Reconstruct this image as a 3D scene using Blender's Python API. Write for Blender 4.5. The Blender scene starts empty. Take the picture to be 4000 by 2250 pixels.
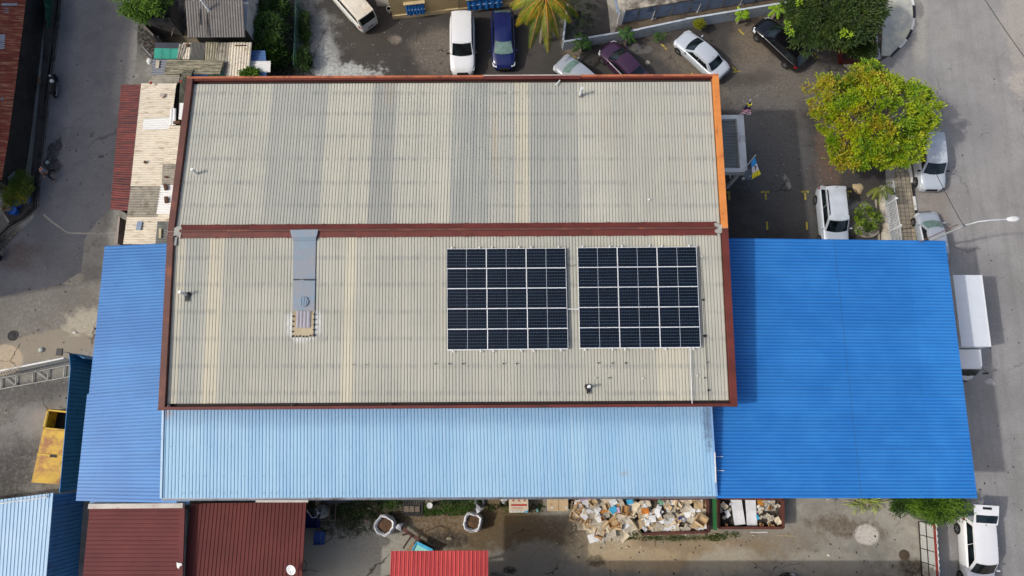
import bpy, bmesh, math, random
from mathutils import Vector, Matrix
rnd = random.Random(7)
S = bpy.context.scene
COL = S.collection
R = math.radians
# ---------------- camera ----------------
CH, CT, CF = 48.5, R(11.45), 2775.0
cam = bpy.data.cameras.new('camera'); camo = bpy.data.objects.new('camera', cam); COL.objects.link(camo)
camo.location = (0, 0, CH); camo.rotation_euler = (CT, 0, 0)
cam.sensor_width = 36; cam.lens = CF/4000*36; cam.clip_start = .5; cam.clip_end = 2000
S.camera = camo
S.render.resolution_x = 1024; S.render.resolution_y = 576
# ---------------- light ----------------
SUN_EL = 45.0; SUN_AZ = 11.0      # light travels towards +x, 9 degrees to the north
w = bpy.data.worlds.new('World'); S.world = w; w.use_nodes = True
nt = w.node_tree; bg = nt.nodes['Background']
sky = nt.nodes.new('ShaderNodeTexSky'); sky.sky_type = 'NISHITA'; sky.sun_disc = False
sky.sun_elevation = R(SUN_EL); sky.sun_rotation = R(270-SUN_AZ)
sky.air_density = 1.0; sky.dust_density = 5.0
nt.links.new(sky.outputs[0], bg.inputs[0]); bg.inputs[1].default_value = .15
sl = bpy.data.lights.new('sun', 'SUN'); sl.energy = 2.0; sl.angle = R(1.3); sl.color = (1, .965, .905)
so = bpy.data.objects.new('sun', sl); COL.objects.link(so); so.location = (-40, -10, 60)
sd = Vector((math.cos(R(SUN_AZ))*math.cos(R(SUN_EL)), math.sin(R(SUN_AZ))*math.cos(R(SUN_EL)), -math.sin(R(SUN_EL))))
so.rotation_euler = sd.to_track_quat('-Z', 'Y').to_euler()
S.view_settings.view_transform = 'Standard'; S.view_settings.look = 'None'
S.view_settings.exposure = 0.06; S.view_settings.gamma = 1
S.cycles.max_bounces = 6
# ---------------- helpers ----------------
def P(px, py, h=0.0):
    u = (px-2000)/CF; v = (1125-py)/CF
    dy = math.sin(CT)+v*math.cos(CT); dz = -math.cos(CT)+v*math.sin(CT)
    k = (CH-h)/-dz
    return Vector((u*k, dy*k, h))
def wallpt(px, py, A, B):
    """point where the sight line of a photo pixel meets the upright plane over A-B"""
    u = (px-2000)/CF; v = (1125-py)/CF
    d = Vector((u, math.sin(CT)+v*math.cos(CT), -math.cos(CT)+v*math.sin(CT)))
    n = Vector((-(B.y-A.y), B.x-A.x, 0)); o = Vector((0, 0, CH))
    return o+d*((A-o).dot(n)/d.dot(n))
def lin(c):
    return tuple((x/255/12.92 if x/255 <= .04045 else ((x/255+.055)/1.055)**2.4) for x in c)
def C(r, g, b, k=1.0):
    return tuple(min(.85, x*k/1.12) for x in lin((r, g, b)))+(1,)
W = {}
def empty(name, loc, rz=0):
    o = bpy.data.objects.new(name, None); COL.objects.link(o)
    o.location = loc; o.rotation_euler = (0, 0, rz); o.empty_display_size = .2
    W[o.name] = Vector(loc); return o
def tag(o, label=None, cat=None, group=None, kind=None):
    if label: o['label'] = label
    if cat: o['category'] = cat
    if group: o['group'] = group
    if kind: o['kind'] = kind
    return o
def thing(name, label, cat, loc=(0, 0, 0), rz=0, group=None):
    return tag(empty(name, loc, rz), label, cat, group)
def copy_tree(o, loc=None, rz=None, parent=None, label=None, cat=None, group=None):
    c = o.copy(); COL.objects.link(c); W[c.name] = Vector(loc if loc is not None else (0, 0, 0))
    if parent: c.parent = parent
    if loc is not None: c.location = loc
    if rz is not None: c.rotation_euler = (0, 0, rz)
    if label: c['label'] = label
    if group: c['group'] = group
    for ch in [x for x in bpy.data.objects if x.parent == o]:
        copy_tree(ch, parent=c)
    return c
class MB:
    def __init__(s): s.v = []; s.f = []; s.m = []; s.cm = 0
    def add(s, vs, fs):
        n = len(s.v); s.v += [tuple(x) for x in vs]
        for f in fs: s.f.append(tuple(i+n for i in f)); s.m.append(s.cm)
        return s
    def quad(s, a, b, c, d): return s.add([a, b, c, d], [(0, 1, 2, 3)])
    def box(s, c, d, rz=0, tilt=None):
        x, y, z = d[0]/2, d[1]/2, d[2]/2
        vs = [Vector((i, j, k)) for k in (-z, z) for j in (-y, y) for i in (-x, x)]
        m = Matrix.Rotation(rz, 3, 'Z')
        if tilt: m = m @ Matrix.Rotation(tilt[0], 3, 'X') @ Matrix.Rotation(tilt[1], 3, 'Y')
        vs = [m @ v+Vector(c) for v in vs]
        return s.add(vs, [(0, 2, 3, 1), (4, 5, 7, 6), (0, 1, 5, 4), (2, 6, 7, 3), (0, 4, 6, 2), (1, 3, 7, 5)])
    def bar(s, a, b, w_, h_):
        """box beam from a to b, width across, height up, b and a on the centre line"""
        a = Vector(a); b = Vector(b); d = (b-a).normalized()
        u = d.cross(Vector((0, 0, 1)))
        if u.length < 1e-4: u = Vector((1, 0, 0))
        u.normalize(); n = u.cross(d).normalized()
        vs = [p+u*i*w_/2+n*j*h_/2 for p in (a, b) for j in (-1, 1) for i in (-1, 1)]
        return s.add(vs, [(0, 1, 3, 2), (4, 6, 7, 5), (0, 4, 5, 1), (2, 3, 7, 6), (0, 2, 6, 4), (1, 5, 7, 3)])
    def prism(s, pts, z0, z1):
        n = len(pts)
        vs = [(p[0], p[1], z0) for p in pts]+[(p[0], p[1], z1) for p in pts]
        fs = [tuple(range(n, 2*n)), tuple(reversed(range(n)))]
        fs += [(i, (i+1) % n, n+(i+1) % n, n+i) for i in range(n)]
        return s.add(vs, fs)
    def slab(s, tops, th):
        """polygon with its own heights, thickened downwards"""
        n = len(tops)
        vs = [tuple(p) for p in tops]+[(p[0], p[1], p[2]-th) for p in tops]
        fs = [tuple(range(n)), tuple(reversed(range(n, 2*n)))]
        fs += [(i, n+i, n+(i+1) % n, (i+1) % n) for i in range(n)]
        return s.add(vs, fs)
    def tube(s, pts, r, n=8, cap=True):
        pts = [Vector(p) for p in pts]; rr = r if isinstance(r, (list, tuple)) else [r]*len(pts)
        base = len(s.v); prev = None
        for i, p in enumerate(pts):
            d = (pts[min(i+1, len(pts)-1)]-pts[max(i-1, 0)]).normalized()
            if prev is None:
                u = d.cross(Vector((0, 0, 1)))
                if u.length < 1e-3: u = Vector((1, 0, 0))
            else: u = prev-d*prev.dot(d)
            u.normalize(); prev = u; q = d.cross(u)
            for k in range(n):
                a = 2*math.pi*k/n; s.v.append(tuple(p+(u*math.cos(a)+q*math.sin(a))*rr[i]))
        for i in range(len(pts)-1):
            for k in range(n):
                s.f.append((base+i*n+k, base+i*n+(k+1) % n, base+(i+1)*n+(k+1) % n, base+(i+1)*n+k)); s.m.append(s.cm)
        if cap:
            s.f.append(tuple(reversed(range(base, base+n)))); s.m.append(s.cm)
            e = base+(len(pts)-1)*n; s.f.append(tuple(range(e, e+n))); s.m.append(s.cm)
        return s
    def lathe(s, prof, c=(0, 0, 0), n=20, ax='Z', jit=0):
        base = len(s.v); c = Vector(c)
        for (r, z) in prof:
            for k in range(n):
                a = 2*math.pi*k/n; q = r*(1+jit*math.sin(3*a+z*7)+jit*.6*math.sin(5*a+2))
                p = Vector((q*math.cos(a), q*math.sin(a), z))
                if ax == 'X': p = Vector((z, p.x, p.y))
                if ax == 'Y': p = Vector((p.x, z, p.y))
                s.v.append(tuple(p+c))
        for i in range(len(prof)-1):
            for k in range(n):
                s.f.append((base+i*n+k, base+i*n+(k+1) % n, base+(i+1)*n+(k+1) % n, base+(i+1)*n+k)); s.m.append(s.cm)
        for i, rev in ((0, True), (len(prof)-1, False)):
            if prof[i][0] > 1e-4:
                q = list(range(base+i*n, base+i*n+n)); s.f.append(tuple(reversed(q) if rev else q)); s.m.append(s.cm)
        return s
    def corr(s, A, B, Cc, D, period, prof, rows=2, sag=0, th=0):
        """corrugated sheet: A-B crosses the ribs, A-D follows them"""
        A, B, Cc, D = [Vector(x) for x in (A, B, Cc, D)]
        n = max(1, round((B-A).length/period)); ts = []
        for i in range(n):
            for (u, h) in prof: ts.append(((i+u)/n, h))
        ts.append((1.0, prof[0][1]))
        nrm = (B-A).cross(D-A).normalized()
        if nrm.z < 0: nrm = -nrm
        base = len(s.v); m = len(ts)
        for r in range(rows):
            v = r/(rows-1)
            for (t, h) in ts:
                p = A.lerp(B, t).lerp(D.lerp(Cc, t), v)+nrm*h
                if sag: p = p+nrm*sag*(math.sin(t*37+v*11)+math.sin(t*13-v*17))*.5
                s.v.append(tuple(p))
        for r in range(rows-1):
            for i in range(m-1):
                s.f.append((base+r*m+i, base+r*m+i+1, base+(r+1)*m+i+1, base+(r+1)*m+i)); s.m.append(s.cm)
        return s
def shade(me, ang=35):
    me.polygons.foreach_set('use_smooth', [True]*len(me.polygons))
    me.set_sharp_from_angle(angle=R(ang))
def part(name, mb, mat, parent=None, smooth=None, label=None, kind=None):
    me = bpy.data.meshes.new(name)
    o0 = W[parent.name] if parent else Vector((0, 0, 0))
    if o0.length > 1e-9: vs = [(x-o0.x, y-o0.y, z-o0.z) for x, y, z in mb.v]
    else: vs = mb.v
    me.from_pydata(vs, [], mb.f)
    mats = mat if isinstance(mat, (list, tuple)) else [mat]
    for m in mats: me.materials.append(m)
    if len(mats) > 1: me.polygons.foreach_set('material_index', mb.m)
    bm_ = bmesh.new(); bm_.from_mesh(me)
    if not getattr(mb, 'open', False): bmesh.ops.recalc_face_normals(bm_, faces=bm_.faces)
    bm_.to_mesh(me); bm_.free()
    if smooth: shade(me, smooth)
    o = bpy.data.objects.new(name, me); COL.objects.link(o)
    if parent: o.parent = parent
    W[o.name] = Vector(o0)
    if label: o['label'] = label
    if kind: o['kind'] = kind
    return o
def solo(name, mb, mat, label, cat, group=None, smooth=None, kind=None, base=None):
    """a thing that is one mesh, origin at its base"""
    xs = [v[0] for v in mb.v]; ys = [v[1] for v in mb.v]; zs = [v[2] for v in mb.v]
    b = Vector(((min(xs)+max(xs))/2, (min(ys)+max(ys))/2, min(zs)))
    mb.v = [(x-b.x, y-b.y, z-b.z) for x, y, z in mb.v]
    o = part(name, mb, mat, None, smooth); o.location = b; W[o.name] = b
    return tag(o, label, cat, group, kind)
# ---------------- material DSL ----------------
class NT:
    def __init__(s, name):
        s.m = bpy.data.materials.new(name); s.m.use_nodes = True; s.t = s.m.node_tree
        s.b = s.t.nodes['Principled BSDF']; s._pos = None; s._noise = {}
    def n(s, kind, **kw):
        x = s.t.nodes.new('ShaderNode'+kind)
        for k, v in kw.items(): setattr(x, k, v)
        return x
    def set(s, sock, v):
        if hasattr(v, 'is_output') or isinstance(v, bpy.types.NodeSocket): s.t.links.new(v, sock)
        else: sock.default_value = v
    def pos(s, local=False):
        if s._pos is None:
            s._pos = s.n('TexCoord').outputs['Object'] if local else s.n('NewGeometry').outputs['Position']
        return s._pos
    def math(s, op, a, b=0.0, c=None, clamp=False):
        x = s.n('Math', operation=op, use_clamp=clamp); s.set(x.inputs[0], a); s.set(x.inputs[1], b)
        if c is not None: s.set(x.inputs[2], c)
        return x.outputs[0]
    def vmul(s, v, k):
        x = s.n('VectorMath', operation='MULTIPLY'); s.set(x.inputs[0], v); x.inputs[1].default_value = k; return x.outputs[0]
    def noise(s, scale, detail=4, rough=.55, vec=None, stretch=None):
        key = (scale, detail, rough, stretch) if vec is None else None
        if key and key in s._noise: return s._noise[key]
        x = s.n('TexNoise'); v = vec if vec is not None else s.pos()
        if stretch: v = s.vmul(v, stretch)
        s.set(x.inputs['Vector'], v); x.inputs['Scale'].default_value = scale
        x.inputs['Detail'].default_value = detail; x.inputs['Roughness'].default_value = rough
        if key: s._noise[key] = x.outputs[0]
        return x.outputs[0]
    def ramp(s, v, a, b, lo=0.0, hi=1.0):
        x = s.n('MapRange'); x.interpolation_type = 'SMOOTHSTEP'
        s.set(x.inputs[0], v); x.inputs[1].default_value = a; x.inputs[2].default_value = b
        x.inputs[3].default_value = lo; x.inputs[4].default_value = hi; return x.outputs[0]
    def mix(s, f, a, b, mode='MIX'):
        x = s.n('Mix', data_type='RGBA', blend_type=mode); s.set(x.inputs[0], f); s.set(x.inputs[6], a); s.set(x.inputs[7], b)
        return x.outputs[2]
    def sep(s):
        x = s.n('SeparateXYZ'); s.set(x.inputs[0], s.pos()); return x.outputs
    def col(s, c): s.set(s.b.inputs['Base Color'], c)
    def rough(s, v): s.set(s.b.inputs['Roughness'], v)
    def bump(s, h, dist=.02, st=1.0):
        x = s.n('Bump'); x.inputs['Distance'].default_value = dist; x.inputs['Strength'].default_value = st
        s.set(x.inputs['Height'], h); s.t.links.new(x.outputs[0], s.b.inputs['Normal'])
    def blob(s, cur, px, py, rx, ry, color, ang=0, edge=.35, amp=.5, st=1.0, ns=None, h=0.0):
        """soft-edged stain or tone patch at a place; rx, ry in metres"""
        c = P(px, py, h); ns = ns or round(max(.5, min(3.5, .95/min(rx, ry))), 1)
        v = s.n('VectorMath', operation='SUBTRACT'); s.set(v.inputs[0], s.pos()); v.inputs[1].default_value = c
        r = s.n('VectorRotate'); r.rotation_type = 'Z_AXIS'; s.set(r.inputs['Vector'], v.outputs[0]); r.inputs['Angle'].default_value = -R(ang)
        l = s.n('VectorMath', operation='LENGTH'); s.set(l.inputs[0], s.vmul(r.outputs[0], (1/rx, 1/ry, 0)))
        d = s.math('ADD', l.outputs['Value'], s.math('MULTIPLY', s.math('SUBTRACT', s.noise(ns, 6, .65), .5), amp*4))
        g = s.math('MULTIPLY', s.ramp(d, 1+edge, 1-edge, 0, st), s.ramp(s.noise(4.5, 7, .8), .36, .56, .45, 1))
        return s.mix(g, cur, color)
    def cracks(s, cur, scale, color, width=.012, amt=.8):
        v = s.n('VectorMath', operation='ADD'); nz = s.n('TexNoise'); s.set(nz.inputs['Vector'], s.pos()); nz.inputs['Scale'].default_value = 1.6; nz.inputs['Detail'].default_value = 6
        s.set(v.inputs[0], s.pos()); s.set(v.inputs[1], s.vmul(nz.outputs['Color'], (1.1, 1.1, 0)))
        x = s.n('TexVoronoi', feature='DISTANCE_TO_EDGE'); s.set(x.inputs['Vector'], v.outputs[0]); x.inputs['Scale'].default_value = scale
        f = s.math('MULTIPLY', s.ramp(x.outputs['Distance'], width, width*.25), s.ramp(s.noise(.3, 3, .6), .5, .6, 0, amt))
        return s.mix(f, cur, color)
MATS = {}
def mat(name, base, rough=.6, metal=0.0, var=.12, scale=1.2, fine=.08, dirt=None, dirt_amt=.5, dscale=.9, bump=0, local=False, spec=.5, coat=0, island=0, stretch=None):
    if name in MATS: return MATS[name]
    s = NT(name); s.pos(local)
    a = tuple(x*(1-var) for x in base[:3])+(1,); b = tuple(min(.9, x*(1+var)) for x in base[:3])+(1,)
    c = s.mix(s.ramp(s.noise(scale, 5, .6), .3, .7), a, b)
    if fine: c = s.mix(s.ramp(s.noise(scale*14, 3, .7), .3, .7, 0, fine*2), c, tuple(x*.55 for x in base[:3])+(1,))
    if dirt: c = s.mix(s.ramp(s.noise(dscale, 8, .7, stretch=stretch), .62-dirt_amt*.25, .78-dirt_amt*.2), c, dirt)
    if island:
        g = s.n('NewGeometry').outputs['Random Per Island']
        c = s.mix(s.ramp(g, 0, 1, 0, island), c, tuple(x*.35 for x in base[:3])+(1,))
    s.col(c); s.rough(rough); s.b.inputs['Metallic'].default_value = metal
    s.b.inputs['Specular IOR Level'].default_value = spec
    if coat: s.b.inputs['Coat Weight'].default_value = coat; s.b.inputs['Coat Roughness'].default_value = .05
    if bump: s.bump(s.noise(scale*14, 4, .7), bump)
    MATS[name] = s.m; return s.m
# ================= SETTING: ground, yards, roads =================
def sheet(name, poly, z, m):
    """flat sheet; poly = world xy points"""
    mb = MB(); mb.add([(p[0], p[1], z) for p in poly], [tuple(range(len(poly)))])
    o = part(name, mb, m); tag(o, kind='structure'); return o
def PG(*pts): return [P(x, y) for x, y in pts]
def ground_mat():
    s = NT('yard_concrete')
    n1 = s.noise(.22, 7, .6); n2 = s.noise(1.3, 8, .7); n3 = s.noise(14, 4, .75)
    c = s.mix(s.ramp(n1, .35, .65), C(136, 134, 126), C(164, 161, 152))
    c = s.mix(s.ramp(n2, .48, .72, 0, .55), c, C(112, 104, 90))
    m1 = s.noise(.75, 8, .75); c = s.mix(s.ramp(m1, .52, .66, 0, .45), c, C(190, 187, 176)); c = s.mix(s.ramp(m1, .46, .34, 0, .5), c, C(104, 98, 86))
    B = s.blob
    c = B(c, 1750, 2080, 8.5, 1.9, C(104, 84, 56), -4, .45, .35, .95)          # bare soil in front of the bags
    c = B(c, 1990, 2060, 2.6, 2.4, C(112, 92, 62), 0, .4, .3, .9)
    c = B(c, 1360, 2000, 3.8, 2.0, C(44, 48, 28), 0, .35, .35, .95)            # weeds and litter
    c = B(c, 1420, 2180, 4.6, 2.0, C(168, 166, 156), 0, .3, .4, .9)  # pale concrete, brightened to lift the brown roof's shade
    c = B(c, 1240, 2200, 1.4, 3.0, C(150, 148, 140), 0, .4, .3, .8)
    c = B(c, 2150, 2110, 4.2, 1.5, C(98, 88, 72), 0, .4, .4, .8)
    c = B(c, 2160, 2190, 5.2, 1.1, C(150, 148, 140), 0, .3, .5, .8)
    c = B(c, 2360, 2110, 2.2, 1.6, C(206, 190, 158), 0, .35, .45, .95)
    c = B(c, 2700, 2150, 5.0, 1.1, C(160, 136, 100), 0, .5, .5, .8)
    c = B(c, 2500, 2190, 3.0, .8, C(196, 176, 142), 0, .3, .5, .7)
    c = B(c, 2650, 2100, 2.6, .22, C(74, 78, 44), 0, .5, .6, .8)
    c = B(c, 1740, 2108, 1.5, .5, C(62, 58, 52), 0, .4, .5, .9)  # cast shadow of the scrap painted into the soil colour
    c = B(c, 2330, 2190, .6, .35, C(70, 60, 50), 0, .4, .6, .8)
    c = B(c, 1990, 2228, .45, .22, C(26, 24, 22), 0, .3, .4, .9)
    c = B(c, 2820, 2190, 2.0, .9, C(186, 180, 162), 10, .3, .5, .8)
    c = B(c, 3300, 2060, 2.3, .6, C(96, 82, 66), -8, .4, .6, .8)
    c = B(c, 3060, 2120, 2.8, 1.0, C(128, 116, 96), 0, .5, .5, .6)
    c = B(c, 3385, 2088, .78, .62, C(212, 208, 200), 0, .18, .12, .95)         # spilled cement
    c = B(c, 3200, 2205, 2.2, .8, C(172, 166, 152), 0, .3, .5, .7)
    c = B(c, 3560, 2215, 1.0, .5, C(78, 70, 56), 0, .4, .5, .8)
    # west yard
    c = B(c, 150, 1240, 7.0, 2.6, C(116, 111, 104), 8, .4, .4, .85)
    c = B(c, 210, 1345, 4.4, 1.0, C(156, 146, 128), 10, .15, .2, .9, 1.5)
    c = B(c, 15, 1410, 1.3, 1.1, C(196, 178, 152), 0, .08, .05, .9)
    c = B(c, 330, 1255, 1.3, .9, C(188, 180, 160), 12, .35, .7, .85)
    c = B(c, 280, 1085, .9, .4, C(176, 168, 150), 0, .35, .7, .8)
    c = B(c, 120, 1530, 4.2, .8, C(60, 60, 64), 8, .6, .4, .85)
    c = B(c, 120, 1700, 4.0, 3.2, C(100, 97, 93), 0, .4, .5, .9)
    c = B(c, 120, 1640, 1.0, .9, C(150, 148, 146), 30, .6, .9, .6)
    c = B(c, 90, 1790, .9, 1.3, C(152, 150, 148), -20, .6, .9, .6)
    c = B(c, 30, 1720, .7, 1.2, C(146, 142, 140), 10, .6, .9, .6)
    c = B(c, 40, 1850, 2.0, 2.2, C(70, 68, 68), 0, .6, .5, .9)
    c = B(c, 230, 1690, 1.5, 2.0, C(158, 150, 140), 20, .5, .6, .7)
    c = B(c, 60, 960, 2.4, 1.8, C(66, 50, 34), 0, .6, .5, .8)
    # yard behind the sheds (north west) and garden
    c = B(c, 1060, 150, 4.0, 6.5, C(30, 34, 20), 0, .3, .2, .97)
    c = B(c, 640, 90, 2.6, 3.2, C(34, 34, 32), 0, .3, .1, .97)
    c = B(c, 760, 150, 2.6, .8, C(120, 106, 82), 0, .3, .4, .9)
    c = B(c, 2270, 90, 1.9, 3.0, C(38, 36, 24), 0, .3, .2, .97)
    c = B(c, 3330, 720, 1.3, 4.2, C(96, 84, 72), 0, .3, .2, .8)
    c = B(c, 3350, 740, .9, .9, C(196, 176, 140), 0, .3, .5, .9)
    c = s.mix(s.ramp(n3, .4, .8, 0, .35), c, C(90, 84, 72))
    c = s.cracks(c, .22, C(60, 54, 46)); s.col(c); s.rough(.92); s.bump(n2, .03); s.b.inputs['Specular IOR Level'].default_value = .2
    return s.m
def asphalt_mat(name, lo, hi, spec_c, blobs=(), streak=False, fine=.5):
    s = NT(name)
    n1 = s.noise(.28, 6, .6); n2 = s.noise(1.6, 7, .7); n3 = s.noise(15, 4, .85)
    c = s.mix(s.ramp(n1, .35, .65), lo, hi)
    c = s.mix(s.ramp(n2, .45, .75, 0, .45), c, tuple(x*.6 for x in lo[:3])+(1,))
    if streak:
        st = s.noise(1.0, 5, .6, stretch=(1.6, .05, 1)); c = s.mix(s.ramp(st, .4, .7, 0, .35), c, tuple(x*.6 for x in lo[:3])+(1,))
    for b in blobs: c = s.blob(c, *b[:5], **(b[5] if len(b) > 5 else {}))
    c = s.mix(s.ramp(n3, .4, .8, 0, fine), c, spec_c)
    n5 = s.noise(8, 3, .8); c = s.mix(s.ramp(n5, .35, .65, 0, .3), c, tuple(x*.6 for x in lo[:3])+(1,)); m1 = s.noise(.8, 8, .75); c = s.mix(s.ramp(m1, .53, .68, 0, .3), c, tuple(min(.8, x*1.3) for x in hi[:3])+(1,))
    n4 = s.noise(5, 6, .8); c = s.mix(s.ramp(n4, .6, .74, 0, .3), c, tuple(x*.5 for x in lo[:3])+(1,))
    c = s.cracks(c, .16, tuple(x*.5 for x in lo[:3])+(1,), .008, .6); s.col(c); s.rough(.9); s.bump(n3, .01); s.b.inputs['Specular IOR Level'].default_value = .25
    return s.m
g = MB(); g.add([(-600, -500, 0), (600, -500, 0), (600, 700, 0), (-600, 700, 0)], [(0, 1, 2, 3)])
tag(part('ground', g, ground_mat()), kind='structure')
pw = C(214, 218, 214)
yard = asphalt_mat('yard_asphalt', C(62, 60, 58), C(78, 75, 72), C(110, 105, 98), [
    (1240, 180, 1.9, 1.9, pw, dict(edge=.35, amp=.75, st=.92)), (1340, 285, 2.7, .75, pw, dict(edge=.35, amp=.85, st=.92)),
    (1190, 90, 1.2, 4.0, C(150, 150, 146), dict(edge=.4, amp=.8, st=.8)),
    (1700, 210, 1.8, 1.9, C(128, 120, 110), dict(edge=.35, amp=.4, st=.8)), (1540, 155, .5, .35, C(172, 160, 146), dict(edge=.4, amp=.6, st=.8)),
    (1400, 130, 2.6, 2.0, C(74, 68, 62), dict(edge=.5, amp=.5, st=.8)),
    (2230, 150, .7, 2.4, C(150, 138, 118), dict(edge=.4, amp=.6, st=.7)),
    (2500, 192, .9, .42, C(112, 110, 108), dict(edge=.15, amp=.3, st=.95)),
    (2700, 260, 3.4, 1.0, C(132, 122, 106), dict(edge=.5, amp=.5, st=.7, ang=-40)),
    (2950, 180, 1.6, 2.4, C(138, 124, 104), dict(edge=.5, amp=.5, st=.7)),
    (3050, 330, 5.2, 2.2, C(122, 116, 108), dict(edge=.5, amp=.4, st=.9)), (3000, 560, 2.6, 3.4, C(112, 112, 112), dict(edge=.4, amp=.3, st=.8)),
    (2900, 315, 1.2, .5, C(72, 66, 60), dict(edge=.5, amp=.5, st=.7)), (2975, 300, 1.0, .6, C(70, 64, 58), dict(edge=.5, amp=.5, st=.6)),
    (3240, 560, 1.0, 4.6, C(116, 96, 82), dict(edge=.25, amp=.2, st=.85, ang=-6)),
    (3060, 700, 2.8, 4.2, C(100, 102, 104), dict(edge=.5, amp=.4, st=.6)),  # lighter tone painted in to lift the warehouse's shade
    (3075, 710, .18, .5, C(170, 168, 162), dict(edge=.3, amp=.6, st=.9, ang=20)),
    (3345, 850, 1.3, 1.1, C(176, 176, 172), dict(edge=.3, amp=.5, st=.9)),
    (3400, 250, 1.4, 1.0, C(120, 112, 100), dict(edge=.5, amp=.5, st=.6))])
sheet('parking_yard', PG((1150, -160), (3480, -160), (3478, 230), (3440, 300), (3460, 700), (3500, 1250), (2000, 1250), (1150, 500)), .004, yard)
road = asphalt_mat('road_asphalt', C(140, 138, 136), C(160, 158, 156), C(186, 184, 180), [
    (3830, 520, 1.6, 3.4, C(140, 138, 138), dict(edge=.5, amp=.5, st=.4)),
    (3590, 90, .55, 4.6, C(176, 172, 158), dict(edge=.5, amp=.4, st=.8, ang=-6)), (3588, 35, .42, .75, C(112, 110, 108), dict(edge=.25, amp=.2, st=.9)),
    (3690, 130, 1.2, 1.2, C(168, 164, 158), dict(edge=.6, amp=.6, st=.6)),
    (3990, 120, 1.4, 4.5, C(176, 168, 156), dict(edge=.4, amp=.6, st=.7)), (3975, 330, .7, 1.0, C(190, 180, 168), dict(edge=.3, amp=.8, st=.7)),
    (3640, 800, 1.2, 3.6, C(136, 124, 110), dict(edge=.5, amp=.3, st=.75)),
    (3868, 1490, .3, .22, C(200, 200, 200), dict(edge=.3, amp=1.0, st=.8)),
    (3600, 270, 1.4, 1.0, C(140, 140, 140), dict(edge=.5, amp=.5, st=.6))], streak=True)
sheet('road', [P(3440, 240)[:2]]+[p[:2] for p in PG((3520, 190), (3545, 120), (3540, 40), (3520, -160), (4700, -160), (5400, 2600), (3640, 2600), (3600, 1960), (3575, 1000), (3545, 690), (3480, 380))], .008, road)
lane = asphalt_mat('lane_asphalt', C(112, 112, 113), C(132, 131, 132), C(160, 158, 158), [
    (210, 590, .5, .95, C(26, 24, 24), dict(edge=.15, amp=.6, st=.95, ang=-15, ns=1.2)), (190, 650, .8, .7, C(30, 28, 28), dict(edge=.2, amp=.6, st=.95, ns=1.2)),
    (394, 611, .24, .13, C(70, 70, 68), dict(edge=.15, amp=.1, st=.95)), (360, 525, .16, .2, C(86, 86, 84), dict(edge=.4, amp=.5, st=.9)),
    (480, 275, .35, .35, C(80, 80, 80), dict(edge=.6, amp=.9, st=.7)), (410, 855, .12, .12, C(80, 80, 80), dict(edge=.3, amp=.3, st=.8)),
    (500, 280, .9, 4.0, C(170, 166, 156), dict(edge=.5, amp=.3, st=.7)),
    (70, 1000, 1.5, 1.0, C(92, 70, 54), dict(edge=.6, amp=.5, st=.7)), (330, 1000, 1.6, .9, C(120, 118, 116), dict(edge=.6, amp=.5, st=.6))], fine=.35)
sheet('lane', PG((245, -160), (545, -160), (535, 200), (490, 560), (475, 720), (455, 800), (390, 850), (330, 935), (318, 1060), (240, 1110), (0, 1160), (-300, 1200), (-300, 1040), (0, 985), (130, 852), (170, 560), (205, 320)), .004, lane)  # sheet ends along the tower's shadow edge, so its darker colour paints shade too
# concrete mortar line across the lane end, kerb line and drains
m_conc = mat('pale_concrete', C(170, 164, 150), .9, dirt=C(90, 84, 72), bump=.02)
m_dconc = mat('dark_concrete', C(112, 106, 100), .9, dirt=C(48, 46, 44), bump=.02)
m_black = mat('drain_black', C(16, 16, 18), .7)
mb = MB(); pts = PG((170, 838), (205, 868), (250, 900), (268, 910), (330, 912), (400, 912), (500, 905))
for a, b in zip(pts, pts[1:]): mb.bar(a+Vector((0, 0, .009)), b+Vector((0, 0, .009)), .12, .012)
tag(part('mortar_strip', mb, m_conc), kind='structure')
mb = MB(); dr = [(245, -60), (235, 0), (215, 180), (192, 330), (168, 560), (150, 700), (140, 812), (95, 852), (40, 882), (-40, 960)]
mk = MB()
for a, b in zip(dr, dr[1:]):
    A, B = P(*a), P(*b); mb.bar(A+Vector((0, 0, .006)), B+Vector((0, 0, .006)), .16, .012)
    n_ = (B-A).normalized().cross(Vector((0, 0, 1)))
    for sgn, wd in ((-1, .1), (1, .12)): mk.bar(A+n_*sgn*.14+Vector((0, 0, .02)), B+n_*sgn*.14+Vector((0, 0, .02)), wd, .06)
tag(part('roadside_drain', mb, m_black), kind='structure'); tag(part('drain_edge', mk, m_dconc), kind='structure')
m_walk = mat('dark_walkway', C(74, 70, 66), .9, dirt=C(34, 32, 30))
mb = MB(); mb.slab([p+Vector((0, 0, .05)) for p in PG((237, 0), (217, 180), (194, 330), (170, 560), (152, 700), (142, 808), (92, 850), (38, 878), (18, 830), (120, 700), (135, 560), (170, 200), (180, -80), (245, -80))], .08)
tag(part('walkway', mb, m_walk), kind='structure')
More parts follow.
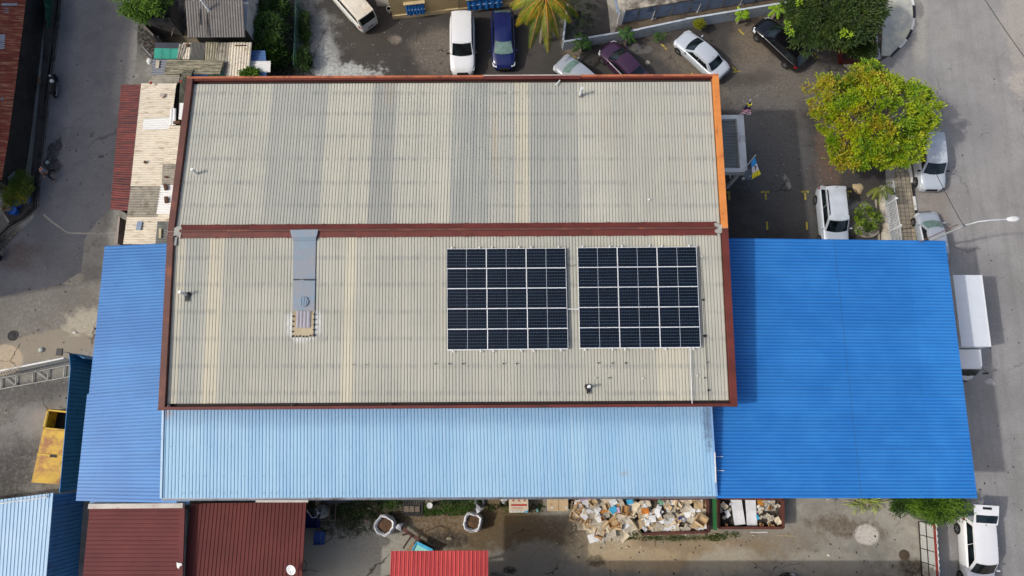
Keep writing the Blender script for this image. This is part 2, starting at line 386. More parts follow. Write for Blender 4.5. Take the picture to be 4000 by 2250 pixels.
# pavements of the east road: patterned slab, kerb painted black and white
def paver_mat():
    s = NT('pavers'); b = s.n('TexBrick'); s.set(b.inputs['Vector'], s.pos())
    b.offset = 0; b.inputs['Scale'].default_value = 1; b.inputs['Brick Width'].default_value = .3; b.inputs['Row Height'].default_value = .3
    b.inputs['Mortar Size'].default_value = .022; b.inputs['Color1'].default_value = C(172, 160, 138); b.inputs['Color2'].default_value = C(150, 142, 124)
    b.inputs['Mortar'].default_value = C(96, 90, 78)
    c = s.mix(s.ramp(s.noise(1.1, 6, .7), .45, .7, 0, .7), b.outputs[0], C(112, 108, 102))
    s.col(c); s.rough(.9); s.bump(b.outputs[1], .01, -1); return s.m
mb = MB(); mb.slab([p+Vector((0, 0, .12)) for p in PG((3500, 640), (3552, 690), (3572, 850), (3585, 1000), (3600, 1250), (3522, 1250), (3512, 900), (3498, 700))], .13)
tag(part('pavement', mb, paver_mat()), kind='structure')
mp = mat('washed_pavement', C(176, 178, 170), .85, dirt=C(206, 202, 180), dirt_amt=.7, dscale=.8, var=.12, bump=.01)
mb = MB(); outer = [(3560, -120), (3556, 0), (3561, 25), (3563, 50), (3563, 75), (3559, 100), (3553, 120), (3544, 140), (3533, 158), (3520, 175), (3506, 190), (3490, 205), (3475, 220)]
mb.slab([p+Vector((0, 0, .12)) for p in PG(*(outer+[(3440, 220), (3446, 100), (3462, 0), (3462, -120)]))], .13)
tag(part('pavement', mb, mp), kind='structure')
m_white = mat('white_paint', C(222, 222, 218), .6, dirt=C(150, 146, 138), dirt_amt=.4)
m_dark = mat('black_paint', C(34, 34, 38), .6)
def kerb(pix, name):
    pts = [P(*p) for p in pix]; acc = 0; mb = MB(); flat = []
    for a, b in zip(pts, pts[1:]):
        n = max(1, int((b-a).length/.5))
        for i in range(n): flat.append((a.lerp(b, i/n), a.lerp(b, (i+1)/n)))
    for i, (a, b) in enumerate(flat):
        mb.cm = (i//2) % 2; mb.bar(a+Vector((0, 0, .075)), b+Vector((0, 0, .075)), .17, .16)
    tag(part(name, mb, [m_white, m_dark]), kind='structure')
kerb([(x+4, y) for x, y in outer], 'kerb'); kerb([(3548, 640), (3556, 690), (3577, 850), (3590, 1000), (3606, 1250)], 'kerb')
# yellow bay marks
my = mat('yellow_line_paint', C(186, 168, 62), .8, dirt=C(90, 84, 62), dirt_amt=.7, dscale=4)
mb = MB()
def mark(x0, y0, x1, y1, wd=.13): mb.bar(P(x0, y0)+Vector((0, 0, .012)), P(x1, y1)+Vector((0, 0, .012)), wd, .006)
for x, y in ((2845, 751), (2988, 750), (3142, 749), (3309, 748)):
    if x > 2850: mark(x-17, y, x+17, y)
    else: mark(x-8, y, x+7, y)
    mark(x+2, y+6, x+4, y+31)
for x in (2996, 3151): mark(x, 866, x+1, 897)
mark(2583, 172, 2604, 193); mark(2884, 114, 2906, 136); mark(2862, 260, 2876, 277); mark(2863, 282, 2893, 277)
mark(3180, 205, 3190, 222); mark(3180, 229, 3197, 223); mark(2700, 286, 2712, 296)
mark(2238, 220, 2256, 232)
tag(part('bay_marking', mb, my), kind='structure')
# manholes
m_iron = mat('rusted_iron_cover', C(84, 70, 54), .7, dirt=C(50, 42, 34), bump=.02)
for (x, y, r, lb, m) in ((3532, 2168, .34, 'rusty round manhole cover in the concrete by the panel gate', m_iron), (51, 1311, .36, 'dark oily manhole cover in the western yard', m_black),
                     (3310, 248, .36, 'pale round concrete manhole cover beside the red planter', m_conc), (2529, 245, .17, 'small pale drain cover between the parked cars', m_conc)):
    p = P(x, y); mb = MB(); mb.lathe([(r*.02, .03), (r*.55, .03), (r*.6, .022), (r*.85, .022), (r*.9, .03), (r, .028), (r, 0)], (p.x, p.y, .006), 24)
    for k in (-2, -1, 0, 1, 2): mb.box((p.x, p.y+k*r*.22, .036), (r*1.0, .02, .012))
    solo('manhole_cover', mb, m, lb, 'manhole cover', smooth=30)
# ================= MAIN WAREHOUSE =================
HN, HR, HS = 8.1, 8.5, 7.8
NW, NE = P(733, 303, HN), P(2805, 293, HN)
RW, RE = P(657, 907, HR), P(2842, 893, HR)
SW, SE = P(620, 1602, HS), P(2879, 1588, HS)
def roof_mat(name, ylaps, x0, base, bands):
    s = NT(name); o = s.sep(); X, Y = o[0], o[1]
    wn = s.n('TexWhiteNoise', noise_dimensions='1D'); s.set(wn.inputs['W'], s.math('FLOOR', s.math('DIVIDE', s.math('ADD', X, x0), .92)))
    wn2 = s.n('TexWhiteNoise', noise_dimensions='1D'); s.set(wn2.inputs['W'], s.math('FLOOR', s.math('DIVIDE', s.math('ADD', X, x0*3+50), 2.76)))
    c = s.mix(s.ramp(s.noise(.35, 4, .6), .35, .65), base[0], base[1])
    k = s.math('ADD', s.math('MULTIPLY', wn.outputs[0], .5), s.math('MULTIPLY', wn2.outputs[0], .5))
    c = s.mix(s.ramp(k, .35, .85, 0, .4), c, C(164, 167, 160))
    for (pxa, pxb, py_, col_, st_) in bands:      # sheets of another batch, side by side with the rest
        xa, xb = P(pxa, py_, 8.25).x, P(pxb, py_, 8.25).x
        f = s.math('MULTIPLY', s.math('GREATER_THAN', X, xa), s.math('LESS_THAN', X, xb)); f = s.math('MULTIPLY', f, s.ramp(s.noise(1.1, 5, .7, stretch=(1.5, .12, 1)), .3, .6, st_*.35, st_*.85))
        c = s.mix(f, c, col_)
    # rib-by-rib weathering
    wn3 = s.n('TexWhiteNoise', noise_dimensions='1D'); s.set(wn3.inputs['W'], s.math('FLOOR', s.math('DIVIDE', X, .184)))
    c = s.mix(s.math('MULTIPLY', wn3.outputs[0], .25), c, C(160, 162, 154))
    fine = s.noise(1.6, 6, .7, stretch=(2.6, .08, 1))
    c = s.mix(s.ramp(fine, .45, .8, 0, .4), c, C(154, 156, 150))
    for y in ylaps:    # grime that collects along the purlin fixings
        d = s.math('ABSOLUTE', s.math('SUBTRACT', Y, y))
        b = s.math('MULTIPLY', s.ramp(d, .22, .02), s.ramp(s.noise(1.6, 4, .8, stretch=(3.5, .6, 1)), .38, .62))
        b = s.math('MULTIPLY', b, s.ramp(k, .1, .4, .15, .6)); c = s.mix(s.math('MULTIPLY', b, .7), c, C(120, 126, 126))
    c = s.mix(s.ramp(s.noise(.5, 5, .6, stretch=(1.2, .12, 1)), .62, .75, 0, .35), c, C(188, 160, 122))
    if 'south' in name: c = s.blob(c, 1184, 1266, 1.02, .98, C(216, 218, 214), 0, .22, .22, .9, 1.6, h=8.2)      # brushed white sealant
    c = s.mix(s.ramp(s.noise(30, 3, .8), .5, .9, 0, .3), c, C(120, 118, 108))
    s.col(c); s.rough(.88); s.b.inputs['Specular IOR Level'].default_value = .25
    return s.m
laps_n = [P(1500, y, 8.3).y for y in (357, 440, 529, 620, 714, 805)]
laps_s = [P(1500, y, 8.2).y for y in (1010, 1112, 1217, 1322, 1428, 1534)]
wh = thing('warehouse', 'large warehouse with grey-beige corrugated roof, maroon ridge and orange-maroon fascia', 'warehouse', (P(1750, 1100).x, P(1750, 1100).y, 0))
def lp(a, b, t): return a.lerp(b, t)
prof = [(0, 0), (.45, .004), (.84, 0), (.86, -.07), (.975, -.07)]
inn = .42
def inset(a, b, d): return a+(b-a).normalized()*d
A = NW+Vector((inn, -.42, -.06)); B = NE+Vector((-inn, -.42, -.06)); Cc = RE+Vector((-inn, 0, -.02)); D = RW+Vector((inn, 0, -.02))
part('north_roof', MB().corr(A, B, Cc, D, .184, prof, 3), roof_mat('roof_sheets_north', laps_n, 40.0, (C(184, 184, 172), C(196, 194, 180)), [(1040, 1262, 600, C(164, 166, 160), .8), (1270, 1448, 600, C(204, 200, 180), .7), (1448, 1540, 600, C(150, 152, 148), .85), (1560, 1760, 600, C(200, 197, 180), .6), (1765, 1905, 600, C(150, 155, 152), .9), (1905, 2010, 600, C(168, 170, 162), .7), (2012, 2066, 600, C(208, 200, 174), .8), (2068, 2260, 600, C(158, 160, 154), .8), (2400, 2640, 600, C(172, 172, 160), .6)]), wh)
A2 = RW+Vector((inn, -.02, -.02)); B2 = RE+Vector((-inn, -.02, -.02)); C2 = SE+Vector((-inn, .36, -.06)); D2 = SW+Vector((inn, .36, -.06))
part('south_roof', MB().corr(A2, B2, C2, D2, .184, prof, 3), roof_mat('roof_sheets_south', laps_s, 47.3, (C(182, 181, 168), C(192, 190, 176)), [(640, 700, 1300, C(210, 202, 178), .7), (700, 780, 1300, C(168, 170, 162), .6), (797, 852, 1300, C(214, 205, 178), .85), (856, 960, 1300, C(176, 176, 164), .5), (1334, 1382, 1300, C(216, 208, 182), .85), (2300, 2560, 1500, C(180, 178, 162), .5), (2575, 2700, 1500, C(212, 206, 182), .7)]), wh)
m_mar = mat('maroon_metal', C(104, 50, 44), .55, var=.15, dirt=C(84, 44, 36), dirt_amt=.5, scale=.8, spec=.3)
m_marw = mat('maroon_faded_metal', C(104, 66, 58), .6, var=.12, dirt=C(140, 84, 60), dirt_amt=.35, scale=.9, spec=.3)
m_ora = mat('orange_painted_metal', C(218, 138, 72), .6, var=.08, dirt=C(158, 84, 46), dirt_amt=.45, dscale=1.1, spec=.3)
m_mard = mat('gutter_dark', C(44, 30, 26), .8)
def fascia(name, a, b, wd, m, top=.1, dp=.55):
    mb = MB(); mb.bar(a+Vector((0, 0, top-dp/2)), b+Vector((0, 0, top-dp/2)), wd, dp); return part(name, mb, m, wh)
up = Vector((0, 0, 0))
fascia('west_fascia', NW+Vector((.2, 0, .04)), RW+Vector((.2, .0, .04)), .36, m_marw); fascia('west_fascia', RW+Vector((.2, 0, .04)), SW+Vector((.2, 0, .04)), .36, m_marw)
fascia('orange_fascia', NE+Vector((-.19, 0, .045)), RE+Vector((-.19, 0, .045)), .36, m_ora)
fascia('east_fascia', RE+Vector((-.19, 0, .045)), SE+Vector((-.19, 0, .045)), .36, m_mar)
fascia('orange_fascia', NW+Vector((.02, -.07, .05)), NE+Vector((-.02, -.07, .05)), .13, mat('dull_orange_metal', C(182, 106, 70), .8, var=.12, dirt=C(132, 74, 56), dirt_amt=.6, dscale=1.4))
fascia('inner_fascia', NW+Vector((.4, -.19, .0)), NE+Vector((-.4, -.165, .0)), .1, m_mar, .06, .3)
fascia('south_fascia', SW+Vector((.02, .09, .05)), SE+Vector((-.02, .09, .05)), .16, m_mar)
part('gutter', MB().bar(NW+Vector((.4, -.31, -.2)), NE+Vector((-.4, -.31, -.2)), .18, .06), m_mard, wh)
part('gutter', MB().bar(SW+Vector((.4, .26, -.2)), SE+Vector((-.4, .26, -.2)), .18, .06), m_mard, wh)
# red flashing strip on the north eave
mb = MB(); mb.bar(P(1888, 301, 8.24), P(2268, 299, 8.24), .3, .05); part('flashing', mb, m_mar, wh)
mb = MB(); mb.bar(P(1888, 295, 8.28), P(2268, 293, 8.28), .05, .06); part('flashing', mb, mat('pale_trim', C(200, 194, 184)), wh)
# ridge: two flaps with scalloped ends and a roll
R0, R1 = P(707, 905, HR), P(2795, 893, HR)
mb = MB()
def flap(mb, side):
    n = 180; base = len(mb.v)
    for i in range(n+1):
        p = R0.lerp(R1, i/n); e = .40+.025*(1 if (i % 12) == 0 else 0)
        mb.v.append((p.x, p.y, p.z+.14)); mb.v.append((p.x, p.y+side*e, p.z+.045)); mb.v.append((p.x, p.y+side*e, p.z+.01))
    for i in range(n):
        a = base+i*3
        for k in (0, 1): mb.f.append((a+k, a+3+k, a+4+k, a+1+k)); mb.m.append(0)
flap(mb, 1); flap(mb, -1); part('ridge_cap', mb, m_mar, wh)
part('ridge_roll', MB().tube([R0+Vector((0, 0, .15)), R1+Vector((0, 0, .15))], .085, 10), m_marw, wh, 40)
m_sil = mat('silver_sealant', C(168, 168, 160), .7, dirt=C(120, 116, 104), bump=.02)
for (x0, x1, y) in ((657, 712, 907), (2790, 2842, 894)):
    a = P(x0, y, HR); b = P(x1, y, HR); mb = MB(); n = 10
    pts = [(a.x+(b.x-a.x)*t, a.y+s_*(.27+.05*math.sin(t*9+s_)), 8.62+.08*(1-abs(s_))) for s_, ts in ((1, [i/n for i in range(n+1)]), (-1, [1-i/n for i in range(n+1)])) for t in ts]
    mb.slab(pts, .1); part('ridge_end_seal', mb, m_sil, wh)
    part('end_closure', MB().box(((a.x+b.x)/2, a.y-.55 if x0 < 1000 else a.y+.0, 8.5), (.3, .5 if x0 < 1000 else .2, .08)), m_sil, wh)
m_wall = mat('warehouse_wall', C(196, 186, 166), .85, dirt=C(120, 110, 96))
mb = MB(); ins = .35
def wallbox(mb, ps, h, t=.2):
    for i in range(len(ps)):
        a, b = ps[i], ps[(i+1) % len(ps)]
        mb.bar((a[0], a[1], h/2), (b[0], b[1], h/2), t, h)
mb.prism([(NW.x+ins, NW.y-ins), (NE.x-ins, NE.y-ins), (SE.x-ins, SE.y+ins), (SW.x+ins, SW.y+ins)], 0, 7.15)
part('wall', mb, m_wall, wh)
# old skylight strip, patched with silver paint
def patch_mat():
    s = NT('patched_flashing'); c = s.mix(s.ramp(s.noise(.9, 6, .7), .38, .62), C(124, 142, 158), C(138, 142, 148))
    c = s.mix(s.ramp(s.noise(1.1, 5, .6), .55, .75, 0, .45), c, C(112, 160, 186)); c = s.mix(s.ramp(s.noise(8, 4, .7), .55, .8, 0, .5), c, C(100, 100, 104))
    s.col(c); s.rough(.55); return s.m
mpatch = patch_mat()
def rp(x, y, dz=.03):     # point on the south roof under a photo pixel
    h = 8.4
    for _ in range(4):
        p = P(x, y, h); t = (RW.y-p.y)/(RW.y-SW.y); h = HR+(HS-HR)*t+dz
    return P(x, y, h)
mb = MB(); mb.slab([rp(1145, 936, .025), rp(1234, 936, .025), rp(1228, 1214, .025), rp(1144, 1214, .025)], .02); part('patched_strip', mb, mpatch, wh)
mb = MB(); mb.slab([rp(1133, 898, .27), rp(1243, 896, .27), rp(1236, 925, .2), rp(1139, 927, .2)], .1); part('patched_strip', mb, mpatch, wh)
mb = MB(); mb.slab([rp(1141, 925, .19), rp(1234, 923, .19), rp(1234, 940, .07), rp(1145, 940, .07)], .03); part('patched_strip', mb, mpatch, wh)
mt = mat('black_tar', C(18, 18, 20), .6)
for (x0, x1, th) in ((1146, 1168, 4), (1186, 1229, 5), (1168, 1186, 2)):
    part('tar_seam', MB().slab([rp(x0, 1090, .07), rp(x1, 1090, .07), rp(x1, 1090+th, .07), rp(x0, 1090+th, .07)], .03), mt, wh)
c0 = rp(1186, 1178, .07); mb = MB(); mb.lathe([(.01, .02), (.27, .02), (.3, .0), (.3, -.02)], c0, 24)
part('round_patch', mb, mpatch, wh); mb = MB()
for k in (-.15, 0, .15): mb.box((c0.x+k, c0.y, c0.z+.03), (.05, .5, .03))
part('round_patch', mb, mat('patch_ribs', C(126, 156, 174), .5), wh)
mb = MB(); mb.corr(rp(1158, 1216, .05), rp(1214, 1216, .05), rp(1212, 1280, .05), rp(1156, 1280, .05), .184, [(0, 0), (.35, .03), (.6, .03)])
part('pale_patch', mb, mat('lilac_patch', C(158, 156, 164), .7, dirt=C(168, 148, 152), dirt_amt=.25), wh)
mb = MB(); mb.slab([rp(1145, 1216, .015), rp(1227, 1216, .015), rp(1224, 1316, .015), rp(1142, 1316, .015)], .02); part('buff_patch', mb, mat('buff_sheet', C(184, 170, 140), .85, dirt=C(160, 138, 108)), wh)
rr = random.Random(3)
for (x, y) in [(1145+k*13.3, 1314+rr.uniform(-3, 3)) for k in range(7)]+[(1145-k*.5, 1235+k*20) for k in range(5)]+[(1227-k*.5, 1228+k*20) for k in range(5)]:
    part('tar_dab', MB().lathe([(.05, .03), (.055, -.02)], rp(x, y, .04), 7), mt, wh)
def ringmat():
    s = NT('white_sealant'); s.pos(); c = s.mix(s.ramp(s.noise(3, 6, .7), .35, .7), C(208, 210, 208), C(180, 176, 160)); s.col(c); s.rough(.8); return s.m
mring = ringmat()
for x, y, r_ in ((2746, 1171, .06), (2753, 1312, .085), (2767, 1525, .06), (2763, 1416, .04), (2753, 1476, .04), (2364, 1585, .05), (2337, 1418, .045), (2392, 1418, .04), (2444, 1418, .045), (1754, 1421, .045), (1807, 1421, .045), (1966, 1420, .04), (2018, 1420, .04), (1700, 1421, .04), (2380, 1476, .04), (1525, 1580, .06), (1140, 1582, .06), (660, 1586, .1), (1380, 1424, .03), (1430, 1424, .03)):
    part('tar_dab', MB().lathe([(.01, .05), (r_, .04), (r_*1.1, -.02)], rp(x, y, .03), 9), mt, wh)
for x, y in ((2326, 1476), (2512, 1478), (2725, 1468), (2742, 1002)):
    part('paint_spot', MB().lathe([(.01, .05), (.04, .04), (.045, -.02)], rp(x, y, .03), 8), m_white, wh)
# vent pipes on the roof: each its own thing
m_pvc = mat('white_pvc', C(222, 224, 224), .45, var=.04)
def vent(x, y, lean, ln, label, tar, north=False, r=.075):
    p = P(x, y, 8.2) if north else rp(x, y, 0)
    e = thing('vent_pipe', label, 'vent pipe', (p.x, p.y, p.z), 0, 'plastic vent pipes on the warehouse roof')
    q = p+Vector((lean[0], lean[1], ln)); part('pipe', MB().tube([p+Vector((0, 0, -.1)), q], r, 14), m_pvc, e, 40)
    part('cap', MB().tube([q, q+Vector((lean[0]*.1, lean[1]*.1, .08))], r*1.25, 14), m_pvc, e, 40)
    mb = MB()
    if tar: mb.lathe([(.02, .06), (.17, .05), (.2, -.02)], p, 11, jit=.12); mb.slab([p+Vector(v) for v in ((-.1, -.1, .04), (.1, -.1, .04), (.12, -.42, .03), (.02, -.3, .03), (-.08, -.42, .03))], .03); part('tar_collar', mb, mt, e)
    else: mb.lathe([(.02, .04), (.13, .03), (.14, -.02)], p, 11); part('collar', mb, m_sil, e)
vent(776, 683, (-.12, .08), .62, 'white vent pipe near the west end of the north roof slope', False, True)
vent(732, 1152, (-.15, .04), .6, 'white vent pipe with black tar foot at the west end of the south slope', True)
vent(2265, 372, (.06, .12), .6, 'white vent pipe high on the north slope near the north eave', False, True)
vent(2297, 1512, (0, 0), .55, 'short white vent pipe in a black tar ring below the left solar array', True)
vent(2540, 792, (-.12, .1), .22, 'small hooked white pipe stub near the east end of the north slope', False, True, .05)
a = P(2170, 334, 8.15); b = P(2187, 315, 8.15)
solo('plastic_offcut', MB().bar(a+Vector((0, 0, .06)), b+Vector((0, 0, .06)), .06, .03), m_pvc, 'thin white strip lying on the roof near the north gutter', 'offcut')
# ---------------- solar panels ----------------
def pv_mat():
    s = NT('solar_cells'); s.pos(True); o = s.sep()
    def grid(sock, per, wd, off=0.0):
        f = s.math('FRACT', s.math('DIVIDE', s.math('ADD', sock, off), per)); d = s.math('ABSOLUTE', s.math('SUBTRACT', f, .5))
        return s.ramp(d, .5-wd/per*1.6, .5-wd/per*.4)
    gx = grid(o[0], .0925, .004, 5*.0925+.0); gy = grid(o[1], .1815, .0045, 10*.1815)
    ctr = s.ramp(s.math('ABSOLUTE', o[0]), .012, .007)
    c = s.mix(s.ramp(s.noise(1.1, 3, .6), .3, .7), C(5, 13, 24), C(8, 20, 35))
    c = s.mix(s.math('MULTIPLY', gx, .16), c, C(120, 140, 160)); c = s.mix(s.math('MULTIPLY', gy, .42), c, C(150, 165, 180)); c = s.mix(ctr, c, C(190, 198, 206))
    s.col(c); s.rough(.16); s.b.inputs['Specular IOR Level'].default_value = .35; return s.m
mcell = pv_mat(); m_alu = mat('aluminium', C(240, 242, 244), .45, 0, var=.02, fine=0)
def make_panel(vx, vy):
    e = thing('solar_panel', 'x', 'solar panel'); lx, ly = vx.length, vy.length
    rot = Matrix((vx.normalized(), vy.normalized(), vx.cross(vy).normalized())).transposed()
    mb = MB(); X, Y = lx/2-.009, ly/2-.009
    for (a, b) in (((-X, -Y), (X, -Y)), ((X, -Y), (X, Y)), ((X, Y), (-X, Y)), ((-X, Y), (-X, -Y))): mb.bar((a[0], a[1], .02), (b[0], b[1], .02), .02, .04)
    me = MB(); me.box((0, 0, .018), (lx-.034, ly-.034, .03))
    e.rotation_euler = rot.to_euler()
    part('frame', mb, m_alu, e); part('cell_glass', me, mcell, e)
    return e
arrs = [((1744, 972), (2209, 969), (2220, 1362), (1748, 1367), 'left'), ((2255, 968), (2720, 964), (2737, 1357), (2264, 1360), 'right')]
rows = ['top row', 'second row', 'middle row', 'fourth row', 'bottom row']; cols = ['west column', 'middle column', 'east column']
first = None
for (a, b, c, d, nm) in arrs:
    a, b, c, d = [rp(*q, .16) for q in (a, b, c, d)]
    vx = (b-a)/3; vy = (a-d)/5
    gx_, gy_ = vx.normalized()*.006, vy.normalized()*.003
    for r in range(5):
        for k in range(3):
            top = a.lerp(b, (k+.5)/3); bot = d.lerp(c, (k+.5)/3); ce = top.lerp(bot, (r+.5)/5)
            if first is None: first = make_panel(vx-gx_*2, vy-gy_*2); o = first
            else: o = copy_tree(first)
            o.location = ce; W[o.name] = ce.copy(); o.rotation_euler = Matrix((vx.normalized(), vy.normalized(), vx.cross(vy).normalized())).transposed().to_euler()
            dd = 'array beside the blue patched strip' if nm == 'left' else 'array by the maroon east fascia'
            o['label'] = 'dark solar panel, %s and %s of the %s' % (rows[r], cols[k], dd); o['group'] = 'solar panels on the warehouse roof'
    rails = thing('mounting_rails', 'aluminium rails under the %s' % ('west solar array' if nm == 'left' else 'east solar array'), 'mounting rails', (d.x, d.y, d.z-.16), 0, 'solar mounting rails')
    for k in range(3):
        for t in (.13, .82):
            u = (k+t)/3; p0 = a.lerp(b, u); p1 = d.lerp(c, u); dv = (p1-p0).normalized()
            part('rail', MB().bar(p0-dv*.14+Vector((0, 0, -.05)), p1+dv*.14+Vector((0, 0, -.05)), .045, .06), m_alu, rails)
    for r in range(6):
        p0, p1 = a.lerp(d, r/5), b.lerp(c, r/5); part('cross_rail', MB().bar(p0+Vector((0, 0, -.11)), p1+Vector((0, 0, -.11)), .04, .05), m_alu, rails)
solo('conduit', MB().tube([rp(2218, 1207, .12), rp(2260, 1207, .12)], .035, 8), m_pvc, 'short white conduit joining the two solar arrays', 'conduit')
solo('conduit', MB().tube([rp(2696, 1358, .1), rp(2700, 1470, .08), rp(2704, 1578, .08)], .024, 8), m_pvc, 'long white conduit running from the east array down to the south gutter', 'conduit')
m_cab = mat('cable_black', C(30, 28, 26), .6)
solo('cable', MB().tube([rp(2728, 960, .05), rp(2737, 1060, .05), rp(2746, 1171, .05), rp(2754, 1312, .05), rp(2764, 1480, .05), rp(2769, 1575, .05)], .014, 6), m_cab, 'thin dark cable lying along the roof east of the solar panels', 'cable')
solo('cable', MB().tube([rp(2209+i*10, 1028+12*math.sin(math.pi*i/4.5), .07) for i in range(5)], .012, 5), m_cab, 'sagging cable loop between the tops of the two solar arrays', 'cable')
# ================= BLUE ROOFS =================
def metal_roof_mat(name, c1, c2, stain, rough=.45, stretch=(.1, 1.2, 1), amt=.35, lapx=()):
    s = NT(name); c = s.mix(s.ramp(s.noise(.4, 5, .6), .35, .65), c1, c2)
    c = s.mix(s.ramp(s.noise(1.3, 6, .7, stretch=stretch), .48, .8, 0, amt), c, stain)
    c = s.mix(s.ramp(s.noise(26, 3, .8), .5, .85, 0, .22), c, stain)
    o = s.sep()
    for (xa, xb) in lapx:       # visible side lap of the sheets, slightly uneven
        d = s.math('ABSOLUTE', s.math('SUBTRACT', s.math('ADD', o[0], s.math('MULTIPLY', s.math('FLOOR', s.math('DIVIDE', o[1], 3.1)), xb)), xa))
        c = s.mix(s.ramp(d, .05, .015, 0, .4), c, C(60, 84, 116))
    for ax, per in ((1, 1.0), (0, 6.1)):
        wn = s.n('TexWhiteNoise', noise_dimensions='1D'); s.set(wn.inputs['W'], s.math('FLOOR', s.math('DIVIDE', o[ax], per))); c = s.mix(s.math('MULTIPLY', wn.outputs[0], .16), c, stain)
    s.col(c); s.rough(rough); s.b.inputs['Specular IOR Level'].default_value = .3; return s.m
pr = [(0, 0), (.03, -.04), (.10, -.04), (.13, 0), (.25, 0), (.28, -.04), (.35, -.04), (.38, 0)]
mE = metal_roof_mat('east_blue_sheets', C(46, 124, 202), C(56, 136, 212), C(32, 94, 160), lapx=[(P(3300, 1300, 6.1).x, .04)])
HE = 6.0
Ea, Eb, Ec, Ed = P(2780, 929, 6.25), P(3693, 940, HE), P(3818, 1946, HE), P(2790, 1946, 6.25)
er = thing('blue_canopy', 'large bright blue corrugated canopy roof on the east side of the warehouse', 'canopy', ((Ea.x+Ec.x)/2, (Ea.y+Ec.y)/2, 0))
part('roof_sheet', MB().corr(Ea, Ed, Ec, Eb, .2, pr, 3), mE, er)
m_steel = mat('grey_steel', C(120, 124, 128), .5, .4)
mb = MB()
part('edge_trim', MB().bar(Eb+Vector((-.03, 0, -.06)), Ec+Vector((-.03, 0, -.06)), .05, .1), mat('blue_trim', C(36, 104, 190), .5), er)
for (x, y) in ((Eb.x-.6, Eb.y-.6), (Ec.x-.6, Ec.y+.5), (Eb.x-.6, 4), (20, Eb.y-.6), (20, Ec.y+.5)):
    part('post', MB().bar((x, y, 0), (x, y, 5.93), .16, .16), m_steel, er)
for x in (14.5, 18, 22, 26.2):
    part('purlin', MB().bar((x, Eb.y-.3, 5.92), (x, Ec.y+.3, 5.92), .08, .1), m_steel, er)
mWb = metal_roof_mat('west_blue_sheets', C(58, 126, 194), C(68, 138, 204), C(46, 98, 156))
Wa, Wb, Wc, Wd = P(409, 961, 5.2), P(700, 948, 5.6), P(690, 1965, 5.6), P(296, 1956, 5.2)
wr = thing('blue_lean_to', 'mid blue corrugated lean-to roof along the west side of the warehouse', 'lean-to', ((Wa.x+Wc.x)/2, (Wa.y+Wc.y)/2, 0))
Wm, Wm2 = P(347, 1538, 5.2), P(341, 1541, 5.2)
Wmr = Wb.lerp(Wc, .57)
part('roof_sheet', MB().corr(Wa, Wm, Wmr+Vector((0, .0, 0)), Wb, .2, pr, 2), mWb, wr)
part('roof_sheet', MB().corr(P(340, 1539, 5.212), Wd, Wc, Wmr+Vector((0, 0, .012)), .2, pr, 2), mWb, wr)
part('wall', MB().bar((Wa.x+.9, Wa.y-.4, 2.5), (Wd.x+.9, Wd.y+.4, 2.5), .15, 5), mat('lean_to_wall', C(110, 104, 96), .9), wr)  # even grey-beige wall colour
# light blue roof on the south side
mS = metal_roof_mat('south_pale_blue_sheets', C(150, 190, 218), C(172, 206, 230), C(120, 156, 186), .5, (1.5, .12, 1), .5)
def sstain():
    s = NT('south_sheets'); c = s.mix(s.ramp(s.noise(.3, 5, .6), .3, .7), C(150, 190, 216), C(160, 198, 222))
    o = s.sep(); X, Y = o[0], o[1]
    wn = s.n('TexWhiteNoise', noise_dimensions='1D'); s.set(wn.inputs['W'], s.math('FLOOR', s.math('DIVIDE', X, .84)))
    c = s.mix(s.math('MULTIPLY', wn.outputs[0], .35), c, C(128, 172, 212))
    c = s.mix(s.ramp(s.noise(.8, 6, .7, stretch=(3.0, .15, 1)), .45, .75, 0, .3), c, C(184, 210, 226))
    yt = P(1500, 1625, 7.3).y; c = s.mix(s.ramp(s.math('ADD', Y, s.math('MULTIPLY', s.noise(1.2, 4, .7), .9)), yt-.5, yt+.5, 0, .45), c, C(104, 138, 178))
    c = s.blob(c, 652, 1616, .2, .24, C(160, 122, 96), 0, .6, 1.0, .6, h=7.3)
    c = s.blob(c, 2770, 1650, .3, 1.3, C(90, 110, 138), 0, .5, .6, .8, h=7.2)
    c = s.blob(c, 2445, 1850, .2, .14, C(164, 168, 172), 0, .4, 1.0, .6, h=7.0)
    c = s.mix(s.ramp(s.noise(26, 3, .8), .5, .85, 0, .22), c, C(110, 150, 190))
    s.col(c); s.rough(.5); s.b.inputs['Specular IOR Level'].default_value = .3; return s.m
Sa, Sb, Sc, Sd = P(637, 1604, 7.15), P(2776, 1588, 7.15), P(2799, 1938, 6.4), P(630, 1946, 6.4)
sr = thing('pale_blue_lean_to', 'long pale blue corrugated lean-to roof along the south side of the warehouse', 'lean-to', ((Sa.x+Sc.x)/2, (Sa.y+Sc.y)/2, 0))
Sa += Vector((0, .5, .05)); Sb += Vector((0, .5, .05))
ps = [(0, 0), (.40, .004), (.8, 0), (.83, -.035), (.93, -.035)]
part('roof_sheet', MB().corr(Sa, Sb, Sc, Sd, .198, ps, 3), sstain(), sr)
m_gut = mat('grey_gutter', C(140, 150, 164), .5, .3, dirt=C(96, 84, 76), dirt_amt=.5)
part('gutter', (lambda mb: (mb.bar(Sd+Vector((-.02, -.13, -.1)), Sc+Vector((.02, -.13, -.1)), .02, .14), mb.bar(Sd+Vector((-.02, -.05, -.15)), Sc+Vector((.02, -.05, -.15)), .16, .02)) and mb)(MB()), m_gut, sr)
part('edge_flashing', MB().bar(Sb.lerp(Sc, .0)+Vector((0, 0, .05)), Sc+Vector((0, 0, .05)), .1, .04), mat('blue_flashing', C(120, 160, 206), .5), sr)
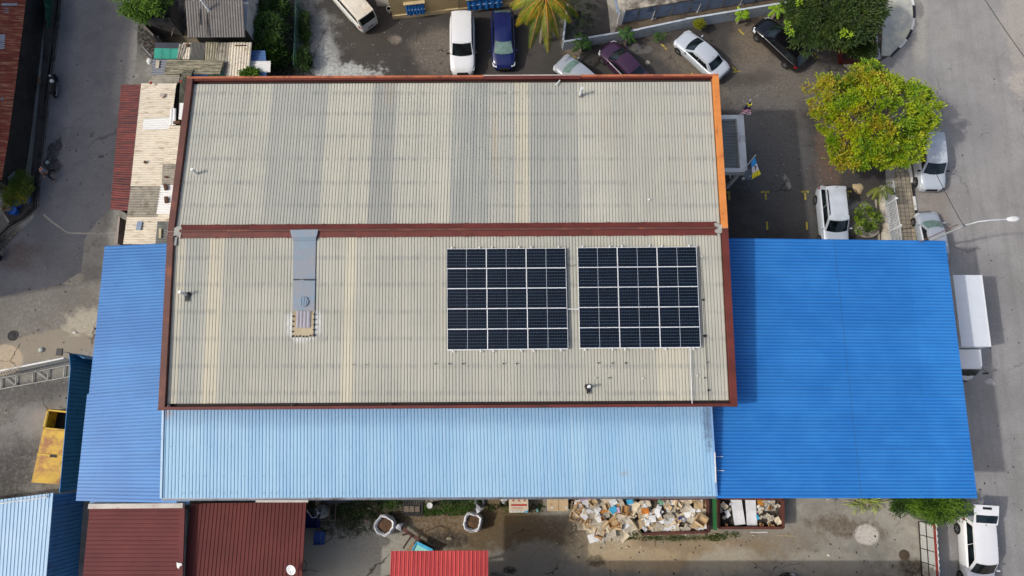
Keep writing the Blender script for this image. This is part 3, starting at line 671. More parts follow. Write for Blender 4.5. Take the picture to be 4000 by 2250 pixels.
part('edge_flashing', MB().bar(Sa+Vector((.0, 0, .04)), Sd+Vector((.0, 0, .04)), .12, .05), mat('pale_flashing', C(176, 204, 224), .5), sr)
part('white_capping', MB().bar(P(2791, 1765, 6.8), P(2796, 1885, 6.6), .07, .08), m_white, sr)
mb = MB()
for i in range(1, 83):
    for (y, z) in ((1745, 6.87), (1860, 6.62), (1925, 6.47)):
        if (i*7+int(y)) % 3 == 0 or y == 1925 and i % 2:
            p = P(640+i*26, y, z); mb.lathe([(.015, .05), (.02, .0)], (p.x, p.y, p.z+.01), 5)
part('roof_screw', mb, mat('screw', C(84, 96, 112), .5), sr, kind='stuff')
for x in (-19, -12, -5, 2, 9): part('post', MB().bar((x, Sd.y+.3, 0), (x, Sd.y+.3, 6.2), .14, .14), m_steel, sr)
for (x, y) in ((2812, 1783), (2817, 1838)): solo('wall_bracket', MB().bar(P(x-18, y, 6.35), P(x+12, y, 6.35), .03, .03), m_white, 'thin white rod lying %s on the blue canopy by the pale roof edge' % ('upper' if y < 1800 else 'lower'), 'rod')
# ================= NEIGHBOURING BUILDINGS AND SHEDS =================
def box_walls(e, ps, h, m, name='wall'):
    """prism of walls under a roof; ps world xy"""
    return part(name, MB().prism([(p[0], p[1]) for p in ps], 0, h), m, e)
def cen(ps): return (sum(p[0] for p in ps)/len(ps), sum(p[1] for p in ps)/len(ps), 0)
def shrink(ps, d):
    c = cen(ps); return [(c[0]+(p[0]-c[0])*(1-d), c[1]+(p[1]-c[1])*(1-d)) for p in ps]
sine = [(0, 0), (.25, .035), (.5, .05), (.75, .035)]
m_rust = mat('rusty_sheets', C(128, 58, 44), .85, var=.25, scale=.9, dirt=C(176, 128, 96), dirt_amt=.6, dscale=2.2, fine=.2, stretch=(.35, 3.2, 1))
m_block = mat('grey_plaster', C(150, 146, 138), .9, dirt=C(84, 80, 74), bump=.01)
m_blk2 = mat('shade_dark_plaster', C(56, 54, 52), .9, dirt=C(40, 38, 36), dirt_amt=.7, bump=.02)  # shade on the walls is put into this dark plaster colour
# tall block far to the west: out of the picture, but its shade covers the lane
tb = thing('tower_block', 'tall pale apartment block west of the lane, outside the picture', 'building', (-52, 14, 0))
tip = P(440, 700).x; hb = 17.0; xb = tip-hb/math.tan(R(SUN_EL))*math.cos(R(SUN_AZ))
ys = P(0, 1165).y - .0; 
ysouth = ys+(xb-P(0, 1165).x)*math.tan(R(SUN_AZ))
part('wall', MB().prism([(xb-14, ysouth), (xb, ysouth), (xb, 60), (xb-14, 60)], 0, hb), m_block, tb)
part('roof', MB().prism([(xb-14.1, ysouth-.1), (xb+.1, ysouth-.1), (xb+.1, 60.1), (xb-14.1, 60.1)], hb, hb+.2), m_block, tb)
for i in range(5):
    for k in range(9): part('window', MB().box((xb+.02, ysouth+2+k*3.2, 2+i*3.1), (.06, 1.5, 1.4)), m_black, tb)
# rusty roofed row on the west side
ps = [P(-60, -160, 2.9), P(113, -90, 2.75), P(88, 120, 2.75), P(62, 330, 2.75), P(35, 535, 2.75), P(8, 700, 2.75), P(-160, 760, 3.6), P(-330, -160, 3.6)]
e = thing('rusty_row_house', 'long low row with rusty red-brown corrugated roof beyond the western drain', 'row house', cen(ps))
xw = -45.0
edge = [P(113, -90, 2.75), P(88, 120, 2.75), P(62, 330, 2.75), P(35, 535, 2.75), P(8, 700, 2.75)]
mb = MB()
for a, b in zip(edge, edge[1:]):
    mb.corr(a, b, Vector((xw, b.y-.3, 4.2)), Vector((xw, a.y-.3, 4.2)), .17, sine, 2)
part('roof_sheet', mb, m_rust, e)
mb = MB()
for a, b in zip(edge, edge[1:]): mb.bar((a.x-.55, a.y, 1.3), (b.x-.55, b.y, 1.3), .14, 2.6)
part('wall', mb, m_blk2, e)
zi = mat('weathered_zinc', C(150, 160, 172), .6, .2, dirt=C(130, 76, 56), dirt_amt=.5, dscale=2)
for (x0, y0, x1, y1) in ((8, 12, 70, 22), (-8, 134, 22, 192), (5, 380, 14, 392), (-30, 30, 36, 56)):
    h0 = 3.0; mb = MB(); mb.corr(P(x0, y0, h0), P(x0-2, y1, h0), P(x1-2, y1, h0-.1), P(x1, y0, h0-.1), .17, sine, 2); part('zinc_patch', mb, zi, e)
m_net = mat('green_netting', C(24, 92, 76), .9, var=.2, scale=4)
net = MB(); n = 9
for i in range(n+1):
    t = i/n; a = P(172, -30+t*140, 1.9); b = P(206-10*t*t, -30+t*134, .15); net.v += [tuple(a+Vector((.06*math.sin(i*2), 0, -.5*t*t))), tuple(a.lerp(b, .5)+Vector((.1*math.cos(i*3), 0, .1))), tuple(b)]
for i in range(n):
    for k in (0, 1): net.f.append((i*3+k, i*3+k+1, i*3+k+4, i*3+k+3)); net.m.append(0)
solo('shade_netting', net, m_net, 'dark green shade netting sloping beside the rusty row', 'netting')
# ---- sheds between the lane and the warehouse
m_redt = mat('red_brown_zinc', C(124, 58, 52), .7, var=.22, scale=.9, dirt=C(72, 42, 44), dirt_amt=.8, dscale=2.2, fine=.15, stretch=(.3, 3.4, 1))
m_cream = mat('cream_zinc', C(224, 214, 194), .7, var=.06, scale=.8, dirt=C(170, 150, 120), dirt_amt=.45, dscale=2.0, stretch=(.5, 2.5, 1))
m_creamw = mat('white_zinc', C(234, 234, 230), .6, var=.04)
m_greyz = mat('grey_zinc', C(158, 152, 138), .7, .1, var=.15, scale=1.5, dirt=C(112, 106, 90), dirt_amt=.6, dscale=2)
m_mossz = mat('mossy_zinc', C(160, 154, 130), .85, var=.2, scale=2.5, dirt=C(84, 82, 66), dirt_amt=.8, dscale=2.2, stretch=(.4, 3.5, 1))
m_mossv = mat('mossy_upright_zinc', C(160, 154, 130), .85, var=.2, scale=2.5, dirt=C(100, 98, 80), dirt_amt=.6, dscale=2.2, stretch=(3.5, .4, 1))
sh = thing('red_and_cream_shed', 'narrow shed with rusty red west slope and cream sheets along the lane', 'shed', (P(560, 600).x, P(560, 600).y, 0))
def sheetp(e, name, a, b, c, d, m, per=.17, prof_=sine, rows=2, **kw):
    """a-b crosses the ribs; each is (px, py, h)"""
    return part(name, MB().corr(P(*a), P(*b), P(*c), P(*d), per, prof_, rows, **kw), m, e)
sheetp(sh, 'red_roof_sheet', (474, 330, 2.6), (432, 818, 2.6), (502, 824, 2.8), (552, 330, 2.8), m_redt)
sheetp(sh, 'cream_roof_sheet', (553, 325, 2.85), (511, 728, 2.85), (640, 728, 3.1), (690, 325, 3.1), m_cream)
sheetp(sh, 'grey_roof_sheet', (512, 730, 2.95), (497, 846, 2.95), (616, 846, 3.2), (630, 728, 3.2), m_greyz)
sheetp(sh, 'cream_roof_sheet', (497, 846, 2.88), (482, 954, 2.88), (616, 954, 3.1), (628, 846, 3.1), m_cream)
sheetp(sh, 'white_roof_sheet', (562, 466, 3.05), (557, 508, 3.05), (664, 505, 3.2), (670, 458, 3.2), m_creamw)
sheetp(sh, 'white_roof_sheet', (666, 424, 3.25), (688, 424, 3.25), (686, 490, 3.3), (660, 490, 3.25), m_creamw)
sheetp(sh, 'white_roof_sheet', (655, 490, 3.2), (640, 640, 3.2), (690, 640, 3.3), (706, 490, 3.3), m_cream)
sheetp(sh, 'grey_roof_sheet', (636, 640, 3.2), (633, 722, 3.2), (685, 722, 3.3), (690, 640, 3.3), m_greyz)
sheetp(sh, 'white_roof_sheet', (628, 722, 3.2), (612, 836, 3.2), (664, 836, 3.3), (682, 722, 3.3), m_creamw)
sheetp(sh, 'cream_roof_sheet', (610, 836, 3.15), (606, 866, 3.15), (662, 866, 3.3), (664, 836, 3.3), m_cream)
sheetp(sh, 'grey_roof_sheet', (616, 864, 3.2), (608, 954, 3.2), (658, 954, 3.3), (662, 864, 3.3), mat('dark_zinc', C(112, 114, 110), .7, dirt=C(80, 80, 74)))
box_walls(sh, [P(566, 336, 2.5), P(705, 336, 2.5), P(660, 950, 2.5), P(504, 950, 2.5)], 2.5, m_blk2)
wA, wB = P(474, 340, 2.5), P(432, 810, 2.5); mb = MB().bar((wA.x+.35, wA.y, 1.25), (wB.x+.35, wB.y, 1.25), .1, 2.5); part('wall', mb, m_blk2, sh)
part('side_wall', MB().bar(P(483, 858, .6), P(474, 960, .6), .12, 1.2), mat('pinkish_wall', C(176, 160, 150), .9), sh)
m_brick = mat('rusty_block', C(96, 66, 50), .9)
def lying(x, y, dx, dy, h, m, label, name, cat, hh=.12, wd=.13, grp=None):
    a = P(x-dx/2, y-dy/2, h); b = P(x+dx/2, y+dy/2, h); return solo(name, MB().bar(a+Vector((0, 0, hh/2)), b+Vector((0, 0, hh/2)), wd, hh), m, label, cat, grp)
lying(649, 732, 5, 22, 3.32, m_brick, 'brown pipe weight on the white sheets, upper of the pair beside the warehouse', 'roof_weight', 'weight', .16, .2)
lying(652, 782, 2, 24, 3.32, m_brick, 'brown pipe weight on the white sheets, lower of the pair beside the warehouse', 'roof_weight', 'weight', .16, .2)
lying(650, 692, 12, 0, 3.32, m_brick, 'short rusty block on the grey sheet beside the west fascia', 'roof_weight', 'weight', .1, .1)
lying(692, 480, 26, -2, 3.4, m_brick, 'rusty steel box beside the west fascia at the narrow white sheets', 'roof_weight', 'weight', .14, .17)
lying(568, 634, 7, -8, 3.05, m_brick, 'small rusty brick on the cream sheets', 'roof_weight', 'weight', .1, .14)
lying(544, 882, -6, 34, 3.08, mat('blue_grey_sheet', C(140, 160, 184), .6), 'blue-grey metal strip lying on the southern cream sheets', 'metal_strip', 'metal strip', .05, .32)
lying(627, 912, -1, 36, 3.32, mat('cream_batten', C(206, 196, 160), .8), 'cream batten on the dark grey sheets near the blue roof', 'batten', 'batten', .08, .14)
for (x, y, lb) in ((590, 325, 'small red brick at the top edge of the cream roof'), (708, 320, 'small red brick beside the warehouse corner')):
    lying(x, y, 8, 0, 3.2, mat('red_brick', C(160, 72, 58), .9), lb, 'brick', 'brick', .1, .16)
solo('roof_stone', MB().lathe([(.03, .12), (.16, .1), (.18, .04), (.1, 0)], P(636, 374, 3.12), 8, jit=.15), mat('pale_stone', C(190, 176, 160), .9), 'rounded pale stone resting on the cream sheets', 'stone', smooth=50)
# patchwork shed at the north-west corner
pk = thing('patchwork_shed', 'patchwork shed roof of mismatched grey, green and cream zinc sheets', 'shed', (P(780, 230).x, P(780, 230).y, 0))
hs = 3.0
m_teal = mat('teal_awning', C(22, 150, 128), .7, var=.1, dirt=C(18, 110, 96), dirt_amt=.4, dscale=2)
m_teald = mat('dark_tarp', C(52, 58, 68), .8)
part('teal_awning', MB().slab([P(604, 188, 2.9), P(700, 190, 2.95), P(692, 230, 2.75), P(600, 229, 2.7)], .04), m_teal, pk)
mb = MB()
for x in (632, 664): mb.bar(P(x, 190, 2.97), P(x-2, 229, 2.8), .012, .012)
part('awning_wire', mb, m_black, pk)
part('tarpaulin', MB().slab([P(606, 166, 2.92), P(720, 168, 2.95), P(700, 192, 2.9), P(604, 189, 2.85)], .04), m_teald, pk)
sp = [((700, 172), (735, 172), (712, 232), (690, 230), m_greyz, hs+.03), ((716, 168), (750, 168), (742, 232), (712, 232), m_cream, hs+.0), ((748, 166), (808, 168), (796, 236), (745, 234), mat('fine_grey_zinc', C(126, 124, 118), .7, var=.1, dirt=C(92, 88, 80)), hs+.05),
      ((804, 164), (856, 166), (846, 240), (800, 238), m_mossv, hs+.09), ((850, 168), (900, 166), (886, 300), (840, 240), m_greyz, hs+.04), ((895, 166), (984, 166), (972, 302), (884, 305), m_cream, hs+.02)]
for i, (a, b, c, d, m, h) in enumerate(sp):
    sheetp(pk, 'roof_sheet', a+(h,), b+(h,), c+(h-.3,), d+(h-.3,), m, .1 if i == 2 else .2)
for (a, b, c, d, m, h) in (((598, 232), (590, 292), (650, 292), (690, 232), mat('slate_zinc', C(118, 122, 130), .6), 2.95), ((654, 232), (640, 290), (860, 290), (874, 236), m_mossz, 3.1),
                     ((588, 292), (584, 330), (700, 322), (704, 290), m_greyz, 2.9), ((585, 312), (580, 336), (690, 334), (700, 312), m_cream, 2.85),
                     ((876, 242), (870, 288), (868, 288), (872, 242), m_mossz, 3.15)):
    sheetp(pk, 'roof_sheet', a+(h,), b+(h,), c+(h+.05,), d+(h+.05,), m, .19)
sheetp(pk, 'roof_sheet', (712, 274, 3.22), (757, 274, 3.22), (742, 308, 3.2), (708, 308, 3.2), m_mossz, .1)
sheetp(pk, 'roof_sheet', (706, 300, 3.24), (752, 300, 3.24), (722, 420, 3.2), (698, 420, 3.2), mat('dark_mossy_zinc', C(120, 120, 104), .8, var=.2, dirt=C(76, 76, 62), dirt_amt=.7), .12)
part('blue_panel', MB().slab([P(757, 287, 2.7), P(812, 287, 2.7), P(812, 306, 2.6), P(756, 306, 2.6)], .05), mat('blue_board', C(70, 146, 214), .6), pk)
part('green_panel', MB().slab([P(814, 288, 2.72), P(888, 268, 2.75), P(886, 306, 2.65), P(814, 306, 2.6)], .05), mat('green_board', C(74, 128, 112), .6, dirt=C(60, 100, 90)), pk)
part('white_panel', MB().slab([P(702, 402, 3.3), P(722, 402, 3.3), P(716, 468, 3.25), P(697, 466, 3.25)], .06), m_creamw, pk)
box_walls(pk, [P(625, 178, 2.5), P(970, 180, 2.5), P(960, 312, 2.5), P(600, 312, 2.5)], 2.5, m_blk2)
part('rusty_rod', MB().bar(P(918, 178, 3.08), P(962, 177, 3.08), .06, .05), m_brick, pk)
solo('rusty_lump', MB().lathe([(.03, .12), (.13, .09), (.14, 0)], P(734, 177, 3.05), 8, jit=.1), m_brick, 'rusty lump on the patchwork roof ridge', 'lump', smooth=40)
lying(616, 252, -3, 30, 3.05, mat('tan_plank', C(190, 178, 158), .8), 'tan plank lying on the slate zinc sheet', 'plank', 'plank', .04, .24)
solo('plastic_bag', MB().lathe([(.05, .3), (.2, .22), (.26, .1), (.12, 0)], P(588, 242, 1.2), 9, jit=.12), m_creamw, 'bunched white plastic bag beside the lane end of the patchwork shed', 'bag', smooth=50)
# small lean-to of blue and white sheets
bl = thing('blue_white_leanto', 'small lean-to of blue and white sheets beside the bushes', 'lean-to', (P(1010, 240).x, P(1010, 240).y, 0))
m_blz = mat('faded_blue_zinc', C(84, 122, 176), .6, dirt=C(66, 96, 146))
sheetp(bl, 'blue_sheet', (980, 197, 2.5), (977, 243, 2.5), (1040, 243, 2.4), (1036, 197, 2.4), m_blz, .2)
sheetp(bl, 'white_sheet', (977, 238, 2.56), (974, 282, 2.56), (1056, 282, 2.45), (1058, 238, 2.45), m_creamw, .2)
sheetp(bl, 'blue_sheet', (985, 282, 2.5), (983, 306, 2.5), (1040, 306, 2.4), (1042, 280, 2.4), m_blz, .2)
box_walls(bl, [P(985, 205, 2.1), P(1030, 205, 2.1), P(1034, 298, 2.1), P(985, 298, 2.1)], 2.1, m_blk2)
# grey corrugated house with white east wall
gp = [P(724, 2, 4.3), P(950, 0, 4.3), P(958, 146, 4.0), P(734, 147, 4.0)]
gh = thing('grey_house', 'small house with dark grey corrugated asbestos roof and white east wall', 'house', cen(gp))
m_asb = mat('grey_asbestos', C(124, 119, 114), .9, var=.1, dirt=C(84, 82, 78), dirt_amt=.3, dscale=3, stretch=(2.5, .6, 1))
part('roof_sheet', MB().corr(P(724, 2, 4.3), P(950, 0, 4.3), P(958, 146, 4.0), P(734, 147, 4.0), .18, sine, 2), m_asb, gh)
part('roof_sheet', MB().corr(P(722, -150, 3.7), P(948, -150, 3.7), P(950, -2, 4.28), P(724, 0, 4.28), .13, sine, 2), m_asb, gh)
w_ = [P(742, -120, 0), P(940, -120, 0), P(948, 130, 0), P(756, 130, 0)]
a0, a1 = P(952, -120, 3.4), P(956, 140, 3.9)
part('shaded_south_wall', MB().bar((P(740, 138, 3.8).x, P(735, 112, 3.8).y-.06, 1.8), (a1.x-.05, P(735, 112, 3.8).y-.06, 1.8), .1, 3.6), m_blk2, gh)  # dark board over the pale wall paints in the shadow under the eave
part('wall', MB().prism([(P(735, 138, 3.8).x, P(735, 112, 3.8).y), (a1.x, P(735, 112, 3.8).y), (a1.x, a0.y), (P(735, 138, 3.8).x, a0.y)], 0, 3.75), mat('grey_white_wall', C(196, 198, 202), .85, dirt=C(150, 148, 146)), gh)
lying(778, 65, -5, 60, 4.25, m_dconc, 'long dark strip on the grey house roof, left one', 'roof_strip', 'strip', .05, .12)
lying(806, 95, -1, 90, 4.22, m_dconc, 'long dark strip on the grey house roof, right one', 'roof_strip', 'strip', .05, .1)
p = P(818, 42, 4.2); e = thing('vent_pipe', 'leaning white vent pipe on the grey house roof', 'vent pipe', p)
part('pipe', MB().tube([p, p+Vector((-.2, .25, .8))], .09, 12), m_pvc, e, 40); part('cap', MB().tube([p+Vector((-.2, .25, .8)), p+Vector((-.22, .28, .9))], .11, 12), m_pvc, e, 40)
# roofless walled pit
pw_ = thing('roofless_room', 'roofless black walled room beside the grey house', 'ruin', (P(670, 90).x, P(670, 90).y, 0))
for (a, b, h, m) in (((596, 140), (716, 138), 2.2, m_dconc), ((585, -80), (600, 142), 2.0, m_dconc), ((606, -80), (620, 150), 1.6, m_blk2), ((712, 60), (716, 138), 2.0, m_blk2), ((610, 165), (660, 190), 1.6, m_blk2), ((602, 145), (645, 190), 1.8, m_dconc)):
    A_, B_ = P(*a), P(*b); part('wall', MB().bar(A_+Vector((0, 0, h/2)), B_+Vector((0, 0, h/2)), .14, h), m, pw_)
part('floor', MB().prism([(p_.x, p_.y) for p_ in (P(604, -80), P(715, -80), P(716, 138), P(604, 140))], .01, .03), m_black, pw_)
solo('stick', MB().tube([P(678, 108, 1.6), P(668, 150, .3)], .035, 6), mat('grey_wood', C(150, 140, 130), .9), 'grey stick leaning over the wall of the roofless room', 'stick')
solo('rag', MB().slab([P(650, -8, 2.1), P(660, -6, 2.1), P(659, 14, 2.0), P(652, 6, 2.0)], .04), m_creamw, 'white rag hanging on the roofless room wall, at the top edge', 'rag')
solo('rag', MB().slab([P(600, 68, 2.0), P(606, 70, 1.9), P(602, 86, 1.8), P(598, 84, 1.9)], .05), m_creamw, 'white rag on the western wall of the roofless room', 'rag')
mb = MB(); rr = random.Random(5)
for i in range(22):
    a = P(600+rr.uniform(-14, 18), 175+rr.uniform(-22, 60), rr.uniform(.1, 1.1)); mb.tube([a, a+Vector((rr.uniform(-.7, .7), rr.uniform(-.5, .5), rr.uniform(-.1, .4)))], .025, 5)
solo('scrap_heap', mb, mat('scrap_rust', C(70, 48, 40), .8), 'tangled heap of rusty rods beside the teal awning', 'scrap', kind='stuff')
solo('umbrella_scrap', MB().slab([P(545, 173, .8), P(552, 176, 1.0), P(590, 214, .6), P(594, 226, .4), P(578, 210, .5)], .04), mat('faded_cloth', C(140, 140, 146), .8), 'torn grey umbrella poking into the lane by the scrap heap', 'umbrella')
# ---- buildings at the north
A_, B_ = P(1536, 71), P(2026, 17)
d_ = (B_-A_).normalized(); n_ = Vector((-d_.y, d_.x, 0)); H_ = 5.5
bh = thing('beige_building', 'beige rendered building with blue curtained windows along the north yard', 'building', (A_.x, A_.y, 0))
m_beige = mat('beige_render', C(192, 170, 126), .85, var=.05, dirt=C(170, 148, 108), dirt_amt=.4, fine=.03)
part('wall', MB().prism([(A_.x, A_.y), (B_.x, B_.y), (B_.x+n_.x*9, B_.y+n_.y*9), (A_.x+n_.x*9, A_.y+n_.y*9)], 0, H_), m_beige, bh)
part('roof', MB().prism([((A_-n_*.1-d_*.1).x, (A_-n_*.1-d_*.1).y), ((B_-n_*.1+d_*.1).x, (B_-n_*.1+d_*.1).y), ((B_+n_*9.1).x, (B_+n_*9.1).y), ((A_+n_*9.1).x, (A_+n_*9.1).y)], H_, H_+.25), m_conc, bh)
m_beig2 = mat('beige_trim', C(206, 186, 144), .8)
part('plinth', MB().bar(A_-n_*.05+Vector((0, 0, .2)), B_-n_*.05+Vector((0, 0, .2)), .1, .4), m_beig2, bh)
m_cur = mat('blue_curtain', C(20, 104, 176), .8, var=.2, scale=3)
for (x0, x1, yt, yb) in ((1590, 1661, 8, 44), (1826, 1962, -30, 22)):
    p0, p1 = wallpt(x0, yb+4, A_, B_), wallpt(x1, yb-4, A_, B_); z0 = (p0.z+p1.z)/2; z1 = z0+1.15
    w0, w1 = Vector((p0.x, p0.y, 0)), Vector((p1.x, p1.y, 0))
    f = part('window', MB().bar(w0-n_*.02+Vector((0, 0, (z0+z1)/2)), w1-n_*.02+Vector((0, 0, (z0+z1)/2)), .06, z1-z0), m_black, bh)
    mb = MB(); n = 16; base = 0
    for i in range(n+1):
        q = w0.lerp(w1, i/n)-n_*(.1+.04*math.sin(i*2.3)); zz = z0+.06+.08*math.sin(i*1.3)
        mb.v += [(q.x, q.y, z1), (q.x-n_.x*.16, q.y-n_.y*.16, (z0+z1)/2), (q.x-n_.x*.22, q.y-n_.y*.22, zz)]
    for i in range(n):
        for k in (0, 1): mb.f.append((i*3+k, i*3+k+1, i*3+k+4, i*3+k+3)); mb.m.append(0)
    part('curtain', mb, m_cur, f)
    part('curtain_rod', MB().bar(w0-n_*.25+Vector((0, 0, (z0+z1)/2)), w1-n_*.25+Vector((0, 0, (z0+z1)/2)), .02, .03), m_alu, f)
    part('window_ledge', MB().bar(w0-n_*.12-d_*.1+Vector((0, 0, z1+.08)), w1-n_*.12+d_*.1+Vector((0, 0, z1+.08)), .24, .08), m_beig2, bh)
part('pipe', MB().tube([wallpt(1792, 38, A_, B_)-n_*.05, wallpt(1790, -20, A_, B_)-n_*.05], .03, 6), m_dconc, bh)
mb = MB(); q = P(1500, 20); mb.box((q.x, q.y+.3, .55), (1.0, .8, 1.1)); o = thing('white_shed_box', 'white rendered pillar block at the west end of the beige building', 'block', (q.x, q.y, 0)); part('body', mb, m_creamw, o); part('lid', MB().box((q.x-.1, q.y+.35, 1.18), (1.1, .9, .12)), m_pvc, o)
q = P(1522, 46); o = thing('bucket', 'white plastic bucket standing at the beige wall corner', 'bucket', q); part('body', MB().lathe([(.14, 0), (.19, .45), (.17, .45), (.13, .05)], q, 16), m_pvc, o, 40); part('water', MB().lathe([(.165, .38), (.01, .38)], q, 16), m_alu, o)
# blue-grey workshop and pale slab roof
A_, B_ = P(2419, 91), P(3080, -12)
d_ = (B_-A_).normalized(); n_ = Vector((-d_.y, d_.x, 0))
ws = thing('blue_grey_workshop', 'low workshop with blue-grey sheet wall and stained concrete roof', 'building', (A_.x, A_.y, 0))
part('wall', MB().prism([(A_.x, A_.y), (B_.x, B_.y), ((B_+n_*8).x, (B_+n_*8).y), ((A_+n_*8).x, (A_+n_*8).y)], 0, 1.7), mat('blue_grey_sheet_wall', C(146, 166, 194), .7, var=.08, scale=2, dirt=C(96, 108, 130), dirt_amt=.5, dscale=1.5), ws)
mb = MB(); 
for i in range(11):
    t = A_.lerp(B_, i/10)-n_*.03; mb2 = MB().bar((t.x, t.y, .02), (t.x, t.y, 1.68), .07, .05); part('wall_batten', mb2, m_block, ws)
part('roof', MB().prism([((A_-n_*.12-d_*.25).x, (A_-n_*.12-d_*.25).y), ((B_-n_*.12).x, (B_-n_*.12).y), ((B_+n_*8.1).x, (B_+n_*8.1).y), ((A_+n_*8.1-d_*.25).x, (A_+n_*8.1-d_*.25).y)], 1.7, 1.86), mat('stained_slab', C(186, 178, 162), .9, dirt=C(92, 86, 76), dirt_amt=.8, dscale=.7), ws)
part('corner_post', MB().box((A_.x, A_.y, .9), (.35, .3, 1.8)), m_creamw, ws)
mb = MB(); mb.bar(A_-n_*.55+Vector((0, 0, .01))-d_*.5, B_-n_*.55+Vector((0, 0, .01)), 1.1, .02); tag(part('yard_strip', mb, mat('brown_earth', C(104, 92, 76), .9, dirt=C(70, 62, 52), dirt_amt=.6)), kind='structure')
mb = MB(); mb.slab([p_+Vector((0, 0, .03)) for p_ in PG((2360, -80), (2405, -80), (2416, 90), (2400, 130), (2385, 130), (2376, 40))], .04); tag(part('side_path', mb, m_conc), kind='structure')
for i, (x, y) in enumerate(((2546, 78), (2722, 50), (2888, 22))):
    p = P(x, y); o = thing('fence_post', 'thin white angled post behind the low wall, %s one' % ('west', 'middle', 'east')[i], 'post', p, 0, 'angled posts behind the low wall')
    part('upright', MB().bar(p, p+Vector((.02, .05, 1.1)), .05, .05), m_pvc, o); part('foot', MB().bar(p+Vector((-.05, -.02, .08)), p+Vector((.3, .1, .08)), .06, .05), m_pvc, o)
# low compound wall
cw = [(2197, 199), (2386, 168), (2487, 152), (2664, 115), (2864, 82), (3010, 59), (3150, 36)]
lw = thing('compound_wall', 'low pale blue-grey compound wall behind the parked cars', 'wall', P(2500, 150))
m_cwall = mat('pale_blue_wall', C(188, 198, 206), .8, var=.05, dirt=C(140, 146, 152), dirt_amt=.4, dscale=1.5)
pts = [P(*c) for c in cw]; hts = [1.15, 1.15, 1.2, 1.25, 1.3, 1.3, 1.3]
for i, (a, b) in enumerate(zip(pts, pts[1:])):
    h = hts[i]; g_ = (b-a).normalized()*.02; part('wall_panel', MB().bar(a+Vector((0, .1, h/2)), b-g_+Vector((0, .1, h/2)), .13, h), m_cwall, lw)
part('wall_panel', MB().bar(P(2196, 198)+Vector((0, .2, .55)), P(2212, 50)+Vector((0, 0, .55)), .13, 1.1), m_cwall, lw)
# entrance canopy on the east wall
cz = 3.9
a, b, c, d = P(2780, 449, cz), P(2906, 449, cz), P(2922, 672, cz), P(2780, 672, cz)
cn = thing('entrance_canopy', 'white framed entrance canopy with grey corrugated top by the orange fascia', 'canopy', ((a.x+b.x)/2, (a.y+c.y)/2, 0))
xe = (P(2904, 449, cz).x+P(2921, 672, cz).x)/2; xi = NE.x-.5; y1, y0 = a.y, c.y
mb = MB(); 
for (nm, x0_, x1_, ya, yb, z0_, z1_) in (('north_beam', xi, xe, y1-.28, y1, 3.3, cz), ('south_beam', xi, xe, y0, y0+.28, 3.3, cz), ('east_beam', xe-.48, xe, y0+.281, y1-.281, 3.3, cz-.003)):
    part(nm, MB().box(((x0_+x1_)/2, (ya+yb)/2, (z0_+z1_)/2), (x1_-x0_, yb-ya, z1_-z0_)), m_white, cn)
part('roof_sheet', MB().corr((xi, y1-.28, 3.65), (xi, y0+.28, 3.65), (xe-.48, y0+.28, 3.6), (xe-.48, y1-.28, 3.6), .23, [(0, 0), (.8, 0), (.85, .03), (.92, .03)]), mat('canopy_grey_sheet', C(128, 132, 130), .7, dirt=C(104, 106, 102)), cn)
for yy in (y1-.3, y0+.3): part('post', MB().box((xe-.24, yy, 1.65), (.22, .22, 3.3)), m_white, cn)
part('downpipe', MB().tube([P(2852, 678, 3.5), P(2852, 690, 3.3), P(2852, 696, 2.8)], .04, 8), m_pvc, cn, 40)
# flags
def flag(name, label, base, tip, cl, mats_, cols_, emblem=None):
    o = thing(name, label, 'flag', base, 0, None); b_, t_ = Vector(base), Vector(tip)
    part('pole', MB().tube([b_, t_+(t_-b_).normalized()*.12], .028, 8), m_pvc, o, 40)
    n, m_ = 14, 12; mb = MB(); base_i = 0
    for i in range(n+1):
        for j in range(m_+1):
            u, v = i/n, j/m_
            p_ = cl[0].lerp(cl[1], v).lerp(cl[3].lerp(cl[2], v), u)+Vector((0, 0, .07*math.sin(v*9+u*4)*u*1.3)); mb.v.append(tuple(p_))
    for i in range(n):
        for j in range(m_): mb.f.append((i*(m_+1)+j, (i+1)*(m_+1)+j, (i+1)*(m_+1)+j+1, i*(m_+1)+j+1)); mb.m.append(cols_(i, j, n, m_))
    f = part('cloth', mb, mats_, o)
    if emblem: emblem(f, cl)
    return o
f_r, f_w, f_b, f_y, f_s = [mat(n_m, c_, .7, var=.03) for n_m, c_ in (('flag_red', C(190, 20, 50)), ('flag_white', C(226, 222, 228)), ('flag_navy', C(30, 24, 92)), ('flag_yellow', C(226, 212, 40)), ('flag_sky_blue', C(40, 150, 226)))]
def lpt(cl, u, v, dz=.12): return cl[0].lerp(cl[1], v).lerp(cl[3].lerp(cl[2], v), u)+Vector((0, 0, dz))
def my_em(f, cl):
    c_ = lpt(cl, .36, .5); mb = MB(); pts = []
    for k in range(28): r_ = .13 if k % 2 == 0 else .06; a_ = math.pi*k/14; pts.append((c_.x+r_*math.cos(a_), c_.y+r_*math.sin(a_), c_.z+.02))
    mb.slab(pts, .01); part('star', mb, f_y, f)
    c_ = lpt(cl, .18, .5); pts = [(c_.x+.16*math.cos(a_), c_.y+.16*math.sin(a_), c_.z+.02) for a_ in [R(180+200*k/12-10) for k in range(13)]]+[(c_.x+.02+.11*math.cos(a_), c_.y+.05+.11*math.sin(a_), c_.z+.02) for a_ in [R(370-200*k/12) for k in range(13)]]
    mb = MB(); mb.slab(pts, .01); part('crescent', mb, f_y, f)
fz = 4.2
cl = [P(2926, 402, fz+1.0), P(2932, 404, fz+1.0), P(2918, 450, fz+.55), P(2886, 447, fz+.55)]
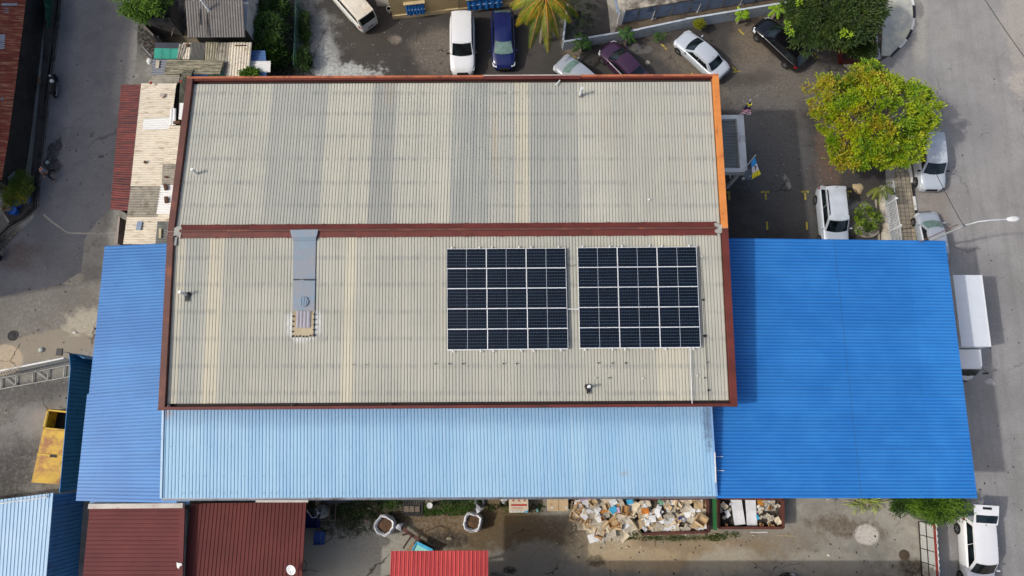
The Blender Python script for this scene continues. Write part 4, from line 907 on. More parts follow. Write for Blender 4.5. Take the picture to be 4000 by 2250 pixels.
cl = [P(2924, 399, fz+1.0), P(2934, 400, fz+1.0), P(2934, 446, fz+.5), P(2888, 446, fz+.55)]
flag('flag', 'red and white striped flag with navy corner and yellow star on the canopy corner', P(2893, 452, 3.9), P(2930, 393, fz+1.05), cl, [f_r, f_w, f_b], lambda i, j, n, m_: 2 if (i < 8) else (0 if i % 2 == 0 else 1), my_em)
def pen_em(f, cl):
    c_ = lpt(cl, .52, .45); q = MB(); q.tube([c_+Vector((0, -.16, .03)), c_+Vector((.01, .1, .03))], .02, 5)
    part('palm_emblem_trunk', q, m_dark, f); q = MB()
    for a_ in range(6): q.tube([c_+Vector((.01, .1, .03)), c_+Vector((.01+.11*math.cos(a_*1.05), .1+.07*math.sin(a_*1.05), .03))], .014, 4)
    part('palm_emblem_leaves', q, mat('emblem_green', C(20, 70, 60), .8), f)
cl = [P(2944, 618, fz+.7), P(2948, 614, fz+.75), P(2972, 680, fz+.3), P(2940, 698, fz+.1)]
cl = [P(2934, 632, fz+.5), P(2949, 614, fz+.8), P(2972, 680, fz+.3), P(2939, 699, fz+.1)]
flag('flag', 'hanging light blue, white and yellow flag with palm emblem at the canopy corner', P(2904, 664, 3.9), P(2948, 610, fz+.85), cl, [f_s, f_w, f_y], lambda i, j, n, m_: 0 if i < 5 else (1 if i < 10 else 2), pen_em)
def dish(px, py, h, r, label, nrm, m, arm):
    c_ = P(px, py, h); o = thing('satellite_dish', label, 'satellite dish', (c_.x+arm[0], c_.y+arm[1], c_.z+arm[2])); nrm = Vector(nrm).normalized()
    mb = MB(); prof_ = [(.01, 0), (r*.35, .012), (r*.7, .05), (r, .1), (r*1.01, .1), (r*.7, .03), (r*.3, -.015), (.01, -.02)]
    mb.lathe(prof_, (0, 0, 0), 26); q = Vector((0, 0, 1)).rotation_difference(nrm); mb.v = [tuple(q @ Vector(v)+c_) for v in mb.v]
    part('reflector', mb, m, o, 40); e0 = Vector((c_.x+arm[0], c_.y+arm[1], c_.z+arm[2]))
    part('mast', MB().tube([e0, c_-nrm*.03], .025, 8), m_steel, o, 40)
    k = q @ Vector((0, -r*.95, .09)); f = c_+nrm*r*.75+(q @ Vector((0, -r*.3, 0))); part('feed_arm', MB().tube([c_+k, f], .012, 6), m_steel, o); part('feed_horn', MB().tube([f, f-nrm*.1], .035, 8), m_pvc, o, 40)
dish(2923, 683, 3.9, .36, 'dark grey satellite dish fixed at the entrance canopy corner', (.25, -.2, .9), mat('dish_grey', C(94, 106, 116), .5), (-.3, .3, -.15))
p = P(2904, 697, 3.6); mb = MB(); mb.lathe([(.05, -.02), (.1, -.02), (.1, .02), (.05, .02), (.05, -.02)], p, 14); part('ring_bracket', mb, m_pvc, bpy.data.objects['entrance_canopy'])
# ---- south-west buildings
mBr = metal_roof_mat('brown_sheets', C(100, 50, 48), C(112, 56, 54), C(80, 40, 42), .75, (.2, 1.2, 1))
mBr2 = metal_roof_mat('dark_brown_sheets', C(92, 42, 38), C(104, 48, 44), C(70, 34, 34), .75, (1.2, .2, 1))
prb = [(0, 0), (.72, 0), (.78, .03), (.9, .03)]
b1 = [P(350, 1984, 4.5), P(722, 1984, 4.5), P(708, 2420, 4.5), P(306, 2420, 4.5)]
o = thing('brown_roof_building', 'building with dark red-brown sheet roof ribbed across, next to the blue wall', 'building', cen(b1))
part('roof_sheet', MB().corr(b1[0], b1[3], b1[2]+Vector((-.25, 0, 0)), b1[1]+Vector((-.25, 0, 0)), .235, prb), mBr, o)
part('wall', MB().prism(shrink(b1, .03), 0, 4.35), m_block, o)
part('edge_capping', MB().bar(b1[1]+Vector((-.12, 0, .04)), b1[2]+Vector((-.12, 0, .04)), .3, .08), mBr, o)
m_flk = mat('flaking_white', C(206, 200, 190), .8, dirt=C(150, 84, 56), dirt_amt=.3, dscale=1.5)
part('parapet', MB().bar(P(350, 1977, 4.75), P(718, 1974, 4.75), .28, .3), m_flk, o)
part('apron', MB().slab([P(352, 1952, 4.65), P(742, 1952, 4.65), P(738, 1971, 4.55), P(350, 1971, 4.55)], .06), mat('dull_blue_apron', C(112, 148, 186), .6, dirt=C(90, 110, 140)), o)
for k, x in enumerate((377, 441, 506, 570, 635)): part('bolt', MB().lathe([(.04, .07), (.05, 0)], P(x, 1956, 4.66), 7), m_pvc, o)
solo('plastic_scrap', MB().lathe([(.05, .06), (.16, .04), (.14, 0)], P(700, 2207, 4.6), 8, jit=.25), m_creamw, 'white plastic scrap on the east edge of the red-brown roof', 'scrap', smooth=40)
b2 = [P(748, 1966, 4.0), P(1198, 1962, 4.0), P(1172, 2420, 4.0), P(700, 2420, 4.0)]
o = thing('ribbed_brown_building', 'building with dark brown roof ribbed lengthwise beside the concrete yard', 'building', cen(b2))
part('roof_sheet', MB().corr(b2[0], b2[1], b2[2], b2[3], .235, prb), mBr2, o)
part('wall', MB().prism(shrink(b2, .32), 0, 3.85), m_block, o)
part('ridge_trim', MB().bar(P(1000, 1956, 4.1), P(1204, 1956, 4.1), .18, .1), m_flk, o)
for i in range(13):
    if i in (1, 9, 12): continue
    q = P(738-i*.8, 2085+i*14, 2.7); part('wall_block', MB().box(q, (.16, .24, .16)), m_block, o)
dish(1140, 2224, 4.6, .3, 'white satellite dish on the ribbed brown roof', (-.25, -.25, .9), m_pvc, (-.3, -.35, -.5))
o = b3 = [P(1527, 2152, 6.4), P(1907, 2150, 6.4), P(1905, 2480, 6.4), P(1515, 2480, 6.4)]
o = thing('red_canopy', 'faded red corrugated canopy roof standing free in the south yard', 'canopy', cen(b3))
mR = metal_roof_mat('faded_red_sheets', C(188, 68, 68), C(204, 80, 78), C(104, 40, 40), .65, (3.5, .2, 1), .7)
part('roof_sheet', MB().corr(b3[0], b3[1], b3[2], b3[3], .235, [(0, 0), (.1, .035), (.25, .035), (.35, 0), (.66, 0), (.69, -.02), (.73, -.02), (.76, 0)]), mR, o)
for q in (b3[0], b3[1]): part('post', MB().bar((q.x*.9-.1, q.y-2.4, 0), (q.x*.9-.1, q.y-2.4, 6.3), .14, .14), m_steel, o)
part('beam', MB().bar(b3[0]+Vector((0, -2.4, -.15)), b3[1]+Vector((0, -2.4, -.15)), .1, .15), m_steel, o)
# light blue building bottom-left with dark blue wall
b4 = [P(-420, 2005, 3.3), P(210, 1925, 3.3), P(168, 2420, 3.3), P(-420, 2420, 3.3)]
o = thing('pale_blue_roof_building', 'building with pale blue ribbed roof at the bottom left corner', 'building', cen(b4))
mP = metal_roof_mat('pale_blue_sheets', C(162, 198, 224), C(178, 208, 230), C(140, 174, 204), .5, (1.2, .15, 1), .35)
part('roof_sheet', MB().corr(b4[0], b4[1], b4[2], b4[3], .235, prb), mP, o)
part('barge_pipe', MB().tube([P(-5, 1967, 3.4), P(184, 1942, 3.4), P(184, 1928, 3.4)], .04, 8), m_pvc, o)
m_dblue = mat('dark_blue_sheet_wall', C(58, 124, 190), .6, var=.08, dirt=C(30, 70, 120), dirt_amt=.4)
def ribwall(a, b, z0, z1, m, e_, nm='wall'):
    """upright corrugated sheet wall between ground points a-b"""
    A1, B1 = Vector((a.x, a.y, z1)), Vector((b.x, b.y, z1))
    A0, B0 = Vector((a.x, a.y, z0)), Vector((b.x, b.y, z0)); mb = MB(); mb.corr(A1, B1, B0, A0, .26, [(0, 0), (.7, 0), (.75, -.04), (.92, -.04)])
    mb2 = MB(); mb2.bar(A0.lerp(A1, .5)+Vector((-.06, 0, 0)), B0.lerp(B1, .5)+Vector((-.06, 0, 0)), .03, z1-z0-.01)
    mb.add(mb2.v, mb2.f); return part(nm, mb, m, e_)
q1, q2 = Vector((b4[1].x-.05, b4[1].y-.1, 0)), Vector((b4[2].x-.05, b4[2].y, 0))
ribwall(q1, q2, 0, 3.25, m_dblue, o)
part('wall', MB().bar((b4[0].x, b4[0].y-.15, 1.6), (q1.x, q1.y, 1.6), .1, 3.2), m_block, o)
t1, t2 = P(277, 1379, 3.6), P(236, 1925, 3.6)
o = thing('blue_sheet_fence', 'tall dark blue corrugated sheet fence west of the blue lean-to', 'fence', (t1.x, t1.y, 0))
m_fb = mat('deep_blue_sheet', C(44, 136, 196), .6, var=.1, dirt=C(34, 110, 164), dirt_amt=.4)
k1, k2 = P(278, 1440, 3.6), t2
ribwall(Vector((k1.x, k1.y, 0)), Vector((k2.x, k2.y, 0)), 0, 3.6, m_fb, o, 'sheet_panel')
ribwall(Vector((t1.x-.05, t1.y, 0)), Vector((k1.x, k1.y+.01, 0)), 0, 3.6, m_fb, o, 'sheet_panel')
r1 = P(352, 1398, 2.6); mb = MB(); mb.bar((t1.x, t1.y, 1.6), (r1.x, r1.y-.1, 1.6), .05, 3.2); part('return_panel', mb, m_fb, o)
part('top_rail', MB().bar(P(236, 1925, 3.62), P(320, 1912, 2.7), .05, .05), m_dconc, o)
fl = P(233, 1375, 3.9); o = thing('floodlight', 'square black floodlight on an arm at the end of the blue fence', 'floodlight', P(278, 1381, 3.6))
part('arm', MB().tube([P(284, 1382, 3.5), P(262, 1377, 3.85), P(248, 1375, 3.9)], .025, 8), m_steel, o)
part('lamp_housing', MB().box((fl.x, fl.y, fl.z), (.36, .44, .12)), m_dark, o); part('bracket', MB().tube([P(246, 1368, 3.9), P(252, 1372, 3.9), P(246, 1382, 3.9)], .02, 6), m_steel, o)
# sliding gate of white bars
m_gst = mat('dull_gate_steel', C(158, 158, 152), .6, dirt=C(110, 104, 96), dirt_amt=.4)
o = thing('sliding_gate', 'white barred sliding gate with a steel track frame in the west yard', 'gate', P(140, 1480))
g0, g1 = P(-60, 1487, .15), P(292, 1412, .15)
T0, T1 = P(-60, 1461, 1.25), P(250, 1399, 1.25)
part('top_rail', MB().bar(T0, T1, .1, .1), m_white, o); part('bottom_rail', MB().bar(g0, g1, .06, .06), m_gst, o)
part('middle_rail', MB().bar(g0.lerp(T0, .5), g1.lerp(T1, .5), .05, .05), m_gst, o)
for i in range(36): part('bar', MB().bar(g0.lerp(g1, i/35), T0.lerp(T1, i/35), .03, .03), m_gst, o)
a0, a1 = P(-60, 1531, .12), P(280, 1470, .12)
part('track_rail', MB().bar(a0, a1, .06, .06), m_gst, o); part('track_rail', MB().bar(P(-60, 1490, .12), P(285, 1424, .12), .06, .06), m_gst, o)
for x in (4, 62, 126, 186, 248): 
    t = (x+60)/340; part('cross_bar', MB().bar(P(-60, 1490, .12).lerp(P(285, 1424, .12), t), a0.lerp(a1, t), .06, .06), m_gst, o)
for (x0_, y0_, x1_, y1_) in ((15, 1471, 60, 1506), (138, 1448, 188, 1485), (268, 1427, 281, 1438)): part('brace', MB().bar(P(x0_, y0_, .16), P(x1_, y1_, .16), .05, .05), m_gst, o)
# yellow steel bin
a, b, c, d = P(187, 1597, 1.3), P(285, 1608, 1.3), P(240, 1893, 1.3), P(122, 1884, 1.3)
o = thing('yellow_bin', 'rust-stained yellow steel container with an open dark hatch beside the blue fence', 'container', ((a.x+c.x)/2, (a.y+c.y)/2, 0))
m_yel = mat('rusty_yellow_paint', C(206, 164, 32), .6, var=.12, dirt=C(150, 92, 44), dirt_amt=.75, dscale=.8, bump=.005)
m_yel2 = mat('yellow_paint', C(208, 168, 30), .6, dirt=C(150, 100, 40))
def L4(u, v, dz=0): return a.lerp(b, u).lerp(d.lerp(c, u), v)+Vector((0, 0, dz))
part('lid', MB().slab([L4(0, .28), L4(.93, .28), L4(.93, 1), L4(0, 1)], .05), m_yel, o)
part('side_panel', MB().bar(L4(.02, 0, -.68), L4(.02, 1, -.68), .06, 1.2), m_yel2, o); part('side_panel', MB().bar(L4(.96, 0, -.72), L4(.96, 1, -.72), .06, 1.15), m_yel2, o)
part('end_panel', MB().bar(L4(.03, .01, -.66), L4(.95, .01, -.66), .06, 1.2), m_yel2, o); part('end_panel', MB().bar(L4(.03, .99, -.68), L4(.95, .99, -.68), .06, 1.2), m_yel2, o)
for (u0, v0, u1, v1) in ((.0, .015, 1, .015), (.02, 0, .02, .28), (.0, .265, 1, .265), (.98, 0, .98, .28), (0, .62, .95, .62)): part('rim', MB().bar(L4(u0, v0, .03), L4(u1, v1, .03), .1, .06), m_yel2, o)
part('inside', MB().slab([L4(.03, .02, -1.0), L4(.97, .02, -1.0), L4(.97, .27, -1.0), L4(.03, .27, -1.0)], .05), m_black, o)
part('hatch_slot', MB().slab([L4(.46, .61, .075), L4(.7, .61, .075), L4(.7, .645, .075), L4(.46, .645, .075)], .02), m_black, o)
# neighbour to the south whose shade falls on the yard
yN = P(2400, 2250).y-1.2
sb = thing('south_building', 'cream warehouse south of the yard, outside the picture', 'building', (10, yN-8, 0))
yb_ = P(2500, 2192).y; hS_ = 5.0; yN = yb_-hS_/math.tan(R(SUN_EL))*math.sin(R(SUN_AZ))
part('wall', MB().prism([(-8.5, yN), (26.5, yN), (26.5, yN-14), (-8.5, yN-14)], 0, hS_), m_wall, sb)
part('roof', MB().prism([(-8.6, yN+.02), (26.6, yN+.02), (26.6, yN-14), (-8.6, yN-14)], hS_, hS_+.1), m_asb, sb)
# ================= VEHICLES =================
def paint(name, c, rough=.28, metal=0.0, coat=.6, flake=.04):
    return mat('paint_'+name, c, rough, metal, var=.03, scale=.8, fine=flake, local=True, coat=coat)
def glassmat():
    s = NT('car_glass'); s.pos(True); c = s.mix(s.ramp(s.noise(1.6, 3, .6), .4, .65), C(10, 14, 18), C(34, 46, 50)); s.col(c); s.rough(.08); s.b.inputs['Specular IOR Level'].default_value = .6; return s.m
m_glass = glassmat()
m_glassg = mat('green_tinted_glass', C(112, 140, 134), .1, local=True, var=.3, scale=2)
m_tyre = mat('tyre_rubber', C(26, 26, 28), .85, local=True); m_rim = mat('alloy_rim', C(150, 150, 154), .35, .6, local=True)
m_head = mat('headlamp_glass', C(214, 220, 224), .12, local=True); m_tail = mat('tail_lamp_red', C(150, 14, 18), .2, local=True)
m_plastic = mat('black_plastic', C(30, 30, 32), .6, local=True); m_plate = mat('number_plate_black', C(18, 18, 20), .5, local=True); m_ltr = mat('plate_lettering', C(220, 220, 220), .5, local=True)
def lerpt(t, tab):
    for (a, *va), (b, *vb) in zip(tab, tab[1:]):
        if t <= b:
            k = 0 if b == a else max(0, (t-a)/(b-a)); return [x+(y-x)*k for x, y in zip(va, vb)]
    return list(tab[-1][1:])
TYPES = dict(
 sedan=dict(L=4.55, W=1.74, H=1.45, belt=.93, hood=.80, trunk=.98, ws0=.26, ws1=.41, rw1=.70, rw0=.84, rt=.58, nose=.60),
 hatch=dict(L=4.15, W=1.72, H=1.50, belt=.95, hood=.86, trunk=.98, ws0=.24, ws1=.40, rw1=.86, rw0=.975, rt=.60, nose=.62),
 mpv=dict(L=4.5, W=1.78, H=1.74, belt=1.05, hood=.98, trunk=1.05, ws0=.24, ws1=.38, rw1=.92, rw0=.985, rt=.64, nose=.7),
 suv=dict(L=4.75, W=1.84, H=1.80, belt=1.12, hood=1.06, trunk=1.12, ws0=.27, ws1=.41, rw1=.915, rw0=.985, rt=.66, nose=.78),
 van=dict(L=4.3, W=1.68, H=1.88, belt=1.08, hood=1.05, trunk=1.08, ws0=.02, ws1=.13, rw1=.955, rw0=.995, rt=.72, nose=.7),
)
def make_car(name, label, cat, typ, color, L=None, W_=None, glass=None, roofcol=None, rails=False, tail_open=False, plate=True, group=None, mir=None, wpr=.0):
    T = dict(TYPES[typ]); L = L or T['L']; Wd = W_ or T['W']; H_ = T['H']; hw = Wd/2
    e = thing(name, label, cat, group=group); gl = glass or m_glass
    yF = L/2
    def Y(t): return yF-t*L          # t = 0 at the nose
    # plan outline half width and deck height along the car
    wtab = [(0, .62), (.015, .76), (.05, .88), (.12, .97), (.25, 1), (.78, 1), (.9, .965), (.965, .89), (.99, .8), (1, .70)]
    ztab = [(0, T['nose']-.12), (.02, T['nose']), (.06, T['nose']+(T['hood']-T['nose'])*.6), (.12, T['hood']-.02), (T['ws0'], max(T['belt']-.03, T['hood'])), (T['ws0']+.05, T['belt']), (T['rw0']-.03, T['belt']), (min(.97, T['rw0']+.01), T['trunk'] if typ == 'sedan' else T['belt']), (.98, T['trunk']-.06), (1, T['trunk']-.22)]
    ts = sorted(set([0, .008, .02, .04, .07, .12, .18, T['ws0'], .32, .4, .5, .6, .7, .78, .84, .9, .94, .97, .985, 1]))
    mb = MB(); N = 0; ring = []
    for t in ts:
        wv = lerpt(t, wtab)[0]*hw; z = lerpt(t, ztab)[0]; y = Y(t)
        zb = .22+(.12 if t < .01 or t > .99 else 0)
        sec = [(wv*.90, zb), (wv*.985, zb+.12), (wv, .52), (wv*.99, z-.17), (wv*.945, z-.05), (wv*.88, z), (wv*.55, z+.022), (0, z+.03)]
        full = [(-a, b) for a, b in sec]+[(a, b) for a, b in reversed(sec[:-1])]
        ring.append(len(mb.v)); mb.v += [(x, y, zz) for x, zz in full]; N = len(full)
    for a, b in zip(ring, ring[1:]):
        for k in range(N): mb.f.append((a+k, a+(k+1) % N, b+(k+1) % N, b+k)); mb.m.append(0)
    mb.f.append(tuple(range(ring[0], ring[0]+N))); mb.f.append(tuple(reversed(range(ring[-1], ring[-1]+N)))); mb.m += [0, 0]
    part('body', mb, color, e, 42)
    # cabin
    b0, b1, b2, b3 = Y(T['ws0']), Y(T['ws1']), Y(T['rw1']), Y(T['rw0']); zb = T['belt']-.03; rt = T['rt']*hw/.86; bw = hw*.90; zt = H_
    mb = MB(); lows = []; nseg = 6
    def low(y): return (bw if b3+.3 < y < b0-.5 else bw*.93)
    st = [(b0, b1, 0), (b0+(b1-b0)*.0, b1, 1)]
    # roof grid with crown and rounded front and rear edges
    ny, nx = 8, 8; base = 0
    def roofz(u, v): return zt-.05*(abs(u)**3)-.045*(2*v-1)**4
    for i in range(ny+1):
        v = i/ny; y = b1+(b2-b1)*v
        for j in range(nx+1):
            u = -1+2*j/nx; yy = y+(.10 if v < .5 else -.05)*(1-abs(u)**2)*(1-2*min(v, 1-v))**3
            mb.v.append((u*rt, yy, roofz(u, v)))
    for i in range(ny):
        for j in range(nx): a = i*(nx+1)+j; mb.f.append((a, a+1, a+nx+2, a+nx+1)); mb.m.append(0)
    part('roof', mb, roofcol or color, e, 50)
    rf = [Vector(mb.v[j]) for j in range(nx+1)]; rr_ = [Vector(mb.v[ny*(nx+1)+j]) for j in range(nx+1)]
    lf = [Vector((u*bw*.97, b0+.16*(1-u*u), zb+.02)) for u in [-1+2*j/nx for j in range(nx+1)]]
    lr = [Vector((u*bw*.92, b3-(.10 if typ == 'sedan' else .04)*(1-u*u), zb+.02)) for u in [-1+2*j/nx for j in range(nx+1)]]
    def strip(nm, lo, hi, m, k0, k1, off, inset=0.0):
        mb = MB(); mb.open = False
        rows = [(l.lerp(h, k0), l.lerp(h, k1)) for l, h in zip(lo, hi)]
        if inset: rows = [(rows[0][0].lerp(rows[-1][0], inset+(1-2*inset)*j/(len(rows)-1)) if False else None, None) for j in range(len(rows))]
        for a, b in rows: mb.v += [tuple(a+off), tuple(b+off)]
        for j in range(len(rows)-1): mb.f.append((2*j, 2*j+2, 2*j+3, 2*j+1)); mb.m.append(0)
        return part(nm, mb, m, e, 50)
    pil = MB()
    for lo, hi in ((lf, rf), (lr, rr_)):
        n0 = len(pil.v)
        for a, b in zip(lo, hi): pil.v += [tuple(a), tuple(b)]
        for j in range(len(lo)-1): pil.f.append((n0+2*j, n0+2*j+2, n0+2*j+3, n0+2*j+1)); pil.m.append(0)
    for s_ in (-1, 1):
        j = 0 if s_ < 0 else nx; n0 = len(pil.v)
        for i in range(ny+1):
            v = i/ny; t_ = Vector(mb_v(mb, i, j, nx)); y = lf[j].y+(lr[j].y-lf[j].y)*v
            k = .93+.07*min(1, 4*min(v, 1-v)); pil.v += [(s_*bw*(.97 if v < .3 else .95+.02*0), y, zb+.02), tuple(t_)]
        for i in range(ny): pil.f.append((n0+2*i, n0+2*i+2, n0+2*i+3, n0+2*i+1)); pil.m.append(0)
    part('pillars', pil, color, e, 50)
    # glass sits a few millimetres proud of the pillars
    def glass_from(lo, hi, nm, sx, k0, k1, off):
        n_ = len(lo); mb = MB()
        for j in range(n_):
            f = (1-sx)/2+sx*j/(n_-1); x = f*(n_-1); i0 = min(int(x), n_-2); fr = x-i0
            a = lo[i0].lerp(lo[i0+1], fr); b = hi[i0].lerp(hi[i0+1], fr); mb.v += [tuple(a.lerp(b, k0)+off), tuple(a.lerp(b, k1)+off)]
        for j in range(n_-1): mb.f.append((2*j, 2*j+2, 2*j+3, 2*j+1)); mb.m.append(0)
        return part(nm, mb, m_cur_glass, e, 50)
    m_cur_glass = gl
    glass_from(lf, rf, 'windscreen', .90, .03, .93, Vector((0, .012, .012)))
    if not tail_open: glass_from(lr, rr_, 'rear_window', .86, .16, .92, Vector((0, -.012, .012)))
    mbR = MB()
    for s_ in (-1, 1):
        lo = Vector((s_*bw*.97, lf[0].y-.16, zb+.05)); lo2 = Vector((s_*bw*.95, lr[0].y+.22, zb+.05))
        hi = Vector((s_*rt, b1-.10, roofz(1, 0)-.03)); hi2 = Vector((s_*rt, b2+.16, roofz(1, 0)-.03))
        for (u0, u1) in ((0.0, .475), (.49, .97)):
            mb = MB(); o_ = Vector((s_*.012, 0, .006)); q = [lo.lerp(lo2, u0), lo.lerp(lo2, u1), hi.lerp(hi2, u1), hi.lerp(hi2, max(u0, .02))]
            q = [q[0].lerp(q[3], .04), q[1].lerp(q[2], .04), q[1].lerp(q[2], .92), q[0].lerp(q[3], .92)]
            mb.quad(*[p_+o_ for p_ in q]); part('side_window', mb, m_glass, e)
        # mirror
        ym = lo.y+.02; mm = MB(); mm.lathe([(.02, -.1), (.075, -.08), (.09, 0), (.075, .08), (.02, .1)], (0, 0, 0), 10, 'X'); mm.v = [(x+s_*(hw+.10), y*.7+ym+.02, z+zb+.06) for x, y, z in mm.v]
        part('mirror', mm, mir or color, e, 50)
        if rails: part('roof_rail', MB().tube([(s_*rt*.93, b1-.25, zt-.03), (s_*rt*.93, b1-.35, zt+.03), (s_*rt*.93, b2+.35, zt+.03), (s_*rt*.93, b2+.25, zt-.05)], .035, 6), m_plastic, e)
        # lamps
        hl = MB(); z_ = T['nose']-.02
        pts = [(s_*hw*.60, Y(.022), z_+.03), (s_*hw*.90, Y(.05), z_+.03), (s_*hw*.955, Y(.105), z_+.10), (s_*hw*.78, Y(.075), z_+.11), (s_*hw*.62, Y(.045), z_+.09)]
        hl.slab([Vector(p_)+Vector((s_*.01, .015, .03)) for p_ in pts], .14); part('headlight', hl, m_head, e, 30)
        tl = MB(); zt_ = T['trunk']-.16
        tl.slab([(s_*hw*.62, Y(.992), zt_+.02), (s_*hw*.80, Y(.985), zt_+.03), (s_*hw*.945, Y(.945), zt_+.06), (s_*hw*.915, Y(.93), zt_+.12), (s_*hw*.74, Y(.965), zt_+.11)], .16); part('tail_light', tl, m_tail, e, 30)
        for t_ in (.17, .80):
            wh_ = MB(); wr = .33 if typ not in ('suv',) else .37; x0 = s_*(hw-.19); x1 = s_*(hw+.012); yy = Y(t_)
            wh_.lathe([(wr*.6, x0), (wr*.94, x0), (wr, x0+s_*.05), (wr, x1-s_*.05), (wr*.94, x1), (wr*.64, x1)], (0, yy, wr), 22, 'X')
            wo = part('wheel', wh_, m_tyre, e, 40)
            rm = MB(); rm.lathe([(wr*.64, x1-s_*.01), (wr*.58, x1-s_*.04), (.01, x1-s_*.05)], (0, yy, wr), 22, 'X')
            for k in range(5): a_ = k*2*math.pi/5; rm.bar((x1-s_*.02, yy, wr), (x1-s_*.02, yy+wr*.6*math.cos(a_), wr+wr*.6*math.sin(a_)), .06, .05)
            part('rim', rm, [m_rim], wo, 40)
    part('grille', MB().slab([(-hw*.45, Y(.0)+.012, T['nose']-.08), (hw*.45, Y(0)+.012, T['nose']-.08), (hw*.4, Y(.012), T['nose']+.005), (-hw*.4, Y(.012), T['nose']+.005)], .2), m_plastic, e)
    if typ != 'van':
        part('wiper', MB().tube([(-.1, b0+.12, zb+.045), (.45, b0+.02, zb+.09)], .012, 4), m_plastic, e)
    part('aerial', MB().tube([(0, b2+.12, zt-.02), (0, b2+.02, zt+.12)], .012, 5), m_plastic, e)
    if plate and not tail_open:
        z0 = .62 if typ != 'sedan' else .7; pl = part('number_plate', MB().box((0, Y(1)-.015, z0), (.46, .02, .13)), m_plate, e); mb = MB()
        for k in range(6): mb.box((-.17+k*.068, Y(1)-.028, z0), (.03, .006, .07))
        part('plate_lettering', mb, m_ltr, pl)
    e['_L'] = L; del e['_L']
    return e
def mb_v(mb, i, j, nx): return mb.v[i*(nx+1)+j]
def place(e, front, rear, h=.5):
    f, r = P(front[0], front[1], h), P(rear[0], rear[1], h); c = (f+r)/2; d = f-r
    e.location = (c.x, c.y, .012); e.rotation_euler = (0, 0, math.atan2(d.y, d.x)-math.pi/2); W[e.name] = Vector((0, 0, 0)); return d.length
def L_of(front, rear, h=.5): return (P(front[0], front[1], h)-P(rear[0], rear[1], h)).length
pW = paint('white', C(232, 234, 236)); pS = paint('silver', C(180, 188, 197), .36, .25); pSl = paint('light_silver', C(200, 208, 216), .36, .2); pB = paint('navy', C(20, 32, 88), .25); pP = paint('plum', C(62, 36, 62), .3); pK = paint('black', C(14, 14, 18), .2); pOw = paint('old_white', C(214, 216, 210), .5, coat=.1)
def car(fr, re, name, label, typ, col, **kw):
    n = len(bpy.data.objects); e = make_car(name, label, 'car' if 'cat' not in kw else kw.pop('cat'), typ, col, L=kw.pop('L', None) or L_of(fr, re), **kw); place(e, fr, re); return e
car((1808, 294), (1806, 62), 'parked_suv', 'long white sport utility with yellow papers behind the windscreen, beside the navy car', 'suv', pW, W_=1.86, mir=m_plastic, cat='car')
e = [o for o in bpy.data.objects if o.name == 'parked_suv'][0]
mb = MB(); mb.box((-.42, .62, 1.33), (.16, .05, .02), tilt=(-.55, 0)); mb.box((-.62, .62, 1.33), (.12, .05, .02), tilt=(-.55, 0))
part('paper_notice', mb, mat('yellow_paper', C(214, 190, 60), .7, local=True), e)
car((1969, 272), (1962, 50), 'parked_hatchback', 'navy blue hatchback with a silver sunshade in its windscreen, near the coconut palm', 'hatch', pB, W_=1.76, glass=m_glassg, mir=pB)
# the van noses away to the upper left
vn = car((1288, -78), (1449, 106), 'parked_van', 'old white van with rust streaked ribbed roof, seen from behind at the beige building', 'van', pOw, cat='van', W_=1.7, roofcol=mat('rusty_van_roof', C(222, 214, 196), .6, local=True, dirt=C(184, 126, 84), dirt_amt=.25, dscale=1.6))
for k in (-.5, -.25, 0, .25, .5): part('roof_rib', MB().bar((k, 1.7, 1.885), (k, -1.75, 1.87), .03, .03), pOw, vn)
car((2168, 228), (2352, 384), 'parked_hatchback', 'silver hatchback half hidden under the warehouse eave at the low wall end', 'hatch', pS, L=4.0, glass=m_glassg)
car((2352, 172), (2525, 350), 'parked_sedan', 'dark plum sedan between two silver cars by the low wall', 'sedan', pP, L=4.4)
car((2661, 150), (2815, 292), 'parked_sedan', 'silver sedan alone in the middle bay by the yellow line marks', 'sedan', pSl, L=4.5, W_=1.74)
car((2960, 90), (3136, 256), 'parked_hatchback', 'black hatchback parked partly under the dark green tree', 'hatch', pK, W_=1.76)
car((3258, 975), (3233, 733), 'parked_suv', 'silver people carrier with black roof rails parked against the blue canopy', 'suv', pSl, rails=True, L=4.6, W_=1.84, roofcol=mat('silver_roof', C(200, 208, 216), .35, local=True))
e = bpy.data.objects['parked_suv.001'] if 'parked_suv.001' in bpy.data.objects else None
car((3632, 738), (3610, 535), 'parked_suv', 'silver-white sport utility under the east edge of the yellow-green tree', 'suv', pSl, L=4.3, W_=1.86, roofcol=mat('silver_roof', C(200, 208, 216), .35), mir=m_plastic)
car((3610, 828), (3652, 1030), 'parked_hatchback', 'small silver hatchback under the street lamp at the blue canopy corner', 'hatch', pS, L=3.75, W_=1.66, glass=m_glassg)
# white sport utility with its tailgate up
tg = car((3814, 2290), (3797, 2028), 'parked_suv', 'white sport utility with raised tailgate on the road at bottom right', 'suv', pW, tail_open=True, L=4.6, W_=1.86)
Lh = 2.3; zt = 1.8
part('load_opening', MB().slab([(-.62, -Lh*.93, 1.14), (.62, -Lh*.93, 1.14), (.6, -Lh*.835, 1.70), (-.6, -Lh*.835, 1.70)], .02), m_black, tg)
def tgp(u, v, off=0): return Vector((u*(.74+.03*v), -1.86-v*1.2, 1.86+v*.22+off+.05*math.sin(v*3.1)))
mb = MB(); n = 6
for i in range(n+1):
    for u in (-1, -.6, 0, .6, 1): mb.v.append(tuple(tgp(u, i/n, -.03*u*u)))
for i in range(n):
    for k in range(4): mb.f.append((i*5+k, i*5+k+1, i*5+k+6, i*5+k+5)); mb.m.append(0)
n0 = len(mb.v); mb.v += [(x, y, z-.07) for x, y, z in mb.v]
for f in list(mb.f): mb.f.append(tuple(reversed([i+n0 for i in f]))); mb.m.append(0)
